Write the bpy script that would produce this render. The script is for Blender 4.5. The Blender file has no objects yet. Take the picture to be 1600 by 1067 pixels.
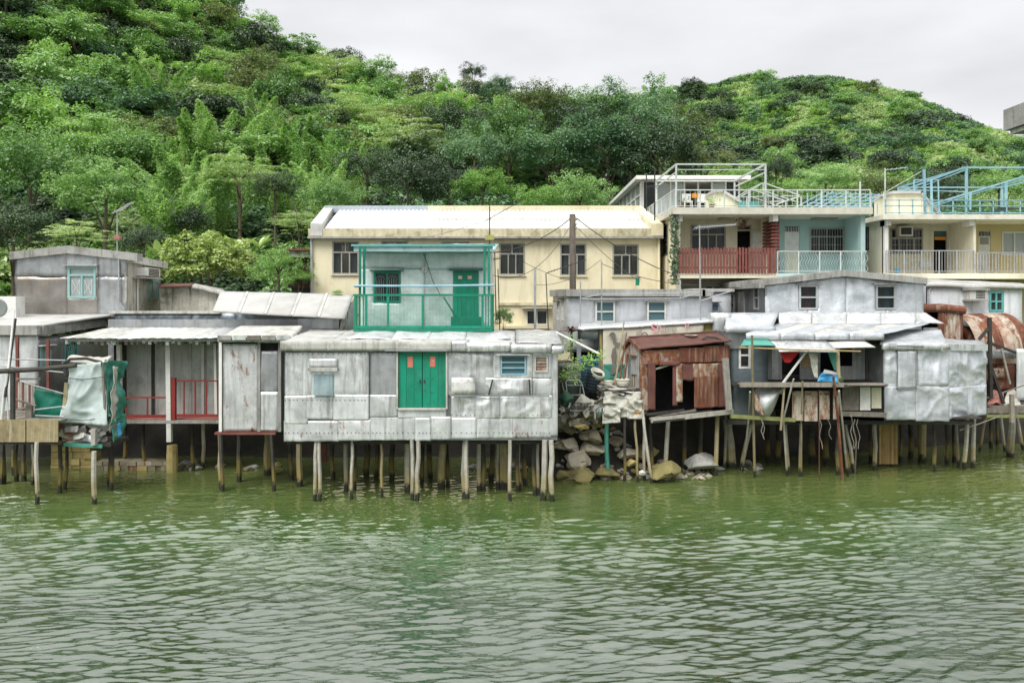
import bpy, bmesh, math, random
import numpy as np
from mathutils import Vector, noise
R = math.radians
sc = bpy.context.scene
COL = sc.collection

# ---------------------------------------------------------------- camera, world, sun, exposure
F = 1244.0; HC = 6.45; HZ = 470.0          # focal length in photo pixels, eye height above the water, horizon row
cam_d = bpy.data.cameras.new("camera"); cam = bpy.data.objects.new("camera", cam_d); COL.objects.link(cam)
cam.location = (0, 0, HC); cam.rotation_euler = (R(90), 0, 0)
cam_d.sensor_width = 36; cam_d.lens = 36 * F / 1600
cam_d.shift_y = -(533.5 - HZ) / 1600
cam_d.clip_start = 0.1; cam_d.clip_end = 3000
sc.camera = cam
SUN_EL, SUN_AZ = R(50), R(-35)             # the veiled sun stands high behind the camera's left shoulder
w = bpy.data.worlds.new("World"); sc.world = w; w.use_nodes = True
nt = w.node_tree; nt.nodes.clear()
N = nt.nodes.new; L = nt.links.new
out = N('ShaderNodeOutputWorld'); bg = N('ShaderNodeBackground'); bg.inputs['Strength'].default_value = 0.05
sky = N('ShaderNodeTexSky'); sky.sky_type = 'NISHITA'; sky.sun_disc = False
sky.sun_elevation = SUN_EL; sky.sun_rotation = R(180) + SUN_AZ
sky.air_density = 1.5; sky.dust_density = 3
tc = N('ShaderNodeTexCoord'); sep = N('ShaderNodeSeparateXYZ'); L(tc.outputs['Generated'], sep.inputs[0])
rmp = N('ShaderNodeValToRGB'); L(sep.outputs['Z'], rmp.inputs[0])
e = rmp.color_ramp.elements
e[0].position = 0.0; e[0].color = (.80, .81, .835, 1)
e[1].position = 1.0; e[1].color = (1.75, 1.74, 1.72, 1)
x_ = rmp.color_ramp.elements.new(.35); x_.color = (.92, .93, .95, 1)
mpn = N('ShaderNodeMapping'); mpn.inputs['Scale'].default_value = (1.2, 1.2, 3.5); L(tc.outputs['Generated'], mpn.inputs[0])
cn = N('ShaderNodeTexNoise'); cn.inputs['Scale'].default_value = 1.6; cn.inputs['Detail'].default_value = 5; L(mpn.outputs[0], cn.inputs[0])
cr = N('ShaderNodeMapRange'); cr.inputs[1].default_value = .3; cr.inputs[2].default_value = .7; cr.inputs[3].default_value = .80; cr.inputs[4].default_value = 1.24
L(cn.outputs[0], cr.inputs[0])
vm = N('ShaderNodeVectorMath'); vm.operation = 'SCALE'; L(rmp.outputs[0], vm.inputs[0]); L(cr.outputs[0], vm.inputs['Scale'])
vm2 = N('ShaderNodeVectorMath'); vm2.operation = 'SCALE'; vm2.inputs['Scale'].default_value = 10.2; L(vm.outputs[0], vm2.inputs[0])
mx = N('ShaderNodeMix'); mx.data_type = 'RGBA'; mx.inputs['Factor'].default_value = .93
L(sky.outputs[0], mx.inputs[6]); L(vm2.outputs[0], mx.inputs[7]); L(mx.outputs[2], bg.inputs['Color']); L(bg.outputs[0], out.inputs[0])
sd = bpy.data.lights.new("sun", 'SUN'); sd.energy = 1.5; sd.angle = R(36); sd.color = (1, .97, .92)
so = bpy.data.objects.new("sun", sd); COL.objects.link(so)
so.rotation_euler = (R(90) - SUN_EL, 0, SUN_AZ); so.location = (0, 0, 60)
vs = sc.view_settings; vs.view_transform = 'Standard'; vs.look = 'None'; vs.exposure = 0.98; vs.gamma = 1
vs.use_curve_mapping = False
cy = sc.cycles
cy.use_denoising = True; cy.max_bounces = 6; cy.diffuse_bounces = 3; cy.glossy_bounces = 3; cy.transmission_bounces = 3
cy.transparent_max_bounces = 6; cy.caustics_reflective = False; cy.caustics_refractive = False; cy.sample_clamp_indirect = 4; cy.sample_clamp_direct = 10

# ---------------------------------------------------------------- helpers
def X(px, D): return (px - 800.0) * D / F
def Z(py, D): return HC + (HZ - py) * D / F
def W(px, py, D): return (X(px, D), D, Z(py, D))
LOC = {}
def tag(o, label=None, cat=None, group=None, kind=None):
    if label: o['label'] = label
    if cat: o['category'] = cat
    if group: o['group'] = group
    if kind: o['kind'] = kind
    return o
def thing(name, label, cat, loc, group=None):
    o = bpy.data.objects.new(name, None); COL.objects.link(o); o.location = loc; o.empty_display_size = .3
    LOC[o] = Vector(loc); return tag(o, label, cat, group)
def wloc(o):
    return LOC.get(o, Vector((0, 0, 0)))
def place(o, parent):
    """links a part whose mesh is already expressed in its thing's frame"""
    COL.objects.link(o)
    if parent is not None: o.parent = parent; LOC[o] = wloc(parent)
    return o

class Plane:
    """a vertical wall plane: u metres along it, n metres out of it, z up"""
    def __init__(s, A, B):
        s.A = Vector((A[0], A[1])); d = Vector((B[0], B[1])) - s.A; s.len = d.length; s.U = d.normalized(); s.N = Vector((s.U.y, -s.U.x))
    def P(s, u, n, z):
        q = s.A + s.U * u + s.N * n; return (q.x, q.y, z)
    def u(s, px):
        k = (px - 800.0) / F                     # the sight line x = k y meets the wall
        den = s.U.x - k * s.U.y
        return (k * s.A.y - s.A.x) / den
    def D(s, px): return s.A.y + s.U.y * s.u(px)
    def rect(s, px0, px1, py0, py1, pref=None):
        Dm = s.D((px0 + px1) / 2)
        return (s.u(px0), s.u(px1), Z(py1, Dm), Z(py0, Dm))
def Front(D, x0=0.0): return Plane((x0, D), (x0 + 1, D))

class MB:
    def __init__(s): s.v = []; s.f = []
    def add(s, vs, fs):
        b = len(s.v); s.v += [tuple(p) for p in vs]; s.f += [tuple(b + i for i in q) for q in fs]; return s
    def hexa(s, p):      # p: 4 bottom (ccw from above) + 4 top
        return s.add(p, [(3, 2, 1, 0), (4, 5, 6, 7), (0, 1, 5, 4), (1, 2, 6, 5), (2, 3, 7, 6), (3, 0, 4, 7)])
    def box(s, x0, x1, y0, y1, z0, z1):
        return s.hexa([(x0, y0, z0), (x1, y0, z0), (x1, y1, z0), (x0, y1, z0), (x0, y0, z1), (x1, y0, z1), (x1, y1, z1), (x0, y1, z1)])
    def pbox(s, pl, u0, u1, n0, n1, z0, z1):    # n0 < n1 (n1 outward)
        P = pl.P
        return s.hexa([P(u0, n1, z0), P(u1, n1, z0), P(u1, n0, z0), P(u0, n0, z0), P(u0, n1, z1), P(u1, n1, z1), P(u1, n0, z1), P(u0, n0, z1)])
    def bar(s, a, b, w=.05, h=None, roll=0, w1=None):
        a = Vector(a); b = Vector(b); h = h or w; d = (b - a).normalized()
        up = Vector((0, 0, 1)) if abs(d.z) < .95 else Vector((0, 1, 0))
        x = d.cross(up).normalized(); y = x.cross(d).normalized()
        if roll: x, y = x * math.cos(roll) + y * math.sin(roll), y * math.cos(roll) - x * math.sin(roll)
        k = (w1 / w) if w1 else 1
        q = lambda c, m: [c - x * w / 2 * m - y * h / 2 * m, c + x * w / 2 * m - y * h / 2 * m, c + x * w / 2 * m + y * h / 2 * m, c - x * w / 2 * m + y * h / 2 * m]
        return s.add(q(a, 1) + q(b, k), [(0, 1, 2, 3), (7, 6, 5, 4), (0, 4, 5, 1), (1, 5, 6, 2), (2, 6, 7, 3), (3, 7, 4, 0)])
    def tube(s, pts, r=.02, n=6, r1=None):
        pts = [Vector(p) for p in pts]; m = len(pts); r1 = r if r1 is None else r1
        rings = []; ref = None
        for i, p in enumerate(pts):
            d = (pts[min(i + 1, m - 1)] - pts[max(i - 1, 0)])
            d = d.normalized() if d.length > 1e-9 else Vector((0, 0, 1))
            if ref is None: ref = Vector((0, 0, 1)) if abs(d.z) < .9 else Vector((1, 0, 0))
            x = (ref - d * ref.dot(d)); x = x.normalized() if x.length > 1e-6 else d.orthogonal().normalized(); ref = x
            y = d.cross(x); rr = r + (r1 - r) * i / max(1, m - 1)
            rings.append([p + (x * math.cos(2 * math.pi * k / n) + y * math.sin(2 * math.pi * k / n)) * rr for k in range(n)])
        vs = [q for rg in rings for q in rg]; fs = []
        for i in range(m - 1):
            for k in range(n):
                a = i * n + k; b = i * n + (k + 1) % n; fs.append((a, b, b + n, a + n))
        fs.append(tuple(range(n - 1, -1, -1))); fs.append(tuple((m - 1) * n + k for k in range(n)))
        return s.add(vs, fs)
    def lathe(s, c, prof, n=16, ax=None):      # prof: (r, h) pairs from c along ax
        ax = Vector(ax or (0, 0, 1)).normalized(); x = ax.orthogonal().normalized(); y = ax.cross(x); c = Vector(c)
        vs = [c + ax * h + (x * math.cos(2 * math.pi * k / n) + y * math.sin(2 * math.pi * k / n)) * r for r, h in prof for k in range(n)]
        fs = []
        for i in range(len(prof) - 1):
            for k in range(n):
                a = i * n + k; b = i * n + (k + 1) % n; fs.append((a, b, b + n, a + n))
        return s.add(vs, fs)
    def surf(s, g):       # g: rows of points
        h = len(g); wd = len(g[0])
        return s.add([p for r_ in g for p in r_], [(i * wd + j, i * wd + j + 1, (i + 1) * wd + j + 1, (i + 1) * wd + j) for i in range(h - 1) for j in range(wd - 1)])
    def build(s, name, m, parent=None, smooth=False, label=None, kind=None):
        vs = np.array(s.v, dtype=float).reshape(-1, 3)
        o_ = wloc(parent) if parent is not None else Vector(((vs[:, 0].min() + vs[:, 0].max()) / 2, (vs[:, 1].min() + vs[:, 1].max()) / 2, vs[:, 2].min()))
        me = bpy.data.meshes.new(name); me.from_pydata((vs - np.array(o_)).tolist(), [], s.f)
        if smooth: me.polygons.foreach_set('use_smooth', [True] * len(me.polygons))
        if m is not None: me.materials.append(m)
        me.update()
        o = bpy.data.objects.new(name, me)
        if parent is None: o.location = o_; COL.objects.link(o); LOC[o] = o_
        else: place(o, parent)
        if label: o['label'] = label
        if kind: o['kind'] = kind
        return o

def fold(u, z, seed, amp, fr=1.0):
    """depth of dents in thin hammered sheet: broad buckles plus sharp folds"""
    a = noise.noise(Vector((u * .7 * fr, z * .9 * fr, seed)))
    q = Vector(((u * .9 + z * .5) * fr + a * .6, (z * .8 - u * .35) * fr + a * .5, seed + 7.3))
    r = 1 - abs(noise.noise(q)) * 2.2
    r2 = 1 - abs(noise.noise(q * 2.3 + Vector((3, 1, 5)))) * 2.2
    return amp * (a * 1.3 + max(r, 0) ** 2.5 * .75 + max(r2, 0) ** 2 * .22)

def wall(name, m, parent, pl, u0, u1, z0, z1, holes=(), t=.06, res=.4, dent=0, seed=0, off=0, corr=None, top=None, bot=None, fr=1.0, smooth=None, label=None, ragged=0, hem=0):
    """panel in plane pl with openings cut through it; top/bot: functions of u giving its upper / lower edge"""
    topf = top or (lambda u: z1); botf = bot or (lambda u: z0)
    us = {u0, u1}; zs = {0.0, 1.0}
    n = max(1, int(round((u1 - u0) / res))); us |= {u0 + (u1 - u0) * i / n for i in range(n + 1)}
    hs = [h for h in holes if h[1] > u0 + .001 and h[0] < u1 - .001 and h[3] > z0 + .001 and h[2] < z1 - .001]
    for h in hs: us |= {max(u0, h[0]), min(u1, h[1])}
    us = sorted(us); us = [u for i, u in enumerate(us) if i == 0 or u - us[i - 1] > 1e-4]
    zl = {z0, z1}; n = max(1, int(round((z1 - z0) / res))); zl |= {z0 + (z1 - z0) * i / n for i in range(n + 1)}
    for h in hs: zl |= {max(z0, h[2]), min(z1, h[3])}
    zl = sorted(zl); zl = [z for i, z in enumerate(zl) if i == 0 or z - zl[i - 1] > 1e-4]
    mb = MB(); idx = {}
    def vert(i, j):
        if (i, j) not in idx:
            u = us[i]; z = zl[j]; tz = topf(u); bz = botf(u)
            if j == len(zl) - 1: z = tz
            if j == 0: z = bz + (ragged * noise.noise(Vector((u * 3, seed, 0))) if ragged else 0)
            z = max(min(z, tz), bz - abs(ragged))
            d = off
            if corr: d += corr[1] * math.sin(2 * math.pi * (u if corr[2] == 'v' else z) / corr[0])
            if dent:
                hm = min(1, min(u - u0, u1 - u, z - z0, z1 - z) / hem) if hem else 1
                for h in (hs if hem else ()):
                    du = max(h[0] - u, u - h[1], 0); dz_ = max(h[2] - z, z - h[3], 0); hm = min(hm, math.hypot(du, dz_) / hem)
                d += fold(u, z, seed, dent, fr) * max(0, hm)
            idx[(i, j)] = len(mb.v); mb.v.append(pl.P(u, d, z))
        return idx[(i, j)]
    def inhole(i, j):
        cu = (us[i] + us[i + 1]) / 2; cz = (zl[j] + zl[j + 1]) / 2
        return any(h[0] < cu < h[1] and h[2] < cz < h[3] for h in hs)
    NU, NZ = len(us) - 1, len(zl) - 1
    solid = {(i, j) for i in range(NU) for j in range(NZ) if not inhole(i, j)
             and min(topf(us[i]), 1e9) + min(topf(us[i + 1]), 1e9) > 2 * zl[j] + 1e-5 or False}
    solid = {c for c in solid if not inhole(*c)}
    for (i, j) in solid: mb.f.append((vert(i, j), vert(i + 1, j), vert(i + 1, j + 1), vert(i, j + 1)))
    if t:
        bk = {}
        def back(k):
            if k not in bk:
                p = Vector(mb.v[k]); q = (Vector((p.x, p.y)) - pl.A); d = q.dot(pl.N)
                bk[k] = len(mb.v); pp = p - Vector((pl.N.x, pl.N.y, 0)) * (d - off + t); mb.v.append(tuple(pp))
            return bk[k]
        for (i, j) in solid:
            for (di, dj, a, b) in ((-1, 0, (i, j + 1), (i, j)), (1, 0, (i + 1, j), (i + 1, j + 1)), (0, -1, (i, j), (i + 1, j)), (0, 1, (i + 1, j + 1), (i, j + 1))):
                if (i + di, j + dj) not in solid:
                    va, vb = vert(*a), vert(*b); mb.f.append((vb, va, back(va), back(vb)))
    return mb.build(name, m, parent, smooth=(bool(dent or corr) if smooth is None else smooth), label=label)

def uv_surface(name, m, parent, p00, p10, p01, p11, nu=12, nv=8, dent=0, seed=0, th=.03, corr=None, label=None, fr=1.0, sag=0, kind=None):
    """a sheet with thickness between four corners (p00 near left, p10 near right, p01 far left, p11 far right)"""
    p00, p10, p01, p11 = map(Vector, (p00, p10, p01, p11))
    nrm = (p10 - p00).cross(p01 - p00).normalized(); lu = (p10 - p00).length; lv = (p01 - p00).length
    top = []
    for j in range(nv + 1):
        row = []
        for i in range(nu + 1):
            a, b = i / nu, j / nv
            p = p00 * (1 - a) * (1 - b) + p10 * a * (1 - b) + p01 * (1 - a) * b + p11 * a * b
            d = fold(a * lu, b * lv, seed, dent, fr) if dent else 0
            if corr: d += corr[1] * math.sin(2 * math.pi * (a * lu if corr[2] == 'v' else b * lv) / corr[0])
            if sag: d -= sag * 4 * a * (1 - a) 
            row.append(p + nrm * d)
        top.append(row)
    mb = MB(); mb.surf(top); b0 = len(mb.v); mb.v += [tuple(Vector(v) - nrm * th) for v in mb.v[:b0]]
    wd = nu + 1
    mb.f += [(b0 + q[3], b0 + q[2], b0 + q[1], b0 + q[0]) for q in mb.f[:]]
    ed = [(i, i + 1) for i in range(nu)] + [((j) * wd + nu, (j + 1) * wd + nu) for j in range(nv)] + [(nv * wd + i + 1, nv * wd + i) for i in range(nu)] + [((j + 1) * wd, j * wd) for j in range(nv)]
    mb.f += [(b, a, a + b0, b + b0) for a, b in ed]
    return mb.build(name, m, parent, smooth=bool(dent or corr or sag), label=label, kind=kind)

def window(parent, pl, rect, fm, gm, cols=2, rows=1, split=None, fw=.06, depth=.07, curtain=None, hood=None, bars=None, label=None, cw=(0, 1), sill=None, out=.03, name='window'):
    """frame set in an opening; panes and curtains are its own pieces"""
    u0, u1, z0, z1 = rect; mb = MB()
    mb.pbox(pl, u0, u0 + fw, -depth, out, z0, z1); mb.pbox(pl, u1 - fw, u1, -depth, out, z0, z1)
    mb.pbox(pl, u0 + fw, u1 - fw, -depth, out, z0, z0 + fw); mb.pbox(pl, u0 + fw, u1 - fw, -depth, out, z1 - fw, z1)
    iu0, iu1, iz0, iz1 = u0 + fw, u1 - fw, z0 + fw, z1 - fw; cells = []
    def grid(a0, a1, b0, b1, c, r):
        for i in range(1, c):
            uu = a0 + (a1 - a0) * i / c; mb.pbox(pl, uu - fw * .4, uu + fw * .4, -depth + .01, out - .008, b0, b1)
        for j in range(1, r):
            zz = b0 + (b1 - b0) * j / r
            for i in range(c):
                x0 = a0 + (a1 - a0) * i / c + (fw * .4 if i else 0); x1 = a0 + (a1 - a0) * (i + 1) / c - (fw * .4 if i < c - 1 else 0)
                mb.pbox(pl, x0, x1, -depth + .012, out - .012, zz - fw * .4, zz + fw * .4)
        for i in range(c):
            for j in range(r):
                cells.append((a0 + (a1 - a0) * i / c, a0 + (a1 - a0) * (i + 1) / c, b0 + (b1 - b0) * j / r, b0 + (b1 - b0) * (j + 1) / r))
    if split:      # (fraction from the bottom, cols above, cols below)
        zs = iz0 + (iz1 - iz0) * split[0]; mb.pbox(pl, iu0, iu1, -depth + .003, out - .003, zs - fw * .5, zs + fw * .5)
        grid(iu0, iu1, iz0, zs - fw * .5, split[2], 1); grid(iu0, iu1, zs + fw * .5, iz1, split[1], 1)
    else: grid(iu0, iu1, iz0, iz1, cols, rows)
    fo = mb.build(name, fm, parent, label=label)
    for (a, b, c, d) in cells: MB().pbox(pl, a - .004, b + .004, -depth * .5 - .004, -depth * .5, c - .004, d + .004).build('pane', gm, fo)
    if bars:
        bb = MB(); n = bars[1]
        for i in range(1, n): uu = iu0 + (iu1 - iu0) * i / n; bb.tube([pl.P(uu, out + .015, iz0), pl.P(uu, out + .015, iz1)], .008, 4)
        for k in (.33, .66): bb.tube([pl.P(iu0, out + .015, iz0 + (iz1 - iz0) * k), pl.P(iu1, out + .015, iz0 + (iz1 - iz0) * k)], .008, 4)
        bb.build('grille', bars[0], fo)
    if curtain:
        cs = cw if isinstance(cw, list) else [cw]
        for (a, b) in cs:
            g = []
            for zz in (iz0, iz1):
                n = 16; g.append([pl.P(iu0 + (iu1 - iu0) * (a + (b - a) * i / n), -depth - .06 + .02 * math.sin(i * 1.9), zz) for i in range(n + 1)])
            MB().surf(g).build('curtain', curtain, fo, smooth=True)
    if hood: MB().pbox(pl, u0 - .12, u1 + .12, out + .001, out + .16, z1 + .01, z1 + .045).build('hood', hood, fo)
    if sill: MB().pbox(pl, u0 - .05, u1 + .05, out + .001, out + .07, z0 - .05, z0 - .002).build('sill', sill, fo)
    return fo

def copy_tree(o, parent=None):
    c = o.copy(); COL.objects.link(c)
    if parent is not None: c.parent = parent
    for ch in o.children: copy_tree(ch, c)
    return c
def rope(a, b, sag=.3, n=14):
    a = Vector(a); b = Vector(b)
    return [a.lerp(b, i / n) - Vector((0, 0, sag * 4 * (i / n) * (1 - i / n))) for i in range(n + 1)]

# ---------------------------------------------------------------- materials
MATS = {}
def mat(name, c1, c2=None, rough=.7, metal=0, sc_=3, stain=None, stain_amt=.4, streak=None, streak_amt=.5, bump=.2, bsc=20, var=.12, spec=.5, stretch=(1, 1, 1), wet=False, rust=0, spot=None, sks=(7, 7, .55)):
    if name in MATS: return MATS[name]
    m = bpy.data.materials.new(name); m.use_nodes = True; MATS[name] = m
    nt = m.node_tree; n = nt.nodes; l = nt.links.new; b = n['Principled BSDF']
    c2 = c2 or tuple(x * .75 for x in c1)
    g = n.new('ShaderNodeNewGeometry'); oi = n.new('ShaderNodeObjectInfo')
    rv = n.new('ShaderNodeVectorMath'); rv.operation = 'SCALE'; rv.inputs[0].default_value = (37, 19, 11); l(oi.outputs['Random'], rv.inputs['Scale'])
    ad = n.new('ShaderNodeVectorMath'); ad.operation = 'ADD'; l(g.outputs['Position'], ad.inputs[0]); l(rv.outputs[0], ad.inputs[1])
    mp = n.new('ShaderNodeMapping'); mp.inputs['Scale'].default_value = stretch; l(ad.outputs[0], mp.inputs[0])
    def nz(scale, det=6, rgh=.6, src=None, sc3=None):
        s = src or mp.outputs[0]
        if sc3:
            q = n.new('ShaderNodeMapping'); q.inputs['Scale'].default_value = sc3; l(ad.outputs[0], q.inputs[0]); s = q.outputs[0]
        t = n.new('ShaderNodeTexNoise'); t.inputs['Scale'].default_value = scale; t.inputs['Detail'].default_value = det; t.inputs['Roughness'].default_value = rgh
        l(s, t.inputs[0]); return t.outputs[0]
    def rg(v, a, bb, lo=0., hi=1.):
        q = n.new('ShaderNodeMapRange'); q.inputs[1].default_value = a; q.inputs[2].default_value = bb; q.inputs[3].default_value = lo; q.inputs[4].default_value = hi
        l(v, q.inputs[0]); return q.outputs[0]
    def mix(fac, a, bb, mode='MIX'):
        q = n.new('ShaderNodeMix'); q.data_type = 'RGBA'; q.blend_type = mode
        (l(fac, q.inputs[0]) if not isinstance(fac, (int, float)) else setattr(q.inputs[0], 'default_value', fac))
        for k, v in ((6, a), (7, bb)):
            if isinstance(v, tuple): q.inputs[k].default_value = (*v, 1) if len(v) == 3 else v
            else: l(v, q.inputs[k])
        return q.outputs[2]
    col = mix(rg(nz(sc_), .35, .65), c1, c2)
    if stain: col = mix(rg(nz(sc_ * .55, 8, .7), .52, .66, 0, stain_amt), col, stain)
    if streak: col = mix(rg(nz(1.0, 6, .65, sc3=sks), .5, .66, 0, streak_amt), col, streak)
    if spot: col = mix(rg(nz(9, 3, .5), .64, .68, 0, .8), col, spot)
    rf = None
    if rust:
        rf = rg(nz(1.3, 9, .72, sc3=(1.6, 1.6, .7)), .62 - .25 * rust, .70 - .2 * rust)
        rc = mix(rg(nz(8), .35, .65), (.13, .045, .022), (.30, .12, .055)); col = mix(rf, col, rc)
    hv = n.new('ShaderNodeHueSaturation'); l(col, hv.inputs['Color']); l(rg(oi.outputs['Random'], 0, 1, 1 - var, 1 + var), hv.inputs['Value']); col = hv.outputs[0]
    if wet:     # algae and wet rot where the tide reaches
        sp = n.new('ShaderNodeSeparateXYZ'); l(g.outputs['Position'], sp.inputs[0])
        ws = n.new('ShaderNodeMath'); ws.operation = 'ADD'; l(sp.outputs['Z'], ws.inputs[0]); l(rg(nz(6), .3, .7, -.12, .12), ws.inputs[1])
        col = mix(rg(ws.outputs[0], .62, 1.0, .55, 0), col, (.30, .23, .05)); col = mix(rg(ws.outputs[0], .2, .36, 1, 0), col, (.022, .024, .013))
    l(col, b.inputs['Base Color'])
    b.inputs['Metallic'].default_value = metal
    if rf is not None and metal: l(rg(rf, 0, 1, metal, 0), b.inputs['Metallic'])
    l(rg(nz(sc_ * 2), .3, .7, max(0, rough - .1), min(1, rough + .12)), b.inputs['Roughness'])
    b.inputs['Specular IOR Level'].default_value = spec
    if bump:
        bp = n.new('ShaderNodeBump'); bp.inputs['Strength'].default_value = bump; bp.inputs['Distance'].default_value = .03
        l(nz(bsc, 5), bp.inputs['Height']); l(bp.outputs[0], b.inputs['Normal'])
    return m
def sheetmat(name, c, c2, rough=.48, metal=.5, stain=(.16, .15, .13), st=.55, rust=0, streak=(.2, .19, .17), sk=.4, cr=.5, var=.12):
    """bright hammered metal with a crumpled foil relief"""
    m = mat(name, c, c2, rough=rough, metal=metal, sc_=1.6, stain=stain, stain_amt=st * .6, streak=streak, streak_amt=sk, bump=0, rust=rust, var=var)
    n = m.node_tree.nodes; l = m.node_tree.links.new; b = n['Principled BSDF']
    g = n.new('ShaderNodeNewGeometry')
    nz = n.new('ShaderNodeTexNoise'); nz.inputs['Scale'].default_value = 1.5; nz.inputs['Detail'].default_value = 4; nz.inputs['Distortion'].default_value = .35; l(g.outputs['Position'], nz.inputs[0])
    rd = n.new('ShaderNodeTexNoise'); rd.noise_type = 'RIDGED_MULTIFRACTAL'; rd.inputs['Scale'].default_value = 1.5; rd.inputs['Detail'].default_value = 3; rd.inputs['Distortion'].default_value = .8; l(g.outputs['Position'], rd.inputs[0])
    n2 = n.new('ShaderNodeTexNoise'); n2.inputs['Scale'].default_value = 9; n2.inputs['Detail'].default_value = 5; l(g.outputs['Position'], n2.inputs[0])
    b1 = n.new('ShaderNodeBump'); b1.inputs['Strength'].default_value = .10 * cr; b1.inputs['Distance'].default_value = .035; l(rd.outputs[0], b1.inputs['Height'])
    b2 = n.new('ShaderNodeBump'); b2.inputs['Strength'].default_value = .55 * cr; b2.inputs['Distance'].default_value = .14; l(nz.outputs[0], b2.inputs['Height']); l(b1.outputs[0], b2.inputs['Normal'])
    b3 = n.new('ShaderNodeBump'); b3.inputs['Strength'].default_value = .35 * cr; b3.inputs['Distance'].default_value = .02; l(n2.outputs[0], b3.inputs['Height']); l(b2.outputs[0], b3.inputs['Normal'])
    l(b3.outputs[0], b.inputs['Normal'])
    lk = b.inputs['Base Color'].links[0]; src = lk.from_socket
    n4 = n.new('ShaderNodeTexNoise'); n4.inputs['Scale'].default_value = 1.9; n4.inputs['Detail'].default_value = 6; n4.inputs['Roughness'].default_value = .6; l(g.outputs['Position'], n4.inputs[0])
    m4 = n.new('ShaderNodeMapRange'); m4.inputs[1].default_value = .36; m4.inputs[2].default_value = .60; m4.inputs[3].default_value = .84; m4.inputs[4].default_value = 1.06; l(n4.outputs[0], m4.inputs[0])
    q4 = n.new('ShaderNodeVectorMath'); q4.operation = 'SCALE'; l(src, q4.inputs[0]); l(m4.outputs[0], q4.inputs['Scale']); l(q4.outputs[0], b.inputs['Base Color']); return m
def glassmat(name, c=(.02, .03, .03), a=.45, rough=.08):
    m = bpy.data.materials.new(name); m.use_nodes = True; n = m.node_tree.nodes; l = m.node_tree.links.new
    b = n['Principled BSDF']; b.inputs['Base Color'].default_value = (*c, 1); b.inputs['Roughness'].default_value = rough; b.inputs['Specular IOR Level'].default_value = .5
    t = n.new('ShaderNodeBsdfTransparent'); mxs = n.new('ShaderNodeMixShader'); mxs.inputs[0].default_value = a
    l(t.outputs[0], mxs.inputs[1]); l(b.outputs[0], mxs.inputs[2]); l(mxs.outputs[0], n['Material Output'].inputs[0]); return m
def leafmat(name, cols, tr=.3, rough=.38, sat=1.0, spec=.7):
    m = bpy.data.materials.new(name); m.use_nodes = True; n = m.node_tree.nodes; l = m.node_tree.links.new
    b = n['Principled BSDF']; b.inputs['Roughness'].default_value = rough; b.inputs['Specular IOR Level'].default_value = spec
    oi = n.new('ShaderNodeObjectInfo'); g = n.new('ShaderNodeNewGeometry')
    nz = n.new('ShaderNodeTexNoise'); nz.inputs['Scale'].default_value = .5; nz.inputs['Detail'].default_value = 4; l(g.outputs['Position'], nz.inputs[0])
    a1 = n.new('ShaderNodeMath'); a1.operation = 'MULTIPLY_ADD'; l(oi.outputs['Random'], a1.inputs[0]); a1.inputs[1].default_value = .55; 
    a2 = n.new('ShaderNodeMath'); a2.operation = 'MULTIPLY_ADD'; l(g.outputs['Random Per Island'], a2.inputs[0]); a2.inputs[1].default_value = .3; l(a1.outputs[0], a2.inputs[2])
    l(nz.outputs[0], a1.inputs[2])
    r = n.new('ShaderNodeValToRGB'); q = n.new('ShaderNodeMapRange'); q.inputs[1].default_value = .35; q.inputs[2].default_value = 1.4; l(a2.outputs[0], q.inputs[0]); l(q.outputs[0], r.inputs[0])
    cols = [tuple(.006 + .016 * i + v * 1.08 + .13 * max(c) for v in c) for i, c in enumerate(cols)]
    els = r.color_ramp.elements; k = len(cols)
    els[0].color = (*cols[0], 1); els[1].color = (*cols[-1], 1)
    for i in range(1, k - 1): x = els.new(i / (k - 1)); x.color = (*cols[i], 1)
    l(r.outputs[0], b.inputs['Base Color'])
    t = n.new('ShaderNodeBsdfTranslucent'); mc = n.new('ShaderNodeMix'); mc.data_type = 'RGBA'; mc.blend_type = 'MULTIPLY'; mc.inputs[0].default_value = 1; mc.inputs[7].default_value = (1.1, 1.3, .5, 1)
    l(r.outputs[0], mc.inputs[6]); l(mc.outputs[2], t.inputs[0])
    ms = n.new('ShaderNodeMixShader'); ms.inputs[0].default_value = tr; l(b.outputs[0], ms.inputs[1]); l(t.outputs[0], ms.inputs[2]); l(ms.outputs[0], n['Material Output'].inputs[0])
    return m
SIL = sheetmat('silver_sheet', (.80, .82, .81), (.54, .57, .57), st=.6, sk=.6, stain=(.13, .13, .12), cr=.35, var=.11, metal=.6, rough=.4)
SILB = sheetmat('bright_sheet', (.70, .73, .77), (.50, .54, .57), rough=.5, metal=.5, st=.5, sk=.25, stain=(.22, .24, .25), cr=.9)
SILW = sheetmat('white_sheet', (.80, .82, .83), (.62, .65, .66), rough=.5, metal=.35, st=.35, sk=.3, cr=.35)
SILG = sheetmat('grey_sheet', (.44, .46, .47), (.32, .34, .35), rough=.45, metal=.7, st=.6, cr=.35)
SILR = sheetmat('rusty_sheet', (.74, .76, .76), (.56, .58, .58), rust=.2, st=.6, metal=.4)
BRN = sheetmat('brown_sheet', (.36, .34, .31), (.25, .23, .21), rough=.32, metal=.6, stain=(.26, .17, .09), st=.75, cr=.3)
RUST = mat('rust', (.14, .045, .026), (.20, .070, .036), rough=.85, sc_=2.5, stain=(.05, .020, .014), stain_amt=.8, streak=(.36, .27, .20), streak_amt=.6, bump=.4, bsc=25)
RUSTW = mat('rust_white', (.55, .52, .45), (.45, .40, .32), rough=.8, sc_=3, stain=(.33, .17, .08), stain_amt=.6, streak=(.28, .10, .04), streak_amt=.95, bump=.4, rust=.7)
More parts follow.
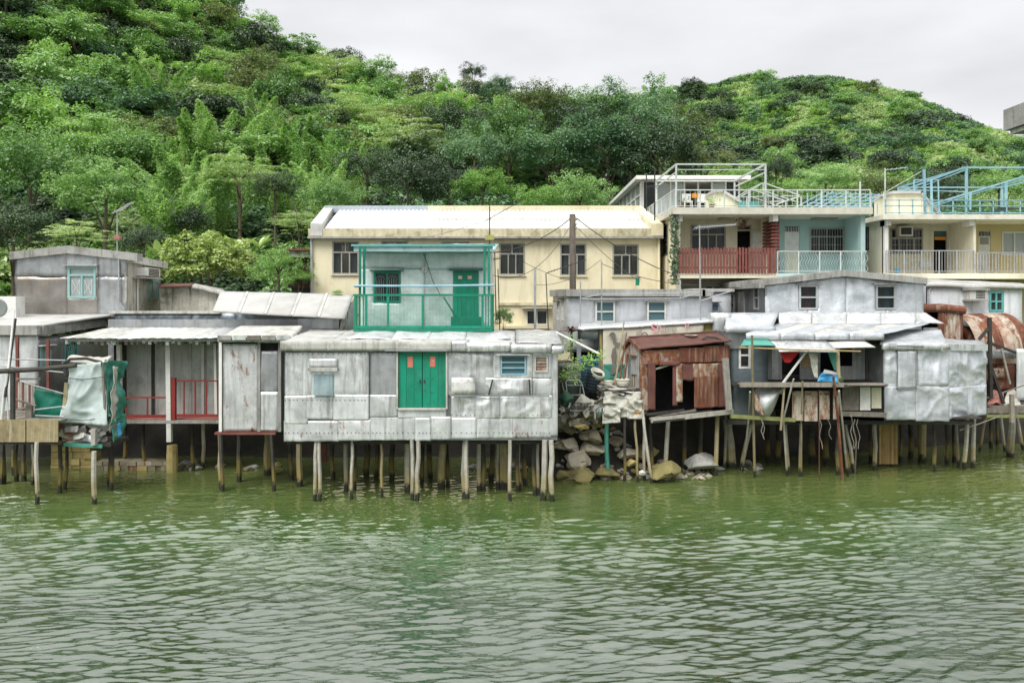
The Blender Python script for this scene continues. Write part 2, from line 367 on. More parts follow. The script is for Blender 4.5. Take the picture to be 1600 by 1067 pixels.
ROOFR = mat('rust_roof', (.10, .045, .036), (.15, .070, .055), rough=.9, sc_=3, stain=(.09, .035, .03), stain_amt=.5, bump=.5, bsc=40)
CONC = mat('concrete', (.42, .42, .40), (.32, .32, .30), rough=.9, sc_=2, stain=(.14, .14, .12), stain_amt=.7, streak=(.12, .12, .10), streak_amt=.6, bump=.4)
CONCL = mat('pale_concrete', (.62, .62, .58), (.5, .5, .46), rough=.9, sc_=2.5, stain=(.22, .21, .17), stain_amt=.7, streak=(.2, .19, .16), streak_amt=.5, bump=.3)
ROOFW = mat('white_roofing', (.58, .58, .56), (.44, .44, .42), rough=.8, sc_=2, stain=(.24, .23, .21), stain_amt=.6, bump=.3)
YEL = mat('cream_plaster', (.82, .75, .54), (.77, .70, .49), rough=.9, sc_=1, stain=(.62, .55, .36), stain_amt=.5, streak=(.44, .38, .22), streak_amt=.4, bump=.15, sks=(1.6, 1.6, .28))
YELD = mat('stained_cornice', (.66, .61, .44), (.50, .46, .30), rough=.9, sc_=2.5, stain=(.22, .19, .09), stain_amt=.8, streak=(.25, .21, .1), streak_amt=.5, bump=.3)
YEL2 = mat('yellow_plaster', (.74, .62, .33), (.66, .55, .30), rough=.9, sc_=1, stain=(.5, .42, .24), stain_amt=.4, bump=.15)
CREAM = mat('pale_plaster', (.80, .76, .60), (.74, .70, .55), rough=.9, sc_=1.2, stain=(.5, .47, .33), stain_amt=.45, streak=(.35, .33, .24), streak_amt=.2, bump=.15)
AQUA = mat('aqua_plaster', (.46, .64, .62), (.42, .58, .57), rough=.85, sc_=1.2, stain=(.34, .5, .48), stain_amt=.4, bump=.1)
WHITE = mat('white_paint', (.80, .80, .77), (.70, .70, .67), rough=.6, sc_=3, stain=(.4, .38, .33), stain_amt=.4, bump=.1)
WHW = mat('whitewash', (.76, .79, .83), (.66, .69, .73), rough=.8, sc_=1.5, stain=(.40, .42, .43), stain_amt=.5, streak=(.35, .35, .34), streak_amt=.4, bump=.4, bsc=6)
GRN = mat('green_paint', (.0, .27, .16), (.0, .20, .12), rough=.5, sc_=2, stain=(.06, .30, .2), stain_amt=.5, spot=(.02, .13, .08), streak=(.01, .15, .09), streak_amt=.5, bump=.15)
GRND = mat('green_paint_dark', (.01, .17, .11), (.01, .13, .09), rough=.6, bump=.1)
TEAL = mat('teal_paint', (.10, .37, .36), (.14, .43, .41), rough=.6, stain=(.3, .42, .4), bump=.1)
TEALP = mat('pale_teal_paint', (.30, .50, .48), (.24, .44, .42), rough=.6, bump=.1)
BLUP = mat('blue_paint', (.22, .46, .58), (.34, .54, .62), rough=.55, sc_=4, stain=(.35, .30, .26), stain_amt=.3, bump=.1)
GPOLE = mat('galvanised', (.55, .57, .58), (.42, .44, .45), rough=.5, metal=.5, stain=(.3, .25, .2), bump=.1)
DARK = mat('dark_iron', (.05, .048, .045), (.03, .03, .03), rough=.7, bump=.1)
REDP = mat('red_fence_paint', (.20, .065, .05), (.15, .045, .038), rough=.75, sc_=4, stain=(.33, .16, .12), stain_amt=.3, bump=.2)
REDR = mat('red_rail_paint', (.30, .035, .03), (.24, .03, .025), rough=.55, sc_=4, bump=.1)
PINK = mat('red_paper', (.78, .20, .15), (.7, .24, .18), rough=.8, bump=0, spot=(.8, .6, .4))
WOOD = mat('grey_wood', (.30, .27, .23), (.20, .18, .15), rough=.85, sc_=4, streak=(.12, .10, .08), streak_amt=.6, bump=.4, var=.3)
WOODP = mat('pale_pile', (.50, .48, .43), (.36, .34, .30), rough=.85, sc_=4, streak=(.2, .18, .15), streak_amt=.55, bump=.4, var=.3, wet=True)
WOODY = mat('ochre_pile', (.38, .32, .19), (.28, .24, .15), rough=.85, sc_=3, streak=(.5, .42, .3), streak_amt=.5, bump=.4, var=.2, wet=True)
WOODD = mat('dark_pile', (.065, .06, .052), (.040, .037, .032), rough=.85, sc_=4, bump=.4, var=.3, wet=True)
PLY = mat('stained_plywood', (.36, .30, .17), (.28, .22, .12), rough=.85, sc_=2, stain=(.10, .07, .03), stain_amt=.6, streak=(.55, .50, .38), streak_amt=.65, bump=.3)
GLASS = glassmat('window_glass'); GLASSB = glassmat('blue_glass', (.10, .20, .22), .7, .12); GLASSP = glassmat('pale_glass', (.45, .5, .5), .75, .15)
BLACK = mat('interior_shade_black', (.012, .013, .014), rough=.9, bump=0)  # near-black backing holds the shade seen through openings in its colour
CURT = mat('pale_curtain', (.42, .44, .42), (.3, .32, .3), rough=.9, stretch=(8, 8, 1), bump=0)
CURTT = mat('teal_curtain', (.10, .30, .32), (.06, .2, .22), rough=.9, stretch=(8, 8, 1), bump=0)
CURTR = mat('red_curtain', (.42, .07, .06), (.32, .05, .05), rough=.9, stretch=(8, 8, 1), bump=0)
TARP = mat('pale_tarp', (.52, .60, .59), (.42, .50, .50), rough=.5, sc_=2, stain=(.38, .46, .45), stain_amt=.5, bump=.25, bsc=4)
TARPG = mat('green_tarp', (.05, .27, .21), (.09, .34, .27), rough=.5, sc_=2, stain=(.03, .2, .16), stain_amt=.5, bump=.25, bsc=4)
TARPD = mat('dark_green_tarp', (.0, .12, .08), (.0, .18, .12), rough=.5, sc_=2, bump=.25, bsc=4)
TARPW = mat('white_tarp', (.60, .59, .53), (.44, .43, .37), rough=.6, sc_=3, stain=(.3, .29, .23), stain_amt=.6, bump=.3, bsc=6)
PLAST = mat('plastic_offwhite', (.66, .64, .55), (.55, .53, .45), rough=.5, stain=(.3, .28, .2), bump=.05)
BIN = mat('grey_plastic', (.20, .22, .21), (.15, .17, .16), rough=.6, bump=.05)
BLUET = mat('blue_tarp', (.02, .24, .55), (.10, .42, .70), rough=.45, bump=.3, bsc=8)
REDC = mat('red_cloth', (.55, .03, .03), (.42, .02, .02), rough=.85, bump=.1)
ROCK = mat('shore_rock', (.22, .19, .13), (.34, .30, .22), rough=.9, sc_=2, stain=(.10, .09, .05), stain_amt=.8, bump=.9, bsc=7, var=.25)
ROCKW = mat('pale_rock', (.50, .46, .38), (.34, .30, .22), rough=.85, sc_=2, stain=(.2, .18, .1), stain_amt=.6, bump=.9, bsc=6, var=.15)
ROCKM = mat('mossy_rock', (.20, .18, .07), (.28, .24, .10), rough=.95, sc_=3, stain=(.06, .06, .03), stain_amt=.7, bump=1., bsc=9)
STONEY = mat('ochre_stone', (.50, .42, .18), (.40, .30, .12), rough=.9, sc_=3, stain=(.15, .12, .05), stain_amt=.6, bump=.6, bsc=8, var=.25)
BARK = mat('bark', (.16, .13, .09), (.10, .08, .06), rough=.9, bump=.6)
PINKP = mat('dusty_pink', (.5, .22, .18), (.4, .18, .15), rough=.8)
# ---------------------------------------------------------------- terrain
def sm(a, b, x):
    t = np.clip((x - a) / (b - a), 0, 1); return t * t * (3 - 2 * t)
SHX = np.array([-60, -20, -8, 0, 1.2, 3, 5, 8, 12, 16, 20, 30, 60.])
SHY = np.array([34, 33, 33, 33, 29.0, 28.7, 29.3, 31.3, 33.5, 34.5, 36, 38, 44.])
LXr = np.array([-160, -96, -62, -50, -38.6, -24, -12, -3.6, 6, 18, 36, 60.]); LZr = np.array([92, 80, 70, 58, 53, 48, 45, 43, 40, 34, 22, 8.])
RXr = np.array([-40, 0, 20, 40, 55, 71.8, 95, 116, 125, 150, 200, 300]); RZr = np.array([24, 38, 48, 56, 59, 60, 48, 35, 31, 18, 6, 4.])
_lat = np.random.RandomState(5).rand(64, 64)
def vnoise(x, y):
    xi = np.floor(x).astype(int); yi = np.floor(y).astype(int); fx = x - xi; fy = y - yi; fx = fx * fx * (3 - 2 * fx); fy = fy * fy * (3 - 2 * fy)
    g = lambda a, b: _lat[a % 64, b % 64]
    return (g(xi, yi) * (1 - fx) + g(xi + 1, yi) * fx) * (1 - fy) + (g(xi, yi + 1) * (1 - fx) + g(xi + 1, yi + 1) * fx) * fy
def fbm(x, y, o=4):
    s = 0; a = .5
    for k in range(o): s = s + a * (vnoise(x * 2 ** k + 17 * k, y * 2 ** k + 5 * k) - .5); a *= .5
    return s
def hnp(x, y):
    x = np.asarray(x, float); y = np.asarray(y, float)
    sy = np.interp(x, SHX, SHY)
    bank = -1.2 + 1.2 * sm(-1.6, 0, y - sy) + 3.6 * sm(0, 3.5, y - sy)
    rocky = np.exp(-((x - 2.9) / 1.9) ** 2)
    bank = bank + rocky * (.5 * fbm(x * 1.3, y * 1.3) + .5 * sm(0, 1, y - sy)) * (y - sy < 5) + .25 * fbm(x * .8, y * .8)
    bank = np.minimum(bank, 3.7)
    lr = np.interp(x, LXr, LZr); rr = np.interp(x, RXr, RZr)
    tl = np.clip((y - 47) / 103, 0, 1); tl = np.where(y > 150, np.clip(1 - (y - 150) / 200, 0, 1), tl ** .92)
    left = 3.6 + (lr - 3.6) * tl
    tr = np.clip((y - 62) / 128, 0, 1); tr = np.where(y > 190, np.clip(1 - (y - 190) / 260, 0, 1), sm(0, 1, tr) * .35 + tr * .65)
    right = 3.6 + (rr - 3.6) * tr
    hill = np.maximum(left, right)
    hill = hill + sm(60, 110, y) * (fbm(x / 22, y / 22) * 9 + fbm(x / 6, y / 6) * 2) * sm(0, 25, hill)
    return np.where(y > 47, hill, bank)
def ground(x, y): return float(hnp(x, y))
def grid_mesh(name, xs, ys, zf, m):
    gx, gy = np.meshgrid(xs, ys); gz = zf(gx, gy); nx, ny = len(xs), len(ys)
    co = np.stack([gx, gy, gz], -1).reshape(-1, 3)
    i = np.arange((ny - 1) * (nx - 1)); a = (i // (nx - 1)) * nx + i % (nx - 1)
    q = np.stack([a, a + 1, a + nx + 1, a + nx], -1)
    me = bpy.data.meshes.new(name); me.vertices.add(len(co)); me.vertices.foreach_set('co', co.ravel())
    me.loops.add(q.size); me.loops.foreach_set('vertex_index', q.ravel().astype(np.int32))
    me.polygons.add(len(q)); me.polygons.foreach_set('loop_start', (np.arange(len(q)) * 4).astype(np.int32)); me.polygons.foreach_set('loop_total', np.full(len(q), 4, np.int32))
    me.update(calc_edges=True); me.polygons.foreach_set('use_smooth', np.ones(len(q), bool))
    me.materials.append(m); o = bpy.data.objects.new(name, me); COL.objects.link(o); return o
MUD = mat('mud_and_rubble', (.016, .015, .012), (.035, .031, .022), rough=.95, sc_=1.5, stain=(.06, .055, .04), stain_amt=.6, bump=1., bsc=5)
GRASSM = mat('hill_grass', (.15, .20, .065), (.26, .31, .12), rough=.95, sc_=.12, stain=(.10, .16, .04), stain_amt=.6, bump=1., bsc=1.2)
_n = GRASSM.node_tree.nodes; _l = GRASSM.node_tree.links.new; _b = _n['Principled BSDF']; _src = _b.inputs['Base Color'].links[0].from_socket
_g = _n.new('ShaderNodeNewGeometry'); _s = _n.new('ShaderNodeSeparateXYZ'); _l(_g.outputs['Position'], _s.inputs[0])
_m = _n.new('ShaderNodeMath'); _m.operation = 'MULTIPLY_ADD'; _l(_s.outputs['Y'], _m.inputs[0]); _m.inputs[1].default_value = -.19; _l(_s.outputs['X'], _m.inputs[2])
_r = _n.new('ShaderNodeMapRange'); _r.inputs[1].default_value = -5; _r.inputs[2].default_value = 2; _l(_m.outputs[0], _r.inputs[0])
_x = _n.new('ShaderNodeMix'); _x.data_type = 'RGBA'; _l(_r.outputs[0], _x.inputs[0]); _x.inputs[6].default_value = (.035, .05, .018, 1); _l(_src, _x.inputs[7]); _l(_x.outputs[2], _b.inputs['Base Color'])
tag(grid_mesh('bank_ground', np.linspace(-60, 60, 400), np.concatenate([np.linspace(24, 38, 120), np.linspace(38.5, 47, 16)]), hnp, MUD), kind='structure')
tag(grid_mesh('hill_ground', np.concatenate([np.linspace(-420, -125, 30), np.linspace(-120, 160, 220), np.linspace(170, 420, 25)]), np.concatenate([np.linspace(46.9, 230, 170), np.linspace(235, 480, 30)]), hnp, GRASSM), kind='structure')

# ---------------------------------------------------------------- water
def wave(x, y):
    x = np.asarray(x, float); y = np.asarray(y, float)
    sy = np.interp(x, SHX, SHY); calm = .28 + .72 * sm(-1.5, 6.5, sy - 3.2 - y)
    wx = x + 1.0 * fbm(x * .25, y * .25, 2) * 2; wy = y + .8 * fbm(x * .22 + 9, y * .3 + 4, 2) * 2
    z = 0
    rs = np.random.RandomState(3)
    for k in range(16):
        lam = .105 * 1.125 ** k * rs.uniform(.8, 1.2); th = rs.normal(-.16, .26); ph = rs.uniform(0, 6.28)
        d = wx * math.sin(th) + wy * math.cos(th)
        mod = np.clip(fbm(x * .8 + k * 3.1, y * 1.2 + k * 1.7, 3) * 3.0 + .62, 0, 1.15)
        s_ = np.sin(2 * math.pi * d / lam + ph); z = z + .0178 * lam * mod * (s_ + .35 * np.abs(s_))
    z = z + .020 * np.sin(2 * math.pi * (wx * .55 + wy * .83) / 2.6) * np.clip(.5 + fbm(x * .2, y * .2, 2) * 2, 0, 1)
    z = z + .020 * np.sin(2 * math.pi * (-wx * .42 + wy * .9) / 3.4 + 1) * np.clip(.6 + fbm(x * .15 + 7, y * .2, 2) * 2, 0, 1)
    z = z + .011 * np.sin(2 * math.pi * (wx * .38 + wy * .92) / 1.15 + 2) * np.clip(.4 + fbm(x * .35 + 3, y * .5, 3) * 3, 0, 1.4)
    z = z + .012 * fbm(x * 2.2, y * 6.5, 3) * 2
    return (z - .02) * calm
ysw = [9.5]
while ysw[-1] < 36: ysw.append(ysw[-1] + .0017 * ysw[-1] + .002)
WM = bpy.data.materials.new('green_water'); WM.use_nodes = True
n = WM.node_tree.nodes; l = WM.node_tree.links.new; b = n['Principled BSDF']
g = n.new('ShaderNodeNewGeometry'); sp = n.new('ShaderNodeSeparateXYZ'); l(g.outputs['Position'], sp.inputs[0])
nz = n.new('ShaderNodeTexNoise'); nz.inputs['Scale'].default_value = .35; nz.inputs['Detail'].default_value = 5; l(g.outputs['Position'], nz.inputs[0])
ma = n.new('ShaderNodeMath'); ma.operation = 'MULTIPLY_ADD'; l(nz.outputs[0], ma.inputs[0]); ma.inputs[1].default_value = 7; l(sp.outputs['Y'], ma.inputs[2])
mr = n.new('ShaderNodeMapRange'); mr.inputs[1].default_value = 20; mr.inputs[2].default_value = 33; l(ma.outputs[0], mr.inputs[0])
rp = n.new('ShaderNodeValToRGB'); l(mr.outputs[0], rp.inputs[0]); ce = rp.color_ramp.elements
ce[0].color = (.024, .052, .014, 1); ce[1].color = (.13, .165, .05, 1); ce[0].position = 0; ce[1].position = 1
q = ce.new(.45); q.color = (.060, .112, .030, 1)
l(rp.outputs[0], b.inputs['Base Color']); b.inputs['Roughness'].default_value = .05; b.inputs['IOR'].default_value = 2.1; b.inputs['Specular IOR Level'].default_value = .9
mp = n.new('ShaderNodeMapping'); mp.inputs['Scale'].default_value = (1.5, 5.2, 1); mp.inputs['Rotation'].default_value = (0, 0, .15); l(g.outputs['Position'], mp.inputs[0])
n2 = n.new('ShaderNodeTexNoise'); n2.inputs['Scale'].default_value = 1.5; n2.inputs['Detail'].default_value = 3; n2.inputs['Roughness'].default_value = .45; l(mp.outputs[0], n2.inputs[0])
bp = n.new('ShaderNodeBump'); bp.inputs['Strength'].default_value = .7; bp.inputs['Distance'].default_value = .030
amp = n.new('ShaderNodeMapRange'); amp.inputs[1].default_value = 19; amp.inputs[2].default_value = 27; amp.inputs[3].default_value = 1; amp.inputs[4].default_value = .22; l(sp.outputs['Y'], amp.inputs[0])
am = n.new('ShaderNodeMath'); am.operation = 'MULTIPLY'; l(n2.outputs[0], am.inputs[0]); l(amp.outputs[0], am.inputs[1]); l(am.outputs[0], bp.inputs['Height']); l(bp.outputs[0], b.inputs['Normal'])
tag(grid_mesh('water', np.linspace(-27, 27, 860), np.array(ysw), wave, WM), kind='structure')
fw = MB()
for (a, b_, c, d) in ((-400, 400, -400, 9.6), (-400, -26.9, 9.6, 80), (26.9, 400, 9.6, 60)): fw.add([(a, c, -.04), (b_, c, -.04), (b_, d, -.04), (a, d, -.04)], [(0, 1, 2, 3)])
tag(fw.build('water', WM), kind='structure')

# ---------------------------------------------------------------- vegetation
LM = {
 'mid': leafmat('leaf_mid', [(.030, .095, .018), (.080, .20, .036), (.18, .34, .08), (.34, .50, .22)]),
 'dark': leafmat('leaf_dark', [(.008, .030, .009), (.022, .062, .017), (.065, .135, .040)], tr=.2),
 'lime': leafmat('leaf_lime', [(.09, .22, .03), (.19, .35, .07), (.34, .50, .18)], tr=.4),
 'pale': leafmat('leaf_pale', [(.15, .25, .08), (.30, .40, .17), (.52, .60, .34)], tr=.3),
 'blue': leafmat('leaf_blue', [(.030, .095, .045), (.075, .18, .085), (.20, .34, .19)]),
 'olive': leafmat('leaf_olive', [(.055, .085, .018), (.10, .14, .03), (.20, .24, .08)]),
 'bamboo': leafmat('leaf_bamboo', [(.09, .22, .045), (.20, .36, .10), (.42, .55, .28)], tr=.4),
 'yellow': leafmat('leaf_yellow', [(.18, .27, .05), (.36, .44, .12), (.60, .64, .32)], tr=.3),
 'red': leafmat('leaf_red', [(.07, .015, .02), (.12, .03, .03), (.09, .09, .03)], tr=.1),
}
def leaves_mesh(name, pts, nrm, size, m, seed=0, asp=.5, droop=0):
    """one mesh of diamond leaves at pts (k,3) facing nrm (k,3)"""
    rs = np.random.RandomState(seed); k = len(pts)
    nrm = nrm / (np.linalg.norm(nrm, axis=1, keepdims=True) + 1e-9)
    t = rs.normal(size=(k, 3)); t[:, 2] -= droop; t -= nrm * (t * nrm).sum(1, keepdims=True); t /= np.linalg.norm(t, axis=1, keepdims=True) + 1e-9
    bt = np.cross(nrm, t); s = (size * rs.uniform(.6, 1.35, k))[:, None] if np.isscalar(size) else size[:, None]
    co = np.stack([pts - t * s * .5, pts + bt * s * asp * .5 + nrm * s * .06, pts + t * s * .5, pts - bt * s * asp * .5 + nrm * s * .06], 1).reshape(-1, 3)
    me = bpy.data.meshes.new(name); me.vertices.add(4 * k); me.vertices.foreach_set('co', co.ravel())
    me.loops.add(4 * k); me.loops.foreach_set('vertex_index', np.arange(4 * k, dtype=np.int32))
    me.polygons.add(k); me.polygons.foreach_set('loop_start', (np.arange(k) * 4).astype(np.int32)); me.polygons.foreach_set('loop_total', np.full(k, 4, np.int32))
    me.update(calc_edges=True); me.materials.append(m); return me
def crown_pts(seed, rx, ry, rz, nc, cr, per, up=.8, inner=.55, low=-.35, flat=1.0, jag=.25):
    """leaf positions of a crown made of nc tufts spread over an uneven ellipsoid; origin at the crown's centre"""
    rs = np.random.RandomState(seed); P = []; Nn = []
    for i in range(nc):
        d = rs.normal(size=3); d /= np.linalg.norm(d)
        if d[2] < low: d[2] = abs(d[2]) * .6
        f = inner + (1 - inner) * rs.rand() ** .6
        f *= 1 + jag * (rs.rand() - .5) * 2
        c = d * np.array([rx, ry, rz]) * f; r = cr * rs.uniform(.6, 1.35)
        e = rs.normal(size=(per, 3)); e /= np.linalg.norm(e, axis=1, keepdims=True); e[:, 2] = np.where(e[:, 2] < -.25, -e[:, 2], e[:, 2])
        rad = r * rs.uniform(.55, 1.05, per)[:, None]
        P.append(c + e * rad * np.array([1, 1, flat])); Nn.append(e * .8 + np.array([0, 0, up]) + rs.normal(size=(per, 3)) * .35)
    return np.concatenate(P), np.concatenate(Nn)
def trunk_mb(seed, h, r, rx, rz, limbs=5):
    rs = random.Random(seed); mb = MB(); p = [(0, 0, -.6)]; x = y = 0
    for k in range(1, 5): x += rs.uniform(-.12, .12) * h / 5; y += rs.uniform(-.12, .12) * h / 5; p.append((x, y, h * k / 4))
    mb.tube(p, r, 7, r * .5)
    for k in range(limbs):
        a = k * 6.28 / limbs + rs.uniform(-.4, .4); s = p[rs.choice((2, 3, 4))]; e = (math.cos(a) * rx * .42, math.sin(a) * rx * .42, h + rz * rs.uniform(-.1, .4))
        m_ = ((s[0] + e[0]) / 2, (s[1] + e[1]) / 2, s[2] * .35 + e[2] * .65); mb.tube([s, m_, e], r * .42, 5, r * .1)
    return mb
def raw_mesh(mb, name, m, smooth=True):
    me = bpy.data.meshes.new(name); me.from_pydata(mb.v, [], mb.f); me.materials.append(m); me.polygons.foreach_set('use_smooth', [smooth] * len(me.polygons)); me.update(); return me
# unit crowns: about 3 m radius, centre at the origin
def mk(seed, rx, ry, rz, nc, cr, per, size, m, **k):
    asp = k.pop('asp', .5); dr = k.pop('droop', 0)
    P, Q = crown_pts(seed, rx, ry, rz, nc, cr, per, **k); return leaves_mesh('crown', P, Q, size, m, seed, asp, dr)
KINDS = {}
for i, (kn, m, a) in enumerate([
    ('round', 'mid', dict(rx=3, ry=3, rz=2.3, nc=60, cr=.75, per=80, size=.30)),
    ('dome', 'dark', dict(rx=3.2, ry=3.2, rz=1.9, nc=52, cr=.8, per=80, size=.28)),
    ('loose', 'lime', dict(rx=2.8, ry=2.8, rz=2.5, nc=46, cr=.6, per=70, size=.30, jag=.4)),
    ('tier', 'pale', dict(rx=3.4, ry=3.4, rz=1.7, nc=46, cr=.85, per=85, size=.24, flat=.28, up=1.4)),
    ('blue', 'blue', dict(rx=3, ry=3, rz=2.6, nc=64, cr=.7, per=80, size=.28, jag=.35)),
    ('olive', 'olive', dict(rx=3.1, ry=3.1, rz=2.0, nc=50, cr=.8, per=80, size=.27)),
    ('umbrella', 'mid', dict(rx=3.5, ry=3.5, rz=1.5, nc=44, cr=.9, per=90, size=.25, flat=.3, up=1.2)),
]):
    KINDS[kn] = [mk(11 * i + j, m=LM[m], **a) for j in range(2)]
def bamboo_mesh(seed, h=9, n=8):
    rs = np.random.RandomState(seed); P = []; Q = []
    for k in range(n):
        a = rs.uniform(0, 6.28); bend = rs.uniform(1.0, 3.0); base = rs.normal(size=2) * .8; hh = h * rs.uniform(.7, 1.05)
        for t in np.linspace(.18, 1, 42):
            cx = base[0] + math.cos(a) * bend * t ** 2.4; cy_ = base[1] + math.sin(a) * bend * t ** 2.4; cz = hh * (t - .12 * t ** 4)
            r = 1.45 * (1 - t) ** .7 + .15; kk = 26
            e = rs.normal(size=(kk, 3)); e[:, 2] *= .3; e /= np.linalg.norm(e, axis=1, keepdims=True)
            rad = rs.uniform(.15, 1, kk)[:, None] * r
            P.append(np.array([cx, cy_, cz]) + e * rad - np.array([0, 0, 1]) * rad ** 1.5 * .55); Q.append(e * .45 + np.array([0, 0, 1.0]) + rs.normal(size=(kk, 3)) * .3)
    return np.concatenate(P), np.concatenate(Q)
BAM = []
for s_ in range(3):
    P, Q = bamboo_mesh(40 + s_); BAM.append(leaves_mesh('foliage', P, Q, .38, LM['bamboo' if s_ != 1 else 'lime'], s_, .26, 1.2))
def culm_mesh(seed, n=9, h=8.5):
    rs = random.Random(seed); mb = MB()
    for k in range(n):
        a = rs.uniform(0, 6.28); bx, by = rs.gauss(0, .5), rs.gauss(0, .5); bd = rs.uniform(.8, 2)
        mb.tube([(bx + math.cos(a) * bd * t ** 2.4, by + math.sin(a) * bd * t ** 2.4, h * t) for t in (0, .25, .5)], .05, 5, .02)
    return raw_mesh(mb, 'culms', mat('bamboo_culm', (.24, .28, .08), (.30, .28, .12), rough=.6))
CULM = culm_mesh(3)
TRK = [raw_mesh(trunk_mb(s_, 3.0, .17, 3, 2), 'trunk', BARK) for s_ in range(2)]
def tree(name, label, cat, kind, x, y, s, zs=1.0, rot=0, group=None, z=None, lift=None, mesh=None, mat_=None, trunk=True):
    """a tree with its own crown and trunk, standing on the ground at x, y; s = crown radius in metres"""
    z = ground(x, y) if z is None else z; k = s / 3.0
    lift = (1.9 * k * zs + 1.2 * k) if lift is None else lift
    t = thing(name, label, cat, (x, y, z), group)
    me = mesh or KINDS[kind][rnd.randrange(2)]
    if mat_: me = me.copy(); me.materials.clear(); me.materials.append(mat_)
    c = bpy.data.objects.new('crown', me); c.location = (0, 0, lift); c.scale = (k, k, k * zs); c.rotation_euler = (0, 0, rot); place(c, t)
    if trunk:
        q = bpy.data.objects.new('trunk', TRK[rnd.randrange(2)]); q.scale = (k, k, lift / 3.0); q.rotation_euler = (0, 0, rot); place(q, t)
    return t
rnd = random.Random(12)
# --- the hillside's trees: one object each, scattered by the kind of slope they stand on
def at_hill(px, py):
    """where the sight line of a photo pixel first meets the ground"""
    ds = np.arange(47.5, 260, .5); xs = (px - 800.0) * ds / F
    ok = np.nonzero(hnp(xs, ds) >= HC + (HZ - py) * ds / F)[0]
    return (float(xs[ok[0]]), float(ds[ok[0]])) if len(ok) else None
HL = {'round': ('rounded green tree on the hillside', 'broadleaf_tree'), 'dome': ('dark domed tree on the hillside', 'dark_tree'),
      'loose': ('loose lime tree on the hillside', 'light_green_tree'), 'tier': ('pale tiered tree on the hillside', 'tiered_tree'),
      'blue': ('bluish green tree on the hillside', 'blue_green_tree'), 'olive': ('olive green tree on the hillside', 'olive_tree'), 'umbrella': ('flat topped tree on the hillside', 'flat_topped_tree')}
HT = []; used = []; cnt = 0; tries = 0
while cnt < 265 and tries < 9000:
    tries += 1
    px = rnd.uniform(-90, 1680); py = rnd.uniform(-30, 300)
    h = at_hill(px, py)
    if h is None: continue
    x, y = h
    if y < 70: continue
    right = x > (.19 * y - 1) and y > 95
    sp_ = (6.2 if right else 3.4) * (y / 100) ** .6
    if any((x - a) ** 2 + ((y - b_) * .6) ** 2 < sp_ ** 2 for a, b_ in used): continue
    used.append((x, y)); cnt += 1
    if right: kn = rnd.choice(['dome', 'dome', 'olive', 'blue', 'round']); s = rnd.uniform(1.5, 3.2)
    else: kn = rnd.choice(['round', 'dome', 'dome', 'tier', 'tier', 'umbrella', 'olive', 'loose', 'round', 'umbrella']) if px > 300 else rnd.choice(['round', 'blue', 'dome', 'loose', 'olive', 'umbrella', 'round']); s = rnd.uniform(2.4, 4.3)
    lb, nm = HL[kn]
    ref = [r for lim, r in ((90, 'at the left edge'), (240, 'above the brown metal house'), (400, 'above the round shrub'), (540, 'above the cream gable'), (760, 'above the green balcony'), (900, 'above the utility pole'), (1060, 'above the sunroom'), (1210, 'above the white pergola'), (1400, 'above the blue trellis'), (1500, 'above the blue pergola'), (9999, 'at the right edge')) if px < lim][0]
    slope = ('grassy ' if right else 'wooded ') + ('lower' if y < 92 else 'middle' if y < 118 else 'upper') + ' slope'
    o = tree(nm, lb.replace('hillside', slope) + ' ' + ref, 'tree', kn, x, y, s, rnd.uniform(.8, 1.25) if kn not in ('tier', 'umbrella') else rnd.uniform(.8, 1.1), rnd.uniform(0, 6.28), group='trees on the hillside', lift=rnd.uniform(.35, .8) * s)
    HT.append((o, px))
def tell_apart(items):
    d = {}
    for o, px in items: d.setdefault(o['label'], []).append((px, o))
    for lb, q in d.items():
        if len(q) < 2: continue
        q.sort(key=lambda a: a[0]); k = len(q)
        W_ = ['left', 'right'] if k == 2 else ['left', 'middle', 'right'] if k == 3 else ['leftmost'] + [x + ' from left' for x in ('second', 'third', 'fourth', 'fifth', 'sixth', 'seventh', 'eighth', 'ninth', 'tenth', 'eleventh', 'twelfth', 'thirteenth')]
        for i, (px, o) in enumerate(q):
            if i < len(W_): o['label'] = W_[i] + ' ' + lb
HLn = None
tell_apart(HT)
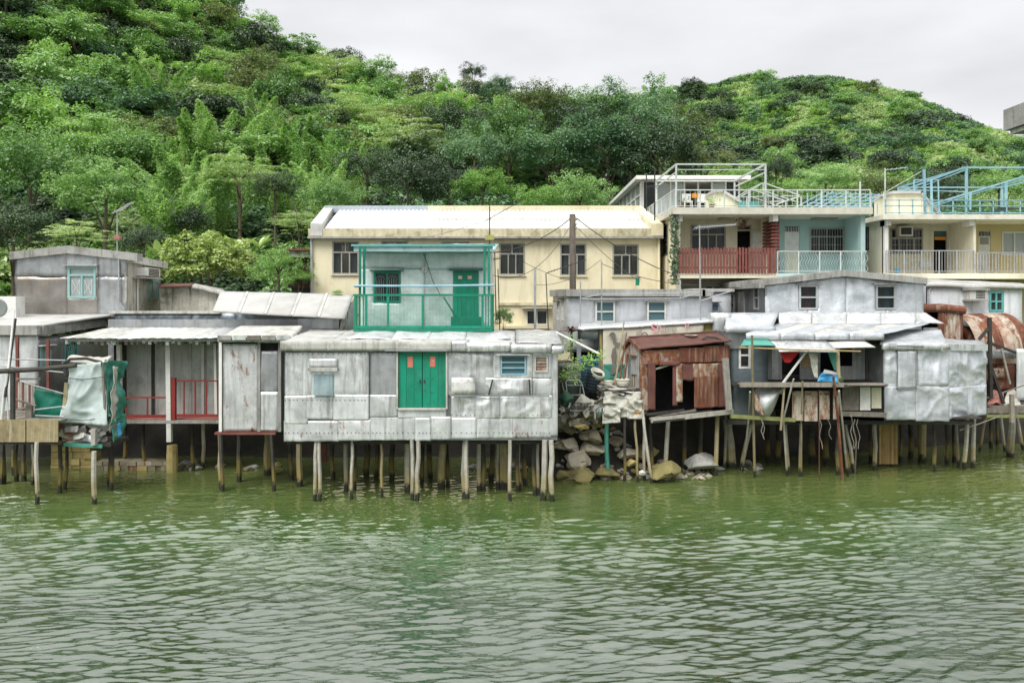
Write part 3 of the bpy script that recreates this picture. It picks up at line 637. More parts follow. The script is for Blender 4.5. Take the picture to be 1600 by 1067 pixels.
# --- undergrowth between them: ground cover nobody could count
def tuft(name, seed, r, nc, per, size, m, **k):
    P, Q = crown_pts(seed, r, r, r * .6, nc, r * .42, per, **k); me = leaves_mesh(name, P, Q, size, m, seed); return bpy.data.objects.new(name, me)
TUFT = [tuft('tuft_a', 1, 1.1, 9, 26, .30, LM['mid']), tuft('tuft_b', 2, 1.1, 9, 26, .30, LM['dark']), tuft('tuft_c', 3, 1.0, 8, 24, .28, LM['lime']), tuft('tuft_d', 4, 1.0, 8, 24, .26, LM['pale']), tuft('tuft_e', 5, 1.1, 9, 26, .3, LM['blue'])]
def scatter(name, pts, scl, src, label):
    me = bpy.data.meshes.new(name); me.from_pydata([tuple(p) for p in pts], [], [])
    at = me.attributes.new('scl', 'FLOAT', 'POINT'); at.data.foreach_set('value', np.asarray(scl, np.float32))
    at = me.attributes.new('rz', 'FLOAT', 'POINT'); at.data.foreach_set('value', np.random.RandomState(1).uniform(0, 6.28, len(pts)).astype(np.float32))
    o = bpy.data.objects.new(name, me); COL.objects.link(o)
    ng = bpy.data.node_groups.new(name, 'GeometryNodeTree'); ng.interface.new_socket('Geometry', in_out='INPUT', socket_type='NodeSocketGeometry'); ng.interface.new_socket('Geometry', in_out='OUTPUT', socket_type='NodeSocketGeometry')
    gi = ng.nodes.new('NodeGroupInput'); go = ng.nodes.new('NodeGroupOutput'); ip = ng.nodes.new('GeometryNodeInstanceOnPoints')
    ob = ng.nodes.new('GeometryNodeObjectInfo'); ob.inputs['Object'].default_value = src
    a1 = ng.nodes.new('GeometryNodeInputNamedAttribute'); a1.data_type = 'FLOAT'; a1.inputs[0].default_value = 'scl'
    a2 = ng.nodes.new('GeometryNodeInputNamedAttribute'); a2.data_type = 'FLOAT'; a2.inputs[0].default_value = 'rz'
    cx = ng.nodes.new('ShaderNodeCombineXYZ'); ng.links.new(a2.outputs[0], cx.inputs[2])
    ng.links.new(gi.outputs[0], ip.inputs['Points']); ng.links.new(ob.outputs['Geometry'], ip.inputs['Instance']); ng.links.new(a1.outputs[0], ip.inputs['Scale']); ng.links.new(cx.outputs[0], ip.inputs['Rotation'])
    ng.links.new(ip.outputs[0], go.inputs[0]); md = o.modifiers.new('scatter', 'NODES'); md.node_group = ng
    return tag(o, kind='stuff', label=label)
rs = np.random.RandomState(8)
n_ = 46000; yy = 48 + (190 - 48) * rs.rand(n_) ** .75; pxs = rs.uniform(-1450, 1450, n_); xx = (pxs / F) * yy; zz = hnp(xx, yy)
nzv = fbm(xx / 7 + 50, yy / 7 + 50, 3); right = (xx > .19 * yy - 1) & (yy > 92)
cls = np.where(right, np.select([nzv > .10, nzv > .02, nzv > -.06, nzv > -.14], [1, 0, 4, 2], 3), np.select([nzv > .10, nzv > -.03, nzv > -.12, nzv > -.16], [4, 1, 0, 2], 3))  # left slope favours dark tufts, shade between crowns put into leaf colour
scl = np.where(right, np.where(cls == 1, 1.15, .85), 1.25) * rs.uniform(.6, 1.35, n_) * (.7 + yy / 300) * np.where(np.abs(pxs) > 860, 1.7, 1.08)
und = ['undergrowth', 'undergrowth', 'undergrowth', 'hill_grass_tufts', 'undergrowth']
lab = ['mid green undergrowth between the trees on the hillside', 'dark green scrub on the hillside', 'light green scrub on the hillside', 'pale grassy tufts on the hillside', 'bluish green scrub on the hillside']
for k in range(5):
    mk_ = cls == k; scatter(und[k], np.stack([xx, yy, zz], 1)[mk_], scl[mk_], TUFT[k], lab[k])
# ---------------------------------------------------------------- houses
def rp(pl, a): return pl.rect(*a)
def pile(parent, px, pyw, wpx, m, ztop, lean=0, name='stilt', pxt=None, D=None, rough_=None):
    D = D or F * HC / (pyw - HZ); w_ = max(.05, wpx * D / F); x = X(px, D); xt = X(pxt, D) if pxt else x + rnd.uniform(-.07, .07)
    mb = MB(); z0 = -.9; zb = 0
    xb = x + (x - xt) * (.9 / max(.5, ztop))
    n = 5; pts = []
    for i in range(n + 1):
        t = i / n; pts.append((xb + (xt - xb) * t + rnd.uniform(-.03, .03) * (0 < i < n), D + rnd.uniform(-.01, .01), z0 + (ztop - z0) * t))
    mb.tube(pts, w_ * .62, 6 if w_ < .2 else 8, w_ * .55)
    return mb.build(name, m, parent, smooth=False)
def floor_frame(parent, x0, x1, y0, y1, z, m=WOOD, sp_=.9):
    n = max(2, int((x1 - x0) / sp_))
    for k in range(2 + int((y1 - y0) / 1.6)):
        yy = y0 + .12 + k * 1.5
        if yy < y1: MB().box(x0, x1, yy - .05, yy + .05, z - .16, z).build('beam', m, parent)
def floor_boards(parent, x0, x1, y0, y1, z, m=WOOD, along='y', w_=.22, t=.04, name='plank'):
    if along == 'y':
        n = int((x1 - x0) / w_)
        for i in range(n):
            a = x0 + (x1 - x0) * i / n; dz = rnd.uniform(-.006, .006); MB().box(a + .006, a + (x1 - x0) / n - .006, y0 + rnd.uniform(-.05, .03), y1, z + dz, z + t + dz).build(name, m, parent)
    else:
        n = int((y1 - y0) / w_)
        for i in range(n):
            a = y0 + (y1 - y0) * i / n; dz = rnd.uniform(-.006, .006); MB().box(x0, x1, a + .006, a + (y1 - y0) / n - .006, z + dz, z + t + dz).build(name, m, parent)
def slab(parent, x0, x1, y0, y1, z0, z1, m, name='roof'):
    return MB().box(x0, x1, y0, y1, z0, z1).build(name, m, parent)

# ===== the middle shack on stilts
D0 = 25.7; pf = Front(D0)
mx0, mx1 = X(443, D0), X(871, D0); mz0, mz1 = Z(688, D0), Z(546, D0); yb = 29.3
sh = thing('stilt_house', 'long silver patchwork metal stilt house with a green double door over the water', 'house', ((mx0 + mx1) / 2, D0, mz0))
hd = rp(pf, (622, 697, 548, 637)); hw = rp(pf, (782, 822, 555, 586)); hv = rp(pf, (835, 856, 556, 581))
H0 = [hd, hw, hv]
wall('wall', SILG, sh, pf, mx0, mx1, mz0, mz1, H0, t=.10, res=.35, seed=2, off=-.07)
wall('side_wall', SILG, sh, Plane((mx0, yb), (mx0, D0)), 0, yb - D0, mz0, mz1, t=0, res=.4, dent=.02)
wall('side_wall', SILG, sh, Plane((mx1, D0), (mx1, yb)), 0, yb - D0, mz0, mz1, t=0, res=.4, dent=.02)
MB().add([(mx0, yb, mz0), (mx1, yb, mz0), (mx1, yb, mz1 + .1), (mx0, yb, mz1 + .1)], [(0, 1, 2, 3)]).build('back_wall', SILG, sh)
slab(sh, mx0 + .03, mx1 - .03, D0 + .13, yb - .05, mz0 + .02, mz0 + .12, WOOD, 'floor')
SH = [ # px0 px1 py0 py1 material dent
 (445, 577, 549, 620, SIL, .03), (444, 482, 618, 662, SIL, .02), (478, 522, 617, 655, SIL, .02), (520, 577, 616, 657, SILW, .02), (443, 530, 657, 690, SILR, .02), (528, 580, 655, 689, SILR, .018),
 (579, 622, 549, 618, SILG, .02), (577, 622, 616, 652, SIL, .03), (577, 650, 650, 688, SIL, .02), (621, 698, 638, 654, SILW, .02), (648, 674, 652, 689, SILW, .02), (672, 706, 650, 687, SIL, .02),
 (697, 772, 549, 618, SIL, .075), (770, 834, 549, 592, SIL, .05), (832, 862, 549, 592, SIL, .03), (758, 832, 590, 618, SIL, .06), (830, 864, 590, 618, SIL, .03), (704, 782, 618, 655, SIL, .07), (780, 863, 617, 654, SIL, .07),
 (705, 745, 652, 686, SILW, .02), (743, 803, 651, 685, SIL, .025), (801, 862, 651, 684, SILR, .03), (857, 872, 548, 681, SIL, .02)]
for i, (a, b_, c, d, m, dn) in enumerate(SH):
    u0, u1, z0, z1 = rp(pf, (a + .6, b_ - .6, c + .5, d - .5)); wall('metal_sheet', m, sh, pf, u0, u1, z0, min(z1, mz1), H0, t=.012, res=.065, dent=dn * (1.25 if dn > .04 else 1.0), seed=i * 1.7, off=.006 + .004 * (i % 4), fr=1.5 if dn > .04 else .9, ragged=.02, hem=.16)
for py, pa, pb_ in ((676, 446, 860), (553, 446, 620), (553, 700, 775), (648, 706, 860), (625, 446, 575)):
    nb = MB(); px = pa
    while px < pb_: nb.pbox(pf, X(px, D0) - .013, X(px, D0) + .013, .015, .032, Z(py, D0) - .013, Z(py, D0) + .013); px += rnd.uniform(5, 9)
    nb.build('nail_row', DARK, sh)
# door
dr = MB(); u0, u1, z0, z1 = hd
for k, nm in ((0, 'door_leaf'), (1, 'door_leaf')):
    a = u0 + .015 + k * (u1 - u0) / 2; b_ = a + (u1 - u0) / 2 - .02
    lf = MB().pbox(pf, a, b_, -.06, -.02, z0 + .01, z1 - .01).build(nm, GRN, sh)
    for j in range(3):
        c = a + (b_ - a) * j / 3; MB().pbox(pf, c + .006, c + (b_ - a) / 3 - .006, -.019, -.008, z0 + .02, z1 - .02).build('board', GRN, lf)
    q = rp(pf, ((637, 645, 557, 574), (672, 680, 557, 573))[k]); MB().pbox(pf, q[0], q[1], -.006, -.001, q[2], q[3]).build('paper_notice', PINK, lf, label='red paper notice pasted on the green door')
    MB().pbox(pf, b_ - .08 if k == 0 else a + .04, b_ - .04 if k == 0 else a + .08, -.007, .02, z0 + .8, z0 + .9).build('handle', DARK, lf)
fr_ = MB(); fr_.pbox(pf, u0 - .05, u0 + .005, -.1, .07, z0 - .03, z1); fr_.pbox(pf, u1 - .005, u1 + .05, -.1, .07, z0 - .03, z1); fr_.pbox(pf, u0 + .006, u1 - .006, -.1, .09, z0 - .06, z0); fr_.build('door_frame', CONCL, sh)
MB().pbox(pf, u0 - .4, u1 + .05, .02, .20, z1 + .0, z1 + .04).build('door_hood', SILG, sh)
q = rp(pf, (491, 521, 585, 618)); ht = MB().pbox(pf, q[0], q[1], .05, .09, q[2], q[3]).build('shutter', TEALP, sh); 
bb = MB(); bb.pbox(pf, q[0] + .02, q[1] - .02, .09, .098, q[2] + .02, q[3] - .02); bb.build('shutter_panel', sheetmat('blue_grey_sheet', (.34, .46, .50), (.42, .52, .55), st=.4, cr=.3, metal=.4), ht)
q = rp(pf, (483, 529, 574, 579)); MB().pbox(pf, q[0], q[1], .04, .22, q[2], q[3]).build('shutter_hood', CONCL, sh)
q = rp(pf, (484, 528, 560, 573)); wall('metal_sheet', SILW, sh, pf, q[0], q[1], q[2], q[3], t=.02, off=.075, res=.1, dent=.02, seed=3)
window(sh, pf, hw, BLUP, GLASSB, 1, 3, fw=.05, depth=.08, curtain=CURT, hood=SIL)
q = hv; vt = MB(); fw_ = .045
for z_ in (q[2], q[3] - fw_): vt.pbox(pf, q[0], q[1], -.08, .06, z_, z_ + fw_)
for a in (q[0], q[1] - fw_): vt.pbox(pf, a, a + fw_, -.079, .061, q[2] + fw_, q[3] - fw_)
vo = vt.build('vent_frame', CONCL, sh)
for i in range(4):
    zz = q[2] + fw_ + (q[3] - q[2] - 2 * fw_) * (i + .1) / 4; MB().pbox(pf, q[0] + fw_, q[1] - fw_, -.05, .01, zz, zz + .085).build('board', mat('vent_wood', (.22, .10, .06), (.5, .45, .38), sc_=5), vo)
MB().bar(pf.P(X(704, D0), .13, Z(617.5, D0)), pf.P(X(858, D0), .13, Z(618, D0)), .04, .05).build('batten', SILG, sh)
for a, b_, c, d in ((770, 592, 764, 616), (827, 592, 828, 616)): MB().bar(pf.P(X(a, D0), .12, Z(b_, D0)), pf.P(X(c, D0), .12, Z(d, D0)), .05, .04).build('batten', DARK, sh)
q = rp(pf, (706, 743, 589, 616)); wall('metal_sheet', mat('stained_plate', (.78, .78, .76), (.66, .66, .64), sc_=3, stain=(.08, .08, .07), stain_amt=.9, rough=.6), sh, pf, q[0], q[1], q[2], q[3], t=.02, off=.14, res=.2, dent=.01)
# roof: front edge, sloping sheet and the raised band under the balcony
def edge_top(u): return Z(532 if u < X(700, D0) else 534.5, D0) + .015 * math.sin(u * 5)
for i, (a, b_, c, d) in enumerate([(440, 515, 532.5, 548), (513, 622, 532, 548), (620, 706, 533, 549), (704, 731, 532, 548.5), (729, 800, 534.5, 549), (798, 862, 537, 551), (860, 881, 540, 552)]):
    q = rp(pf, (a, b_, c, d)); wall('roof_edge', CONCL if i in (0, 1, 2) else SIL, sh, pf, q[0], q[1] - .006, q[2], q[3], t=.25, off=.16 + .012 * (i % 3), res=.12, dent=.014, seed=i * 3)
ze = Z(534, D0); zb_ = Z(519, 28.4)
for i in range(6):
    a = X(441, D0) + (X(879, D0) - X(441, D0)) * i / 6; b_ = a + (X(879, D0) - X(441, D0)) / 6
    uv_surface('roof_sheet', ROOFW if i < 5 else SIL, sh, (a, D0 - .13, ze - .01), (b_ - .01, D0 - .13, ze - .01 - .06 * (i > 3)), (a, yb, ze + .24), (b_ - .01, yb, ze + .22), 10, 14, dent=.03, seed=i)
bd = (X(560, 26.9), X(785, 26.9))
for i in range(4):
    a = bd[0] + (bd[1] - bd[0]) * i / 4; b_ = bd[0] + (bd[1] - bd[0]) * (i + 1) / 4
    uv_surface('flashing', SILW, sh, (a - (.35 if i == 0 else 0), 26.4, Z(531, 26.4) + .03), (b_ - .008 + (.3 if i == 3 else 0), 26.4, Z(531, 26.4) + .03), (a, 27.3, Z(518.5, 27.3)), (b_ - .008, 27.3, Z(518.5, 27.3)), 10, 8, dent=.04, seed=i * 5)
for (px, pyw, wp, m) in [(468, 760, 8, WOODY), (493, 781, 5, WOODP), (499, 781, 5, WOODP), (540, 768, 6, WOODP), (548, 779, 4.5, WOODP), (554, 765, 5, WOODD), (573, 745, 8, WOODD), (598, 776, 4, WOODY), (637, 768, 9, WOODP), (645, 782, 5, WOODP), (651, 782, 6, WOODP), (690, 763, 10, WOODY), (700, 760, 5, WOODD), (724, 779, 6, WOODP), (730, 779, 7, WOODP), (749, 768, 6, WOODP), (755, 767, 7, WOODD), (778, 764, 5, WOODP), (786, 763, 12, WOODY), (797, 782, 5, WOODP), (808, 768, 5, WOODD), (812, 767, 4, WOODP), (835, 774, 5, WOODD), (841, 773, 5, WOODP), (849, 782, 8, WOODP), (862, 783, 7, WOODP), (520, 750, 6, WOODD), (612, 752, 7, WOODD), (672, 748, 7, WOODD), (455, 750, 6, WOODD), (588, 748, 6, WOODD), (660, 756, 5, WOODD), (820, 757, 6, WOODD), (768, 752, 7, WOODD)]:
    pile(sh, px, pyw, wp, m, mz0 + .02)
for yy in (D0 + .25, 27.2, 28.6): MB().box(mx0 + .05, mx1 - .1, yy, yy + .12, mz0 - .16, mz0 + .018).build('beam', WOODD, sh)
MB().bar((X(506, 29), 29, mz0), (X(507, 29), 29, .6), .16).build('stilt', REDP, sh, label='dull red painted stilt behind the others')
MB().tube([(X(578, 27), 27, mz0), (X(580, 27), 27, mz0 - .25), (X(583, 27), 27, mz0 - .35)], .035, 6).build('drain_pipe', BLUP, sh)

# ===== green house with a railed balcony on top of the shack
D1 = 28.7; DB = 27.35; pw = Front(D1); pb = Front(DB)
gh = thing('balcony_house', 'pale green upper storey with a green railed balcony and green door', 'house', (X(665, D1), D1, Z(517, DB)))
gx0, gx1 = X(563, D1), X(768, D1); gz0, gz1 = Z(517, DB) + .02, Z(392, D1)
MINT = sheetmat('mint_sheet', (.74, .84, .82), (.60, .72, .70), rough=.5, metal=.25, st=.3, sk=.2, cr=.7)
gw = rp(pw, (584, 626, 424, 473)); gd = rp(pw, (708, 748, 423, 513)); HG = [gw, gd]
for i, (a, b_, c, d) in enumerate([(563, 664, 420, 520), (664, 768, 421, 520), (563, 664, 392, 420), (664, 768, 392, 421)]):
    q = rp(pw, (a, b_, c, d)); wall('metal_sheet', MINT, gh, pw, q[0], q[1] - .003, max(q[2], gz0), q[3], HG, t=.1, res=.12, dent=.03 if i < 2 else .02, seed=20 + i * 2, off=.0 + .012 * (i > 1))
for A, B in (((gx0, 32), (gx0, D1)), ((gx1, D1), (gx1, 32))): wall('side_wall', MINT, gh, Plane(A, B), 0, 32 - D1, gz0, gz1, t=0, res=.5, dent=.02)
MB().add([(gx0, 32, gz0), (gx1, 32, gz0), (gx1, 32, gz1), (gx0, 32, gz1)], [(0, 1, 2, 3)]).build('back_wall', MINT, gh)
slab(gh, gx0, gx1, D1 + .1, 32, gz0 - .1, gz0, WOOD, 'floor')
uv_surface('roof', mat('pale_blue_roof', (.42, .60, .62), (.34, .50, .52), rough=.7, stain=(.2, .28, .28), stain_amt=.6, bump=.3), gh, (X(552, 27.6), 27.7, Z(392, 27.7)), (X(772, 27.6), 27.7, Z(392, 27.7)), (gx0 - .2, 32.2, Z(383, 27.7) + .35), (gx1 + .2, 32.2, Z(383, 27.7) + .35), 30, 10, dent=.03, th=.05)
fc = MB().pbox(Front(27.66), X(553, 27.66), X(770, 27.66), 0, .03, Z(393, 27.66), Z(385, 27.66)).build('fascia', mat('pale_blue_roof', (.4, .6, .6)), gh)
MB().pbox(Front(27.6), X(549, 27.6), X(774, 27.6), 0, .05, Z(385, 27.6), Z(382, 27.6)).build('gutter', TEAL, gh)
wg = window(gh, pw, gw, GRN, GLASS, 2, 1, fw=.07, depth=.08, hood=GRND)
gr = MB()
for k in range(2):
    c0 = gw[0] + .12 + k * .45
    for j in range(4): gr.tube([pw.P(c0 + j * .08, .05, gw[2] + .08), pw.P(c0 + j * .08, .05, gw[3] - .25 - .06 * (j in (0, 3)))], .007, 4)
    gr.tube([pw.P(c0 - .04 + .16 * (1 - math.cos(t * math.pi / 6)), .05, gw[3] - .3 + .12 * math.sin(t * math.pi / 6)) for t in range(7)], .008, 4)
    for zz in (.3, .6): gr.tube([pw.P(c0 - .04, .05, gw[2] + zz), pw.P(c0 + .28, .05, gw[2] + zz)], .007, 4)
gr.build('grille', GPOLE, wg)
u0, u1, z0, z1 = gd; dd = MB().pbox(pw, u0, u1, -.06, -.02, gz0, z1).build('door', GRN, gh)
for j in range(6):
    c = u0 + (u1 - u0) * j / 6; MB().pbox(pw, c + .005, c + (u1 - u0) / 6 - .005, -.019, -.004, gz0 + .02, z1 - .02).build('board', GRN, dd)
for c in (719, 734): q = rp(pw, (c - 3, c + 3, 431, 436)); MB().pbox(pw, q[0], q[1], -.003, .004, q[2], q[3]).build('door_paper', mat('faded_paper', (.8, .6, .45), (.7, .45, .3), bump=0), dd)
MB().pbox(pw, u0 - .15, u1 + .15, .01, .2, z1 + .01, z1 + .05).build('hood', GRND, gh)
# round number sign: a white disc reading 2
ds = MB().lathe(pw.P(X(663.5, D1), .06, Z(421.5, D1)), [(0, .014), (.1, .012), (.11, 0), (.11, -.04)], 20, (0, -1, 0)).build('number_disc', WHITE, gh)
def text_mesh(name, body, size, loc, rot, m, parent, ext=.002, bold=0):
    cu = bpy.data.curves.new(name, 'FONT'); cu.body = body; cu.size = size; cu.extrude = ext; cu.offset = bold; cu.align_x = 'CENTER'; cu.align_y = 'CENTER'
    o = bpy.data.objects.new('tmp', cu); COL.objects.link(o); dg = bpy.context.evaluated_depsgraph_get(); me = bpy.data.meshes.new_from_object(o.evaluated_get(dg)); bpy.data.objects.remove(o)
    me.materials.clear(); me.materials.append(m); q = bpy.data.objects.new(name, me); q.rotation_euler = rot; q.location = Vector(loc) - wloc(parent); place(q, parent); return q
text_mesh('number', '2', .13, pw.P(X(663.5, D1), .076, Z(421.5, D1)), (R(90), 0, 0), DARK, ds)
# balcony: deck, posts, rails, mesh
bx0, bx1 = X(553.5, DB), X(770, DB); bzt, bzb = Z(461, DB), Z(517, DB)
slab(gh, bx0 - .02, bx1 + .02, DB - .02, D1 - .01, bzb - .03, bzb + .06, GRND, 'balcony_floor')
def rail(parent, a, b_, w_, m, h=None, name='rail'): return MB().bar(a, b_, w_, h).build(name, m, parent)
rail(gh, (bx0 - .03, DB, bzt), (bx1 + .03, DB, bzt), .09, GRN, .07); rail(gh, (bx0, DB, bzb + .13), (bx1, DB, bzb + .13), .06, GRN, .09); rail(gh, (bx0, DB - .03, bzb + .02), (bx1, DB - .03, bzb + .02), .05, GRN, .09)
for px in (555, 572, 606.5, 660.5, 754, 768): rail(gh, (X(px, DB), DB, bzb), (X(px, DB), DB, bzt - .02), .07, GRN, name='post')
for px in (561, 567, 759, 763): rail(gh, (X(px, DB), DB + .06, bzb), (X(px, DB), DB + .06, bzt - .02), .035, GRN, name='post')
for xx in (bx0, bx1):
    rail(gh, (xx, DB, bzt), (xx, D1, bzt), .06, GRN); rail(gh, (xx, DB, bzb + .1), (xx, D1, bzb + .1), .05, GRN)
    for k in range(1, 6): rail(gh, (xx, DB + k * .22, bzb), (xx, DB + k * .22, bzt), .025, GRN, name='baluster')
for px, d_ in ((562.5, DB + .05), (569, DB + .25), (757, DB + .25), (764, DB + .05)): rail(gh, (X(px, d_), d_, bzt), (X(px, d_), d_, Z(385, 27.6)), .075, GRN if px != 562.5 else GRND, name='roof_post')
ms = MB(); nx = 96; nz_ = 24
for i in range(nx + 1): xx = bx0 + (bx1 - bx0) * i / nx; ms.bar((xx, DB + .035, bzb + .15), (xx, DB + .035, bzt - .03), .005)
for j in range(nz_ + 1): zz = bzb + .15 + (bzt - bzb - .18) * j / nz_; ms.bar((bx0, DB + .031, zz), (bx1, DB + .031, zz), .005)
ms.build('wire_mesh', GRN, gh)
pp = thing('clothes_pole', 'long pale blue bamboo pole tied across the green balcony above its rail', 'pole', (X(660, DB), DB, Z(446, DB)))
MB().tube([(X(553, DB), DB - .07, Z(446.5, DB)), (X(660, DB), DB - .07, Z(447, DB)), (X(773, DB), DB - .07, Z(445.5, DB))], .035, 8).build('pole', BLUP, pp)
MB().tube([(X(554 , DB), DB - .02, Z(447, DB)), (X(562, DB), DB - .02, Z(447, DB))], .05, 6).build('lashing', TEAL, pp)
cb = MB().tube([(X(658, 27.6), 27.58, Z(386, 27.6)), (X(664, 28), 28.3, Z(405, 28)), (X(676, 28.4), 28.5, Z(440, 28.4)), (X(688, 28.4), 28.5, Z(461, 28.4))], .012, 5).build('cable', DARK, gh)
MB().bar((X(693, 28), 28, Z(464, 28)), (X(713, 28), 28, Z(496, 28)), .05).build('brace', GRND, gh)
q = rp(Front(28.4), (705, 752, 495, 510)); bx = MB().box(q[0], q[1], 28.2, 28.6, gz0, q[3]).build('low_cupboard', GRN, None); tag(bx, 'green painted low cupboard standing before the balcony door', 'cupboard')

# ===== veranda house on the left
DV = 29.6; pv = Front(DV + 1.0)
vh = thing('veranda_house', 'low grey stilt house with a deep shaded veranda and red railings', 'house', (X(230, DV), DV, Z(655, DV)))
vx0, vx1 = X(188, DV), X(345, DV); vz0 = Z(656, DV); vyb = DV + 1.0
OLDW = mat('old_painted_boards', (.64, .68, .65), (.48, .52, .50), rough=.8, sc_=1.5, stain=(.16, .17, .16), stain_amt=.55, streak=(.16, .16, .15), streak_amt=.4, bump=.3)
wx = [188, 255, 268, 318, 345]
for i, (a, b_) in enumerate([(192, 240), (241, 268), (268, 300), (300, 322), (322, 345)]):
    q = (X(a, vyb), X(b_, vyb)); MB().pbox(pv, q[0] + .01, q[1] - .01, -.05, .012 * (i % 2), vz0, Z(530, DV) + .1).build('wall_panel', OLDW, vh)
for px in (240, 318): MB().pbox(pv, X(px, vyb) - .05, X(px, vyb) + .05, .02, .09, vz0, Z(528, DV)).build('post', WHITE if px == 318 else DARK, vh)
MB().pbox(pv, vx0 - 1, vx1 + 3.3, -.16, -.08, vz0 - .05, Z(500, DV)).build('wall', SILG, vh)
slab(vh, vx0 - .1, vx1 + .1, DV - .05, vyb + .3, vz0 - .1, vz0, PINKP, 'veranda_floor')
slab(vh, vx0 - 1.0, vx1 + 3.2, vyb + .3, 33, vz0 - .09, vz0 - .01, WOODD, 'floor')
MB().box(vx0 - .1, vx1 + .1, DV - .09, DV - .051, vz0 - .12, vz0 - .0).build('floor_edge', CONC, vh)
wall('side_wall', WOODD, vh, Plane((X(186, 30), 33), (X(186, 30), DV)), 0, 3.4, vz0, Z(530, DV), t=0)
wps = [(265, 690, 7), (188, 650, 6), (338, 650, 4)]
for px, py1, wp in wps: MB().bar((X(px, DV), DV, Z(py1, DV)), (X(px - 2, DV), DV, Z(529, DV)), wp * DV / F).build('veranda_post', WHITE, vh)
def redrail(parent, pxa, pxb, D, pyt, pyb_, n, post=None):
    rail(parent, (X(pxa, D), D, Z(pyt, D)), (X(pxb, D), D, Z(pyt, D)), .06, REDR, .05); rail(parent, (X(pxa, D), D, Z(pyb_, D)), (X(pxb, D), D, Z(pyb_, D)), .06, REDR, .10)
    for i in range(n + 1): px = pxa + (pxb - pxa) * i / n; rail(parent, (X(px, D), D, Z(pyb_, D)), (X(px, D), D, Z(pyt, D)), .07 if i in (0,) and post else .045, REDR, name='baluster')
redrail(vh, 270, 340, DV - .02, 595, 649, 4, True); redrail(vh, 197, 264, DV - .02, 621, 650, 2)
rail(vh, (X(272, DV), DV - .02, vz0), (X(272, DV), DV - .02, Z(590, DV)), .15, REDR, name='newel_post')
# its long roof sheets (overlapping, with ragged edges) and the grey upstand behind
vr0, vr1 = X(96, 28.6), X(468, 28.6)
for i in range(9):
    a = vr0 + (vr1 - vr0) * i / 9; b_ = vr0 + (vr1 - vr0) * (i + 1) / 9 + .03
    uv_surface('roof_sheet', (CONCL, ROOFW, SILW)[i % 3], vh, (a, 28.5 + .05 * math.sin(i * 2.3), Z(528 if i < 6 else 527, 28.6)), (b_, 28.5 + .05 * math.sin(i * 2.3 + 1), Z(528 if i < 5 else 527, 28.6)), (a + (.9 if i == 0 else .35), 31.2, Z(509, 31)), (b_ + .35, 31.2, Z(509, 31)), 8, 12, dent=.015, seed=i, th=.035, corr=(.36, .014, 'v'))
fr_ = MB(); fr_.bar((vr0 + .2, 28.75, Z(531, 28.7)), (X(345, 28.7), 28.75, Z(531, 28.7)), .07, .12); fr_.build('fascia_board', OLDW, vh)
for i in range(26): xx = X(104 + i * 9.2, 28.8); MB().box(xx, xx + .11, 28.72, 28.8, Z(539 - rnd.uniform(0, 3), 28.8), Z(531, 28.8)).build('eave_board', (OLDW, WOOD, CONCL, DARK)[rnd.randrange(4)], vh)
pu = Front(31.3)
for i, (a, b_) in enumerate([(180, 232), (230, 300), (298, 372), (370, 440), (438, 546)]):
    q = (X(a, 31.3), X(b_, 31.3)); wall('upstand_sheet', sheetmat('blue_grey_sheet2', (.30, .36, .40), (.24, .29, .32), rough=.5, metal=.5, cr=.3), vh, pu, q[0], q[1], Z(526, 31.3), Z(489, 31.3), t=.05, res=.2, dent=.03, seed=i + 40, off=.02 * (i % 2))
MB().pbox(pu, X(172, 31.3), X(345, 31.3), -.3, .12, Z(490, 31.3), Z(486, 31.3)).build('coping', CONCL, vh)
MB().pbox(pu, X(397, 31.3), X(460, 31.3), .03, .06, Z(500, 31.3), Z(492, 31.3)).build('sign_board', mat('slate_board', (.16, .18, .19), (.2, .22, .23)), vh)
slab(vh, X(172, 31.3), X(546, 31.3), 31.4, 34, Z(495, 31.3), Z(492, 31.3), CONC, 'flat_roof')
for (px, pyw, wp, m) in [(195, 727, 6, WOODD), (302, 735, 5, WOODD), (226, 733, 5, WOODD), (318, 731, 5, WOODP)]: pile(vh, px, pyw, wp, m, vz0 - .1)
cp = MB(); cp.lathe((X(269, 30), 30.0, -.6), [(.20, 0), (.21, 1.2), (.19, 1.62), (0, 1.63)], 10); cp.build('concrete_pier', STONEY, vh)
# the tall cupboard-like annex beside it
DC = 27.1; pc = Front(DC)
an = thing('metal_annex', 'narrow rust flecked metal cubicle on stilts with a red painted sill', 'shed', (X(390, DC), DC, Z(675, DC)))
az0 = Z(674, DC); ax0, ax1 = X(345, DC), X(439, DC)
for i, (a, b_, c, d, m) in enumerate([(349, 404, 537, 674, SILR), (405, 436, 548, 612, SILG), (404, 436, 612, 674, SIL)]):
    q = rp(pc, (a, b_, c, d)); wall('metal_sheet', m, an, pc, q[0], q[1], q[2], q[3], t=.03, res=.12, dent=.022, seed=60 + i, off=.01 * i)
for px in (345, 405, 437.5): MB().pbox(pc, X(px, DC) - .05, X(px, DC) + .05, -.04, .05, az0, Z(528, DC)).build('post', WHITE if px == 345 else CONC, an)
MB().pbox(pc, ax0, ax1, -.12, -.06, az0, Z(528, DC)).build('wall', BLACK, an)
for xx in (ax0, ax1): MB().box(xx - .02, xx + .02, DC + .05, 29.4, az0, Z(530, DC)).build('side_wall', SILG, an)
slab(an, X(337, DC), X(432, DC), DC - .12, DC + .4, az0 - .09, az0 - .02, REDP, 'sill')
slab(an, ax0, ax1, DC + .4, 29.4, az0 - .08, az0 - .03, WOODD, 'floor')
q0 = (X(340, 26.8), X(455, 26.8))
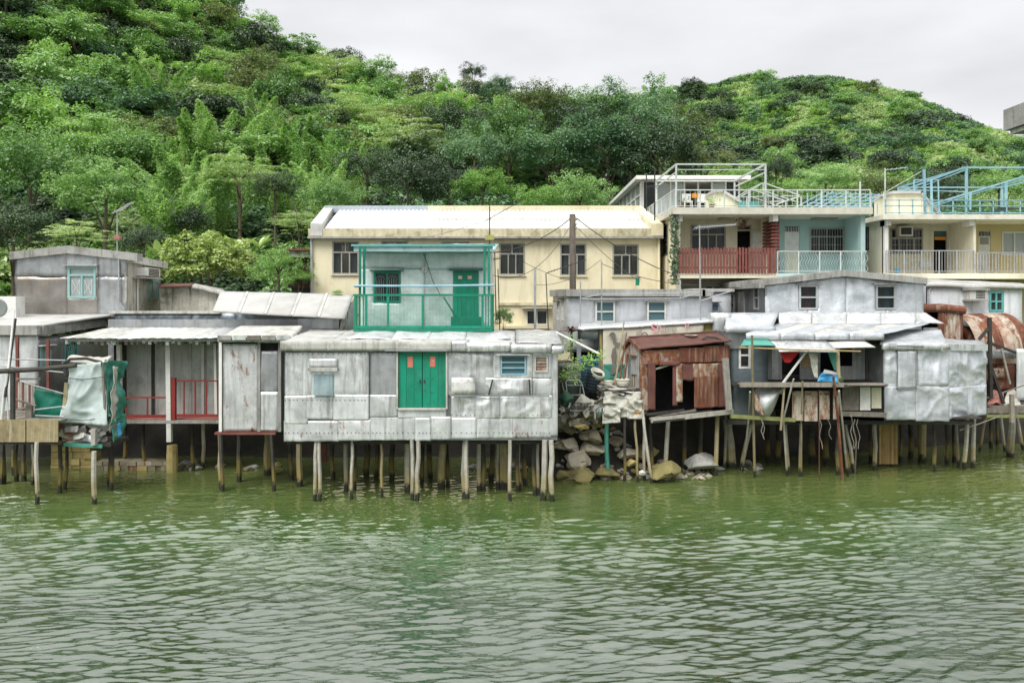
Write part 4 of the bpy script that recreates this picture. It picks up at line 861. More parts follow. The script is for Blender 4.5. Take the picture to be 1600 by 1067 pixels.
uv_surface('roof', CONCL, an, (q0[0], 26.8, Z(528, 26.8)), (q0[1], 26.8, Z(528, 26.8)), (X(377, 28.9), 28.9, Z(509, 28.9)), (X(473, 28.9), 28.9, Z(509, 28.9)), 20, 10, dent=.012, th=.16)
for i in range(5):
    a = q0[0] + (q0[1] - q0[0]) * i / 5; MB().box(a + .02, a + (q0[1] - q0[0]) / 5 - .02, 26.72, 26.79, Z(531, 26.8), Z(524, 26.8)).build('fascia_board', (CONC, OLDW, WOOD)[i % 3], an)
for (px, pyw, wp, m, pt) in [(348, 767, 6, WOODD, 344), (344, 764, 5, WOODY, 343), (374, 752, 7, WOODD, 375), (428, 767, 5, WOODD, 424), (419, 742, 12, WOODY, 419)]: pile(an, px, pyw, wp, m, az0 - .08, pxt=pt)
# the sloped panel roof (five panels with light seams) and its little lower roof
sr = thing('panel_roofed_hut', 'hut under a sloping roof of five pale panels', 'hut', (X(440, 30), 30, Z(525, 30)))
tl, tr, bl, br = (345, 455), (552, 460), (332, 486), (539, 497)
for i in range(5):
    f0, f1 = i / 5, (i + 1) / 5; g = lambda a, b_, t: (a[0] + (b_[0] - a[0]) * t, a[1] + (b_[1] - a[1]) * t)
    A, B, C_, D_ = g(bl, br, f0), g(bl, br, f1), g(tl, tr, f0), g(tl, tr, f1)
    dn, df = 29.0, 31.0
    uv_surface('roof_panel', mat('panel_roofing', (.50, .50, .48), (.42, .42, .40), sc_=1.2, stain=(.66, .66, .64), stain_amt=.5, bump=.4, bsc=30), sr, W(*A, dn), W(*B, dn), W(*C_, df), W(*D_, df), 6, 8, dent=.006, th=.05, seed=i)
    if i: uv_surface('seam', ROOFW, sr, Vector(W(A[0] - 2, A[1], dn)) + Vector((0, -.01, .02)), Vector(W(A[0] + 2, A[1], dn)) + Vector((0, -.01, .02)), Vector(W(C_[0] - 2, C_[1], df)) + Vector((0, 0, .02)), Vector(W(C_[0] + 2, C_[1], df)) + Vector((0, 0, .02)), 2, 6, th=.03)
MB().add([W(534, 503, 29.1), W(527, 530, 29.1), W(553, 522, 31), W(553, 466, 31)], [(0, 1, 2, 3)]).build('gable_wall', OLDW, sr)
for k in range(5):
    a = k / 5; MB().bar(Vector(W(536 + 3 * k, 500 - 7 * k, 29.2 + .38 * k)), Vector(W(530 + 4.5 * k, 530 - k, 29.2 + .38 * k)), .09).build('gable_board', WOOD, sr)
uv_surface('lower_roof', CONCL, sr, W(466, 527, 28.3), W(526, 529, 28.3), W(488, 513, 29.6), W(533, 514, 29.6), 8, 5, dent=.012, th=.05)
for px in (478, 503, 524): MB().bar(W(px, 528, 28.4), W(px, 545, 28.4), .06).build('post', DARK, sr)
MB().box(X(466, 29.6), X(530, 29.6), 29.55, 29.6, Z(532, 29.6), Z(498, 29.6)).build('wall', SILG, sr)

# ===== far left: brown metal block with a teal window, stained side wall and air conditioner
D2 = 33.0; p2 = Front(D2)
bh = thing('brown_metal_house', 'brown grey metal clad block with one teal framed window and a low pitched parapet', 'house', (X(110, D2), D2, Z(495, D2)))
wx0, wx1 = X(23, D2), X(198, D2)
def btop(u):
    a, m_, c = X(17, D2), X(105, D2), X(213, D2)
    return Z(402 - 9 * (u - a) / (m_ - a), D2) if u < m_ else Z(393 + 9 * (u - m_) / (c - m_), D2)
bw = rp(p2, (106, 150, 416, 466)); bz0 = Z(500, D2)
for i, (a, b_, c, d) in enumerate([(23, 105, 388, 432), (105, 153, 388, 432), (153, 198, 388, 432), (23, 105, 432, 500), (105, 153, 432, 500), (153, 198, 432, 500)]):
    q = rp(p2, (a, b_, c, d)); wall('metal_sheet', BRN if i > 2 and i != 5 else SILG, bh, p2, q[0], q[1] - .002, q[2], q[3], [bw], t=.08, res=.16, dent=.035, seed=70 + i, top=(btop if i < 3 else None))
pp_ = [W(14, 402, 32.85), W(105, 392, 32.85), W(214, 404, 32.85)]
par = MB()
for a, b_ in ((0, 1), (1, 2)):
    A, B = Vector(pp_[a]), Vector(pp_[b_]); k = .0 if a == 0 else .002
    par = MB().hexa([A + Vector((0, -k, -.1)), B + Vector((0, -k, -.1)), B + Vector((0, .5, -.1)), A + Vector((0, .5, -.1)), A + Vector((0, -k, .22)), B + Vector((0, -k, .22)), B + Vector((0, .5, .22)), A + Vector((0, .5, .22))]); par.build('parapet', CONC, bh)
sd0, sd1 = (wx1, D2), (X(251, 37.5), 37.5); ps = Plane(sd0, sd1)
swin = (ps.u(230), ps.u(248), Z(468, ps.D(240)), Z(438, ps.D(240)))
STW = mat('stained_white_wall', (.62, .60, .52), (.48, .46, .38), rough=.85, sc_=2, stain=(.12, .12, .09), stain_amt=.8, streak=(.10, .10, .08), streak_amt=.85, bump=.3)
sidetop = lambda u: Z(406, D2) - (Z(406, D2) - Z(420, 37.5)) * u / ps.len
wall('side_wall', STW, bh, ps, 0, ps.len, bz0, Z(400, D2), [swin], t=.08, res=.4, top=sidetop)
A, B = Vector(W(198, 405, D2)), Vector(W(257, 416, 37.6)); nn = Vector((ps.N.x, ps.N.y, 0))
MB().hexa([A + nn * .16 + Vector((0, 0, -.12)), B + nn * .16 + Vector((0, 0, -.12)), B - nn * .3 + Vector((0, 0, -.12)), A - nn * .3 + Vector((0, 0, -.12)), A + nn * .16 + Vector((0, 0, .18)), B + nn * .16 + Vector((0, 0, .18)), B - nn * .3 + Vector((0, 0, .18)), A - nn * .3 + Vector((0, 0, .18))]).build('parapet', CONCL, bh)
window(bh, p2, bw, TEALP, GLASSP, split=(.76, 1, 2), fw=.09, depth=.09, curtain=CURT, hood=CONCL)
gr = MB()
for k in range(2):
    c = bw[0] + .34 + k * .5
    for s_ in (-1, 1): gr.tube([p2.P(c + s_ * .16, .02, bw[2] + .12), p2.P(c + s_ * .16, .02, bw[2] + .8)], .009, 4); gr.tube([p2.P(c + s_ * .14, .02, bw[2] + .2), p2.P(c + s_ * .02, .02, bw[2] + .45), p2.P(c + s_ * .14, .02, bw[2] + .75)], .009, 4)
gr.build('grille', WHITE, bh)
window(bh, ps, swin, TEALP, GLASSP, 2, 1, fw=.07, depth=.06)
ac = thing('air_conditioner', 'white box air conditioner on a shelf on the stained side wall of the brown house', 'air conditioner', ps.P(ps.u(222), .2, Z(434, 35)))
a0, a1 = ps.u(213), ps.u(234); MB().pbox(ps, a0, a1, .0, .45, Z(432, 35), Z(419, 35)).build('casing', WHITE, ac)
for k in range(5): MB().pbox(ps, a0 + .2, a1 - .2, .455, .465, Z(431, 35) + k * .065, Z(431, 35) + k * .065 + .035).build('grille_slat', DARK, ac)
MB().pbox(ps, a0 - .5, a1 + .3, .0, .5, Z(436, 35), Z(434, 35)).build('shelf', CONCL, ac)
MB().tube([ps.P(ps.u(213), .06, Z(436, 35)), ps.P(ps.u(213), .06, Z(490, 35))], .03, 6).build('drain_pipe', WHITE, ac)
slab(bh, wx0, wx1 - .2, D2 + .1, 37, Z(405, D2) - .05, Z(405, D2) - .0, CONC, 'roof')
wall('side_wall', SILG, bh, Plane((wx0, 37), (wx0, D2)), 0, 4, bz0, Z(405, D2), t=0)
MB().tube([p2.P(X(187, D2), .08, Z(400, D2)), p2.P(X(187, D2), .08, Z(470, D2)), p2.P(X(196, D2), .08, Z(484, D2))], .035, 6).build('drain_pipe', GPOLE, bh)

# ===== far left low house, roof seen from above
D3 = 29.0; p3 = Front(D3)
lh = thing('left_low_house', 'grey low stilt house with a pale flat roof cut off by the left edge', 'house', (X(30, D3), D3, Z(655, D3)))
lx0, lx1 = X(-120, D3), X(59, D3); lz1 = Z(522, D3); lz0 = Z(655, D3)
wall('wall', SILW, lh, p3, lx0, lx1, lz0, lz1, t=.08, res=.2, dent=.03, seed=90)
psl = Plane((lx1, D3), (X(188, 34.5), 34.5)); w2 = (psl.u(62), psl.u(78), Z(574, 29.6), Z(540, 29.6)); w3 = (psl.u(100), psl.u(121), Z(575, 31), Z(535, 31))
wall('side_wall', SILG, lh, psl, 0, psl.len, lz0, lz1 - .1, [w2, w3], t=.08, res=.3, dent=.02, seed=91)
window(lh, psl, w2, TEALP, GLASSP, 2, 1, fw=.06, depth=.06, hood=WHITE); w3o = window(lh, psl, w3, TEAL, GLASS, 2, 1, fw=.06, depth=.06)
gr = MB()
for k in range(4): gr.bar(psl.P(w3[0] + .1 + k * .12, .05, w3[2] + .1), psl.P(w3[0] + .3 + k * .12, .05, w3[3] - .1), .02); gr.bar(psl.P(w3[0] + .3 + k * .12, .05, w3[2] + .1), psl.P(w3[0] + .1 + k * .12, .05, w3[3] - .1), .02)
gr.build('grille', TEAL, w3o)
uv_surface('roof', ROOFW, lh, (lx0, D3 - .2, lz1 + .32), (lx1 + .1, D3 - .2, lz1 + .32), (lx0, 33, Z(491, 32.6)), (X(181, 33), 33, Z(491, 32.6)), 24, 12, dent=.02, th=.08)
MB().pbox(p3, lx0, lx1 + .12, .02, .25, lz1 - .02, lz1 + .32).build('roof_edge', CONC, lh)
A, B = Vector(psl.P(0, .1, 0)), Vector(psl.P(psl.len, .1, 0)); nn = Vector((psl.N.x, psl.N.y, 0))
MB().hexa([Vector((A.x, A.y, lz1 - .05)) + nn * .12, Vector((B.x, B.y, Z(505, 34.5) )) + nn * .12, Vector((B.x, B.y, Z(505, 34.5))) - nn * .2, Vector((A.x, A.y, lz1 - .05)) - nn * .2, Vector((A.x, A.y, lz1 + .3)) + nn * .12, Vector((B.x, B.y, Z(494, 34.5))) + nn * .12, Vector((B.x, B.y, Z(494, 34.5))) - nn * .2, Vector((A.x, A.y, lz1 + .3)) - nn * .2]).build('roof_edge', CONC, lh)
slab(lh, lx0, lx1, D3, 33, lz0 - .15, lz0, WOODD, 'floor')
for px, pyw in ((5, 755), (22, 742), (38, 752)): pile(lh, px, pyw, 7, WOODD, lz0 - .1)
for px in (28, 76): MB().bar(W(px, 650, 28.5), W(px - 1, 526 if px < 50 else 530, 28.5), .09).build('red_post', REDP, lh)
t = thing('air_conditioner', 'white outdoor fan unit on the low roof at the left edge', 'air conditioner', W(5, 500, 31.5))
MB().box(X(-25, 31.5), X(27, 31.5), 31.4, 32, Z(501, 31.5), Z(463, 31.5)).build('casing', WHITE, t)
MB().lathe((X(0, 31.5), 31.39, Z(481, 31.5)), [(0, .02), (.25, .025), (.33, .03), (.36, 0)], 20, (0, -1, 0)).build('fan_guard', BIN, t)
MB().box(X(-25, 31.5), X(30, 31.5), 31.2, 32.2, Z(505, 31.5), Z(501.5, 31.5)).build('base', CONC, t)
# stained hut behind, with a rusty roof edge
t = thing('stained_hut', 'small white hut with black stained walls and a rusty roof edge', 'hut', W(300, 487, 35))
for i, (a, b_) in enumerate([(250, 276), (276, 310), (310, 350)]):
    wall('wall_panel', (STW, STW, STW)[i], t, Front(35), X(a, 35), X(b_, 35) - .01, Z(492, 35), Z(448, 35), t=.1, res=.3, top=(lambda u: Z(449, 35)) if i < 2 else (lambda u: Z(446 + (u - X(310, 35)) * 1.0 * 35 / 35 * 8, 35)), off=.02 * i)
uv_surface('roof', ROOFR, t, W(247, 448, 34.6), W(300, 446, 34.6), W(250, 443, 37), W(305, 443, 37), 8, 4, dent=.02, th=.07)
uv_surface('roof', CONC, t, W(300, 446, 34.62), W(355, 460, 34.62), W(305, 443, 37), W(350, 452, 37), 8, 4, dent=.02, th=.12)
# brown shed by the cream building
t = thing('brown_shed', 'dark brown board shed between the bush and the cream building', 'shed', W(468, 440, 38.5))
for i in range(7): MB().pbox(Front(38.5), X(450 + 5.4 * i, 38.5), X(455 + 5.4 * i, 38.5), -.05, 0, Z(450, 38.5), Z(404, 38.5)).build('board', mat('brown_board', (.10, .06, .045), (.07, .045, .035), var=.3), t)
MB().box(X(446, 38.5), X(488, 38.5), 38.3, 41, Z(404, 38.5), Z(402, 38.5)).build('roof', RUST, t)
MB().pbox(Front(38.2), X(452, 38.2), X(486, 38.2), -.05, 0, Z(402, 38.2), Z(392, 38.2)).build('upper_panel', CONC, t); MB().box(X(446, 38.2), X(488, 38.2), 38, 41, Z(391.8, 38.2), Z(389, 38.2)).build('upper_roof', REDP, t)
MB().box(X(452, 38.2), X(486, 38.2), 38.6, 40.8, Z(460, 38.5), Z(392, 38.5)).build('wall', DARK, t)

# ===== cream building with the corrugated roof
D4 = 38.0; p4 = Front(D4)
yh = thing('cream_building', 'long cream two storey building with a white corrugated roof', 'building', (X(758, D4), D4, 3.6))
yx0, yx1 = X(487, D4), X(1031, D4); ez = Z(372, D4); wins = [(519, 561, 377, 429), (596, 638, 377, 429), (690, 733, 378, 429), (780, 820, 380, 430), (875, 916, 381, 431), (957, 998, 382, 431)]
lowwin = rp(p4, (822, 856, 484, 508)); WR = [rp(p4, w_) for w_ in wins]
wall('wall', YEL, yh, p4, yx0, yx1, 3.0, ez, WR + [lowwin], t=.14, res=1.2, smooth=False)
wall('side_wall', YEL, yh, Plane((yx1, D4), (yx1, 43)), 0, 5, 3.0, ez, t=0); wall('side_wall', YEL, yh, Plane((yx0, 43), (yx0, D4)), 0, 5, 3.0, ez, t=0)
FRG = mat('grey_window_frame', (.36, .36, .32), (.28, .28, .25), rough=.7, bump=.1)
for i, q in enumerate(WR): window(yh, p4, q, FRG, GLASS, split=(.68, 2, 3), fw=.07, depth=.1, curtain=CURT, cw=([(0, .3), (.62, 1)] if i % 2 == 0 else (.55, .8)), sill=YEL)
window(yh, p4, lowwin, WHITE, GLASS, 2, 1, fw=.07, depth=.1, curtain=CURT)
MB().pbox(p4, X(815, D4), X(862, D4), .05, .5, Z(482, D4), Z(480, D4)).build('window_hood', ROOFW, yh)
MB().pbox(p4, X(783, D4), X(858, D4), .02, .6, Z(513, D4), Z(509, D4)).build('ledge', YEL, yh)
MB().pbox(p4, X(780, D4), X(872, D4), .02, .12, Z(477, D4), Z(473, D4)).build('string_course', YELD, yh)
for i in range(8):   # cornice in lengths
    a = yx0 - .1 + (yx1 - yx0 + .2) * i / 8; b_ = a + (yx1 - yx0 + .2) / 8
    MB().pbox(p4, a, b_ - .004, -.1, .28, Z(370.5, D4), Z(358, D4)).build('cornice', YELD, yh); MB().pbox(p4, a, b_ - .004, -.1, .40, Z(373.5, D4), Z(370.6, D4)).build('cornice_drip', CONC, yh)
rn, rf_ = 38.1, 41.6; zn, zf = Z(357.5, 38), Z(328, 41.6)
RFA = mat('roof_white_sheet', (.86, .87, .88), (.78, .79, .80), rough=.5, stain=(.6, .6, .58), stain_amt=.3, bump=.1); RFB = mat('roof_patchy_sheet', (.84, .84, .80), (.72, .72, .66), rough=.6, sc_=4, stain=(.5, .48, .38), stain_amt=.6, bump=.1, spot=(.12, .12, .1))
nsh = 15
for i in range(nsh):
    a = X(505, 38) + (X(1022, 38) - X(505, 38)) * i / nsh; b_ = a + (X(1022, 38) - X(505, 38)) / nsh
    for j in range(2):
        t0, t1 = j / 2, (j + 1) / 2; e_ = .02 * (1 - j)
        uv_surface('roof_sheet', RFA if i < 5 else RFB, yh, (a, rn + (rf_ - rn) * t0, zn + (zf - zn) * t0 + e_ * 0 + (.02 if j else 0)), (b_, rn + (rf_ - rn) * t0, zn + (zf - zn) * t0 + (.02 if j else 0)), (a, rn + (rf_ - rn) * t1, zn + (zf - zn) * t1), (b_, rn + (rf_ - rn) * t1, zn + (zf - zn) * t1), 24, 1, th=.02, corr=((b_ - a) / 5, .035, 'v'))
MB().box(X(507, 41.6), X(668, 41.6), 41.6, 42.2, zf - .15, zf + .22).build('ridge_capping', mat('grey_blue_ridge', (.42, .47, .52), (.36, .41, .46)), yh)
MB().box(X(668, 41.6) + .003, X(1000, 41.6), 41.6, 42.2, zf - .15, zf + .22).build('ridge_capping', YEL, yh)
for pxn, pxf, nm in ((496, 511, 'l'), (1026, 997, 'r')):
    a = X(pxn, 37.9); c = X(pxf, 41.6)
    MB().hexa([(a - .28, 37.69, zn - .36), (a + .28, 37.69, zn - .36), (c + .25, 42.2, zf - 1.9), (c - .25, 42.2, zf - 1.9), (a - .28, 37.69, zn + .22), (a + .28, 37.69, zn + .22), (c + .25, 42.2, zf + .28), (c - .25, 42.2, zf + .28)]).build('gable_coping', ROOFW if nm == 'l' else YEL, yh)
slab(yh, yx0, yx1, D4 + .2, 43, 3.2, 3.3, CONC, 'floor'); slab(yh, yx0, yx1, 43, 43.1, 3, ez, YEL, 'back_wall')
for px in (487.5, 1029): MB().tube([p4.P(X(px, D4), .1, Z(373, D4)), p4.P(X(px, D4), .1, 3.5)], .06, 7).build('downpipe', GPOLE if px < 600 else YEL, yh)
# ===== terrace with the red picket balcony and the aqua balcony
DE, DW = 35.3, 37.3; pe = Front(DE); pk = Front(DW)
eh = thing('terrace_house', 'two storey terrace with a cream flat behind red pickets and an aqua flat beside it', 'building', (X(1205, DE), DE, 3.6))
ex0, exm, ex1 = X(1058, DE) , X(1213, DE), X(1353, DE); fz = Z(427, DE); rz = Z(336, DE); rt = Z(325.5, DE)
winC = rp(pk, (1079, 1134, 352, 393)); doorC = (X(1152, DW), X(1173, DW), fz, Z(361, DW)); trC = (X(1152, DW), X(1173, DW), Z(360, DW), Z(353, DW))
wall('wall', CREAM, eh, pk, ex0, exm, 3.0, rz, [winC, doorC, trC], t=.12, res=1.5, smooth=False)
doorA = (X(1226, DW), X(1249, DW), fz, Z(354, DW)); winA = rp(pk, (1265, 1319, 356, 397))
wall('aqua_wall', AQUA, eh, pk, exm, ex1 + .1, fz - .1, rz, [doorA, winA], t=.12, res=1.5, smooth=False)
wall('lower_wall', YEL, eh, Front(DW + .02), exm, ex1, 3.0, fz - .1, t=.1, res=1.5, smooth=False)
pls = Plane((ex0, 42), (ex0, DE + .3)); sw = (pls.u(1036), pls.u(1043), Z(400, 38.5), Z(353, 38.5))
wall('side_wall', YEL, eh, pls, 0, pls.len, 3.0, rz, [sw], t=.12, res=1.5, smooth=False)
window(eh, pls, sw, DARK, GLASS, 1, 2, fw=.08, depth=.06)
MB().box(ex1 - .12, ex1, DE + .2, 42, 3, rz).build('side_wall', AQUA, eh); MB().box(exm - .06, exm + .06, DE + 1.3, DW, fz, rz).build('party_wall', CREAM, eh)
slab(eh, ex0, ex1, 41.9, 42, 3, rz, CREAM, 'back_wall')
slab(eh, ex0 - .25, ex1 + .15, DE - .35, 42.2, rz, rt, mat('slab_edge', (.74, .72, .62), (.62, .60, .50), stain=(.4, .3, .2), stain_amt=.4, bump=.2), 'roof_slab')
slab(eh, ex0 - .05, exm, DE - .12, DW, fz - .22, fz, CREAM, 'balcony_slab'); slab(eh, exm + .003, ex1 + .1, DE - .12, DW, fz - .2, fz - .01, AQUA, 'balcony_slab')
for px in (1062, 1211): MB().box(X(px - 4, DE), X(px + 4, DE), DE - .1, DE + .5, rz - .28, rz - .002).build('beam_end', WHITE, eh)
MB().box(X(1345, DE), X(1352, DE), DE, DE + .3, fz, rz).build('corner_column', AQUA, eh); MB().box(X(1058, DE), X(1063, DE), DE, DE + .18, 3, rz).build('corner_column', CREAM, eh)
window(eh, pk, winC, FRG, GLASS, split=(.66, 2, 4), fw=.07, depth=.1, curtain=CURT, cw=[(.25, .45), (.75, 1)])
window(eh, pk, trC, FRG, GLASS, 1, 1, fw=.05, depth=.1)
dl = MB().pbox(pk, X(1174, DW), X(1195, DW), .02, .07, fz, Z(361, DW)).build('door_leaf', mat('pale_door', (.62, .64, .64), (.55, .57, .57), bump=.05), eh); MB().pbox(pk, X(1176, DW), X(1193, DW), .07, .08, fz + .9, Z(364, DW)).build('door_panel', WHITE, dl)
slab(eh, X(1150, 38.2), X(1176, 38.2), 38.2, 38.3, fz, rz, BLACK, 'doorway_shade_sheet')  # black sheet painted in for the shade beyond the open door
slab(eh, ex0 + .1, ex1 - .2, DW + .2, 41.8, fz - .05, fz, CONC, 'floor')
ad = MB().pbox(pk, doorA[0], doorA[1], -.08, -.03, fz, Z(362, DW)).build('door', WHITE, eh, label='white weathered door with a barred light above it')
MB().pbox(pk, doorA[0] + .08, doorA[1] - .08, -.03, -.015, fz + .15, fz + 1.0).build('door_panel', CREAM, ad)
for k in range(9): a = doorA[0] + .04 + (doorA[1] - doorA[0] - .08) * k / 8; MB().pbox(pk, a - .012, a + .012, -.06, -.02, Z(361.5, DW), Z(355, DW)).build('bar', WHITE, ad)
MB().pbox(pk, doorA[0], doorA[1], -.1, -.085, Z(361.5, DW), Z(354, DW)).build('transom', BLACK, ad)
window(eh, pk, winA, FRG, GLASS, split=(.68, 2, 4), fw=.07, depth=.1, curtain=CURT, cw=[(0, .22), (.5, .72), (.8, 1)], sill=AQUA, bars=(GPOLE, 12))
for (a, b_) in ((1122, 1143), (1268, 1308)): MB().box(X(a, 36.5), X(b_, 36.5), 36.4, 36.6, rz - .12, rz - .03).build('strip_light', FRG, eh)
n = 31; rb0, rb1 = X(1059, DE - .1), X(1212, DE - .1)
for i in range(n):
    a = rb0 + (rb1 - rb0) * i / n; h_ = rnd.uniform(-.03, .03); MB().hexa([(a + .02, DE - .2, fz - .02), (a + .115, DE - .2, fz - .02), (a + .115, DE - .17, fz - .02), (a + .02, DE - .17, fz - .02), (a + .02, DE - .2, Z(387, DE) + h_), (a + .115, DE - .2, Z(387, DE) + h_ - .03), (a + .115, DE - .17, Z(387, DE) + h_ - .03), (a + .02, DE - .17, Z(387, DE) + h_)]).build('picket', REDP, eh)
for zz in (fz + .2, fz + .85): MB().box(rb0, rb1, DE - .169, DE - .12, zz, zz + .08).build('fence_rail', REDP, eh)
for k in range(9): zz = fz + 1.05 + k * .155; MB().box(X(1200, 36), X(1212, 36), DE + .2, 36.8, zz, zz + .1).build('screen_slat', REDP, eh)
for yy in (DE + .25, 36.7): MB().box(X(1211, 36) - .05, X(1212, 36) + .02, yy, yy + .07, fz, rz).build('screen_post', REDP, eh)
def balus(parent, xa, xb, D, zb, zt, n, m, r=.012, post=0, name='baluster', wavy=False):
    rail(parent, (xa, D, zt), (xb, D, zt), .045, m); rail(parent, (xa, D, zb + .08), (xb, D, zb + .08), .03, m)
    for i in range(n + 1):
        x = xa + (xb - xa) * i / n
        if post and i % post == 0: MB().bar((x, D, zb), (x, D, zt), .05).build('rail_post', m, parent)
        else:
            pts = [(x, D, zb + .08), (x, D, zt)] if not wavy else [(x + .06 * math.sin(t * 1.5), D, zb + .08 + (zt - zb - .08) * t / 8) for t in range(9)]
            MB().tube(pts, r, 4).build(name, m, parent)
LGT = mat('pale_rail', (.62, .68, .66), (.5, .55, .54), stain=(.35, .25, .18), stain_amt=.5, bump=0)
balus(eh, X(1214, DE), X(1353, DE), DE - .08, fz, Z(393, DE), 34, LGT, .010, 8, wavy=True)
balus(eh, ex0 - .1, ex1 + .1, DE - .2, rt, Z(298, DE), 40, LGT, .007, 5)
for i in range(8): y_ = DE - .2 + (43 - DE) * i / 7; MB().bar((ex0 - .12, y_, rt), (ex0 - .12, y_, rt + .82), .035).build('rail_post', LGT, eh)
for dz in (.82, .1): rail(eh, (ex0 - .12, DE - .2, rt + dz), (ex0 - .12, 43, rt + dz), .04, LGT)
for i in range(34): y_ = DE + (42.8 - DE) * i / 33; MB().tube([(ex0 - .12, y_, rt + .1), (ex0 - .12, y_, rt + .82)], .01, 4).build('baluster', LGT, eh)
# lower windows under the balcony
wl = rp(pk, (1100, 1138, 446, 460)); window(eh, Front(DW - .05), wl, WHITE, GLASS, 3, 1, fw=.07, depth=.03)
pg = thing('white_pergola', 'white square tube pergola frame over the roof terrace above the red pickets', 'pergola', W(1126, 326, 37.5))
px0, px1, pt_ = X(1056.5, DE), X(1196, DE), Z(257, DE)
for x in (px0, px1):
    for y_ in (DE, 40.2): MB().bar((x, y_, rt), (x, y_, pt_), .075).build('post', LGT, pg)
    MB().bar((x, DE, pt_), (x, 40.2, pt_), .07).build('beam', LGT, pg); MB().bar((x, DE, pt_ - .35), (x, 40.2, pt_ - .3), .05).build('beam', LGT, pg)
for y_ in (DE, 40.2): MB().bar((px0, y_, pt_ + .002), (px1, y_, pt_ + .002), .065).build('beam', LGT, pg)
MB().bar((px0, DE + .1, pt_ - .22), (px1, DE + .1, pt_ - .22), .04).build('beam', LGT, pg)
sr_ = thing('sunroom', 'glazed white rooftop room with a thin overhanging roof behind the pergola', 'room', (9.8, 45, rt))
sx0, sx1 = 7.1, X(1150, 45)
slab(sr_, sx0 - .35, sx1 + .3, 43.2, 58, 13.05, 13.25, WHITE, 'roof'); slab(sr_, sx0, sx1, 44.2, 57, rt, rt + .1, CONC, 'floor')
for i in range(8):
    y_ = 44.2 + i * 1.7; MB().box(sx0, sx0 + .12, y_, y_ + .14, rt, 13.05).build('mullion', WHITE, sr_)
    if i < 7:
        MB().box(sx0 + .05, sx0 + .08, y_ + .15, y_ + 1.69, rt + .8, 13.0).build('pane', GLASSP, sr_); MB().box(sx0, sx0 + .1, y_ + .15, y_ + 1.69, rt, rt + .8).build('panel', WHITE, sr_); MB().box(sx0, sx0 + .1, y_ + .15, y_ + 1.69, 12.3, 12.4).build('mullion', WHITE, sr_)
for i in range(7):
    x = sx0 + .13 + (sx1 - sx0 - .2) * i / 7; w_ = (sx1 - sx0 - .2) / 7
    MB().box(x, x + .09, 44.2, 44.32, rt, 13.05).build('mullion', WHITE, sr_)
    if i not in (3, 4): MB().box(x + .09, x + w_, 44.24, 44.27, rt + .7, 13).build('pane', GLASSP if i % 3 else GLASS, sr_); MB().box(x + .09, x + w_, 44.22, 44.30, rt, rt + .7).build('panel', WHITE, sr_)
MB().box(sx1 - .1, sx1, 44.2, 57, rt, 13.05).build('wall', WHITE, sr_); MB().box(sx0, sx1, 56.9, 57, rt, 13.05).build('wall', WHITE, sr_)
def bulk(name, label, xa, xb, xs, D, ztop, zbase, dep=2.0):
    t = thing(name, label, 'stair cover', (X((xa + xs) / 2, D), D, zbase))
    a, b_, c = X(xa, D), X(xb, D), X(xs, D)
    MB().add([(a, D, zbase), (c, D, zbase), (b_, D, ztop), (a, D, ztop), (a, D + dep, zbase), (c, D + dep, zbase), (b_, D + dep, ztop), (a, D + dep, ztop)], [(0, 1, 2, 3), (7, 6, 5, 4), (4, 0, 3, 7)]).build('wall', CREAM, t)
    d = Vector((c - b_, 0, zbase - ztop)).normalized(); MB().hexa([(b_ - .05, D - .15, ztop), (c + .1, D - .15, zbase), (c + .1, D + dep + .1, zbase), (b_ - .05, D + dep + .1, ztop), (b_ - .05, D - .15, ztop + .12), (c + .22, D - .15, zbase + .1), (c + .22, D + dep + .1, zbase + .1), (b_ - .05, D + dep + .1, ztop + .12)]).build('sloping_roof', ROOFW, t)
    MB().box(a - .1, b_, D - .15, D + dep + .1, ztop + .002, ztop + .12).build('roof', ROOFW, t); return t
bulk('stair_cover', 'white sloping stair cover on the roof terrace above the red pickets', 1118, 1130, 1178, 37.5, Z(301, 37.5), rt)
tf = thing('roof_truss', 'thin white gabled awning frame beside the stair cover on the terrace roof', 'frame', W(1210, 326, 37))
for y_ in (36.3, 38.3):
    for a, b_ in (((1150, 311), (1185, 289)), ((1185, 289), (1243, 309)), ((1150, 311), (1243, 309)), ((1160, 326), (1160, 311)), ((1243, 326), (1243, 309)), ((1185, 311), (1185, 289)), ((1205, 322), (1243, 309)), ((1190, 303), (1235, 318))):
        A, B = W(a[0], a[1], 37), W(b_[0], b_[1], 37); MB().bar((A[0], y_, A[2]), (B[0], y_, B[2]), .04).build('bar', LGT, tf)
for px, py in ((1150, 311), (1185, 289), (1243, 309)): A = W(px, py, 37); MB().bar((A[0], 36.3, A[2]), (A[0], 38.3, A[2]), .04).build('bar', LGT, tf)
t = MB().box(X(1158, 37), X(1192, 37), 36.8, 38, rt + .1, rt + .5).build('tank', TEAL); tag(t, 'teal covered tank standing on the terrace roof under the thin awning frame', 'tank')
t = thing('orange_topped_pole', 'orange topped dark pole standing behind the white roof railing', 'topped_pole', W(1087, 326, 36.5)); MB().tube([W(1087, 326, 36.5), W(1086, 310, 36.5)], .05, 6).build('pole', DARK, t); MB().lathe(W(1085.5, 310, 36.5), [(.0, 0), (.13, .02), (.15, .2), (0, .24)], 10).build('shade', mat('plain_orange', (.75, .30, .03)), t)  # pole with an orange cap, taken for an umbrella pole, gives no light
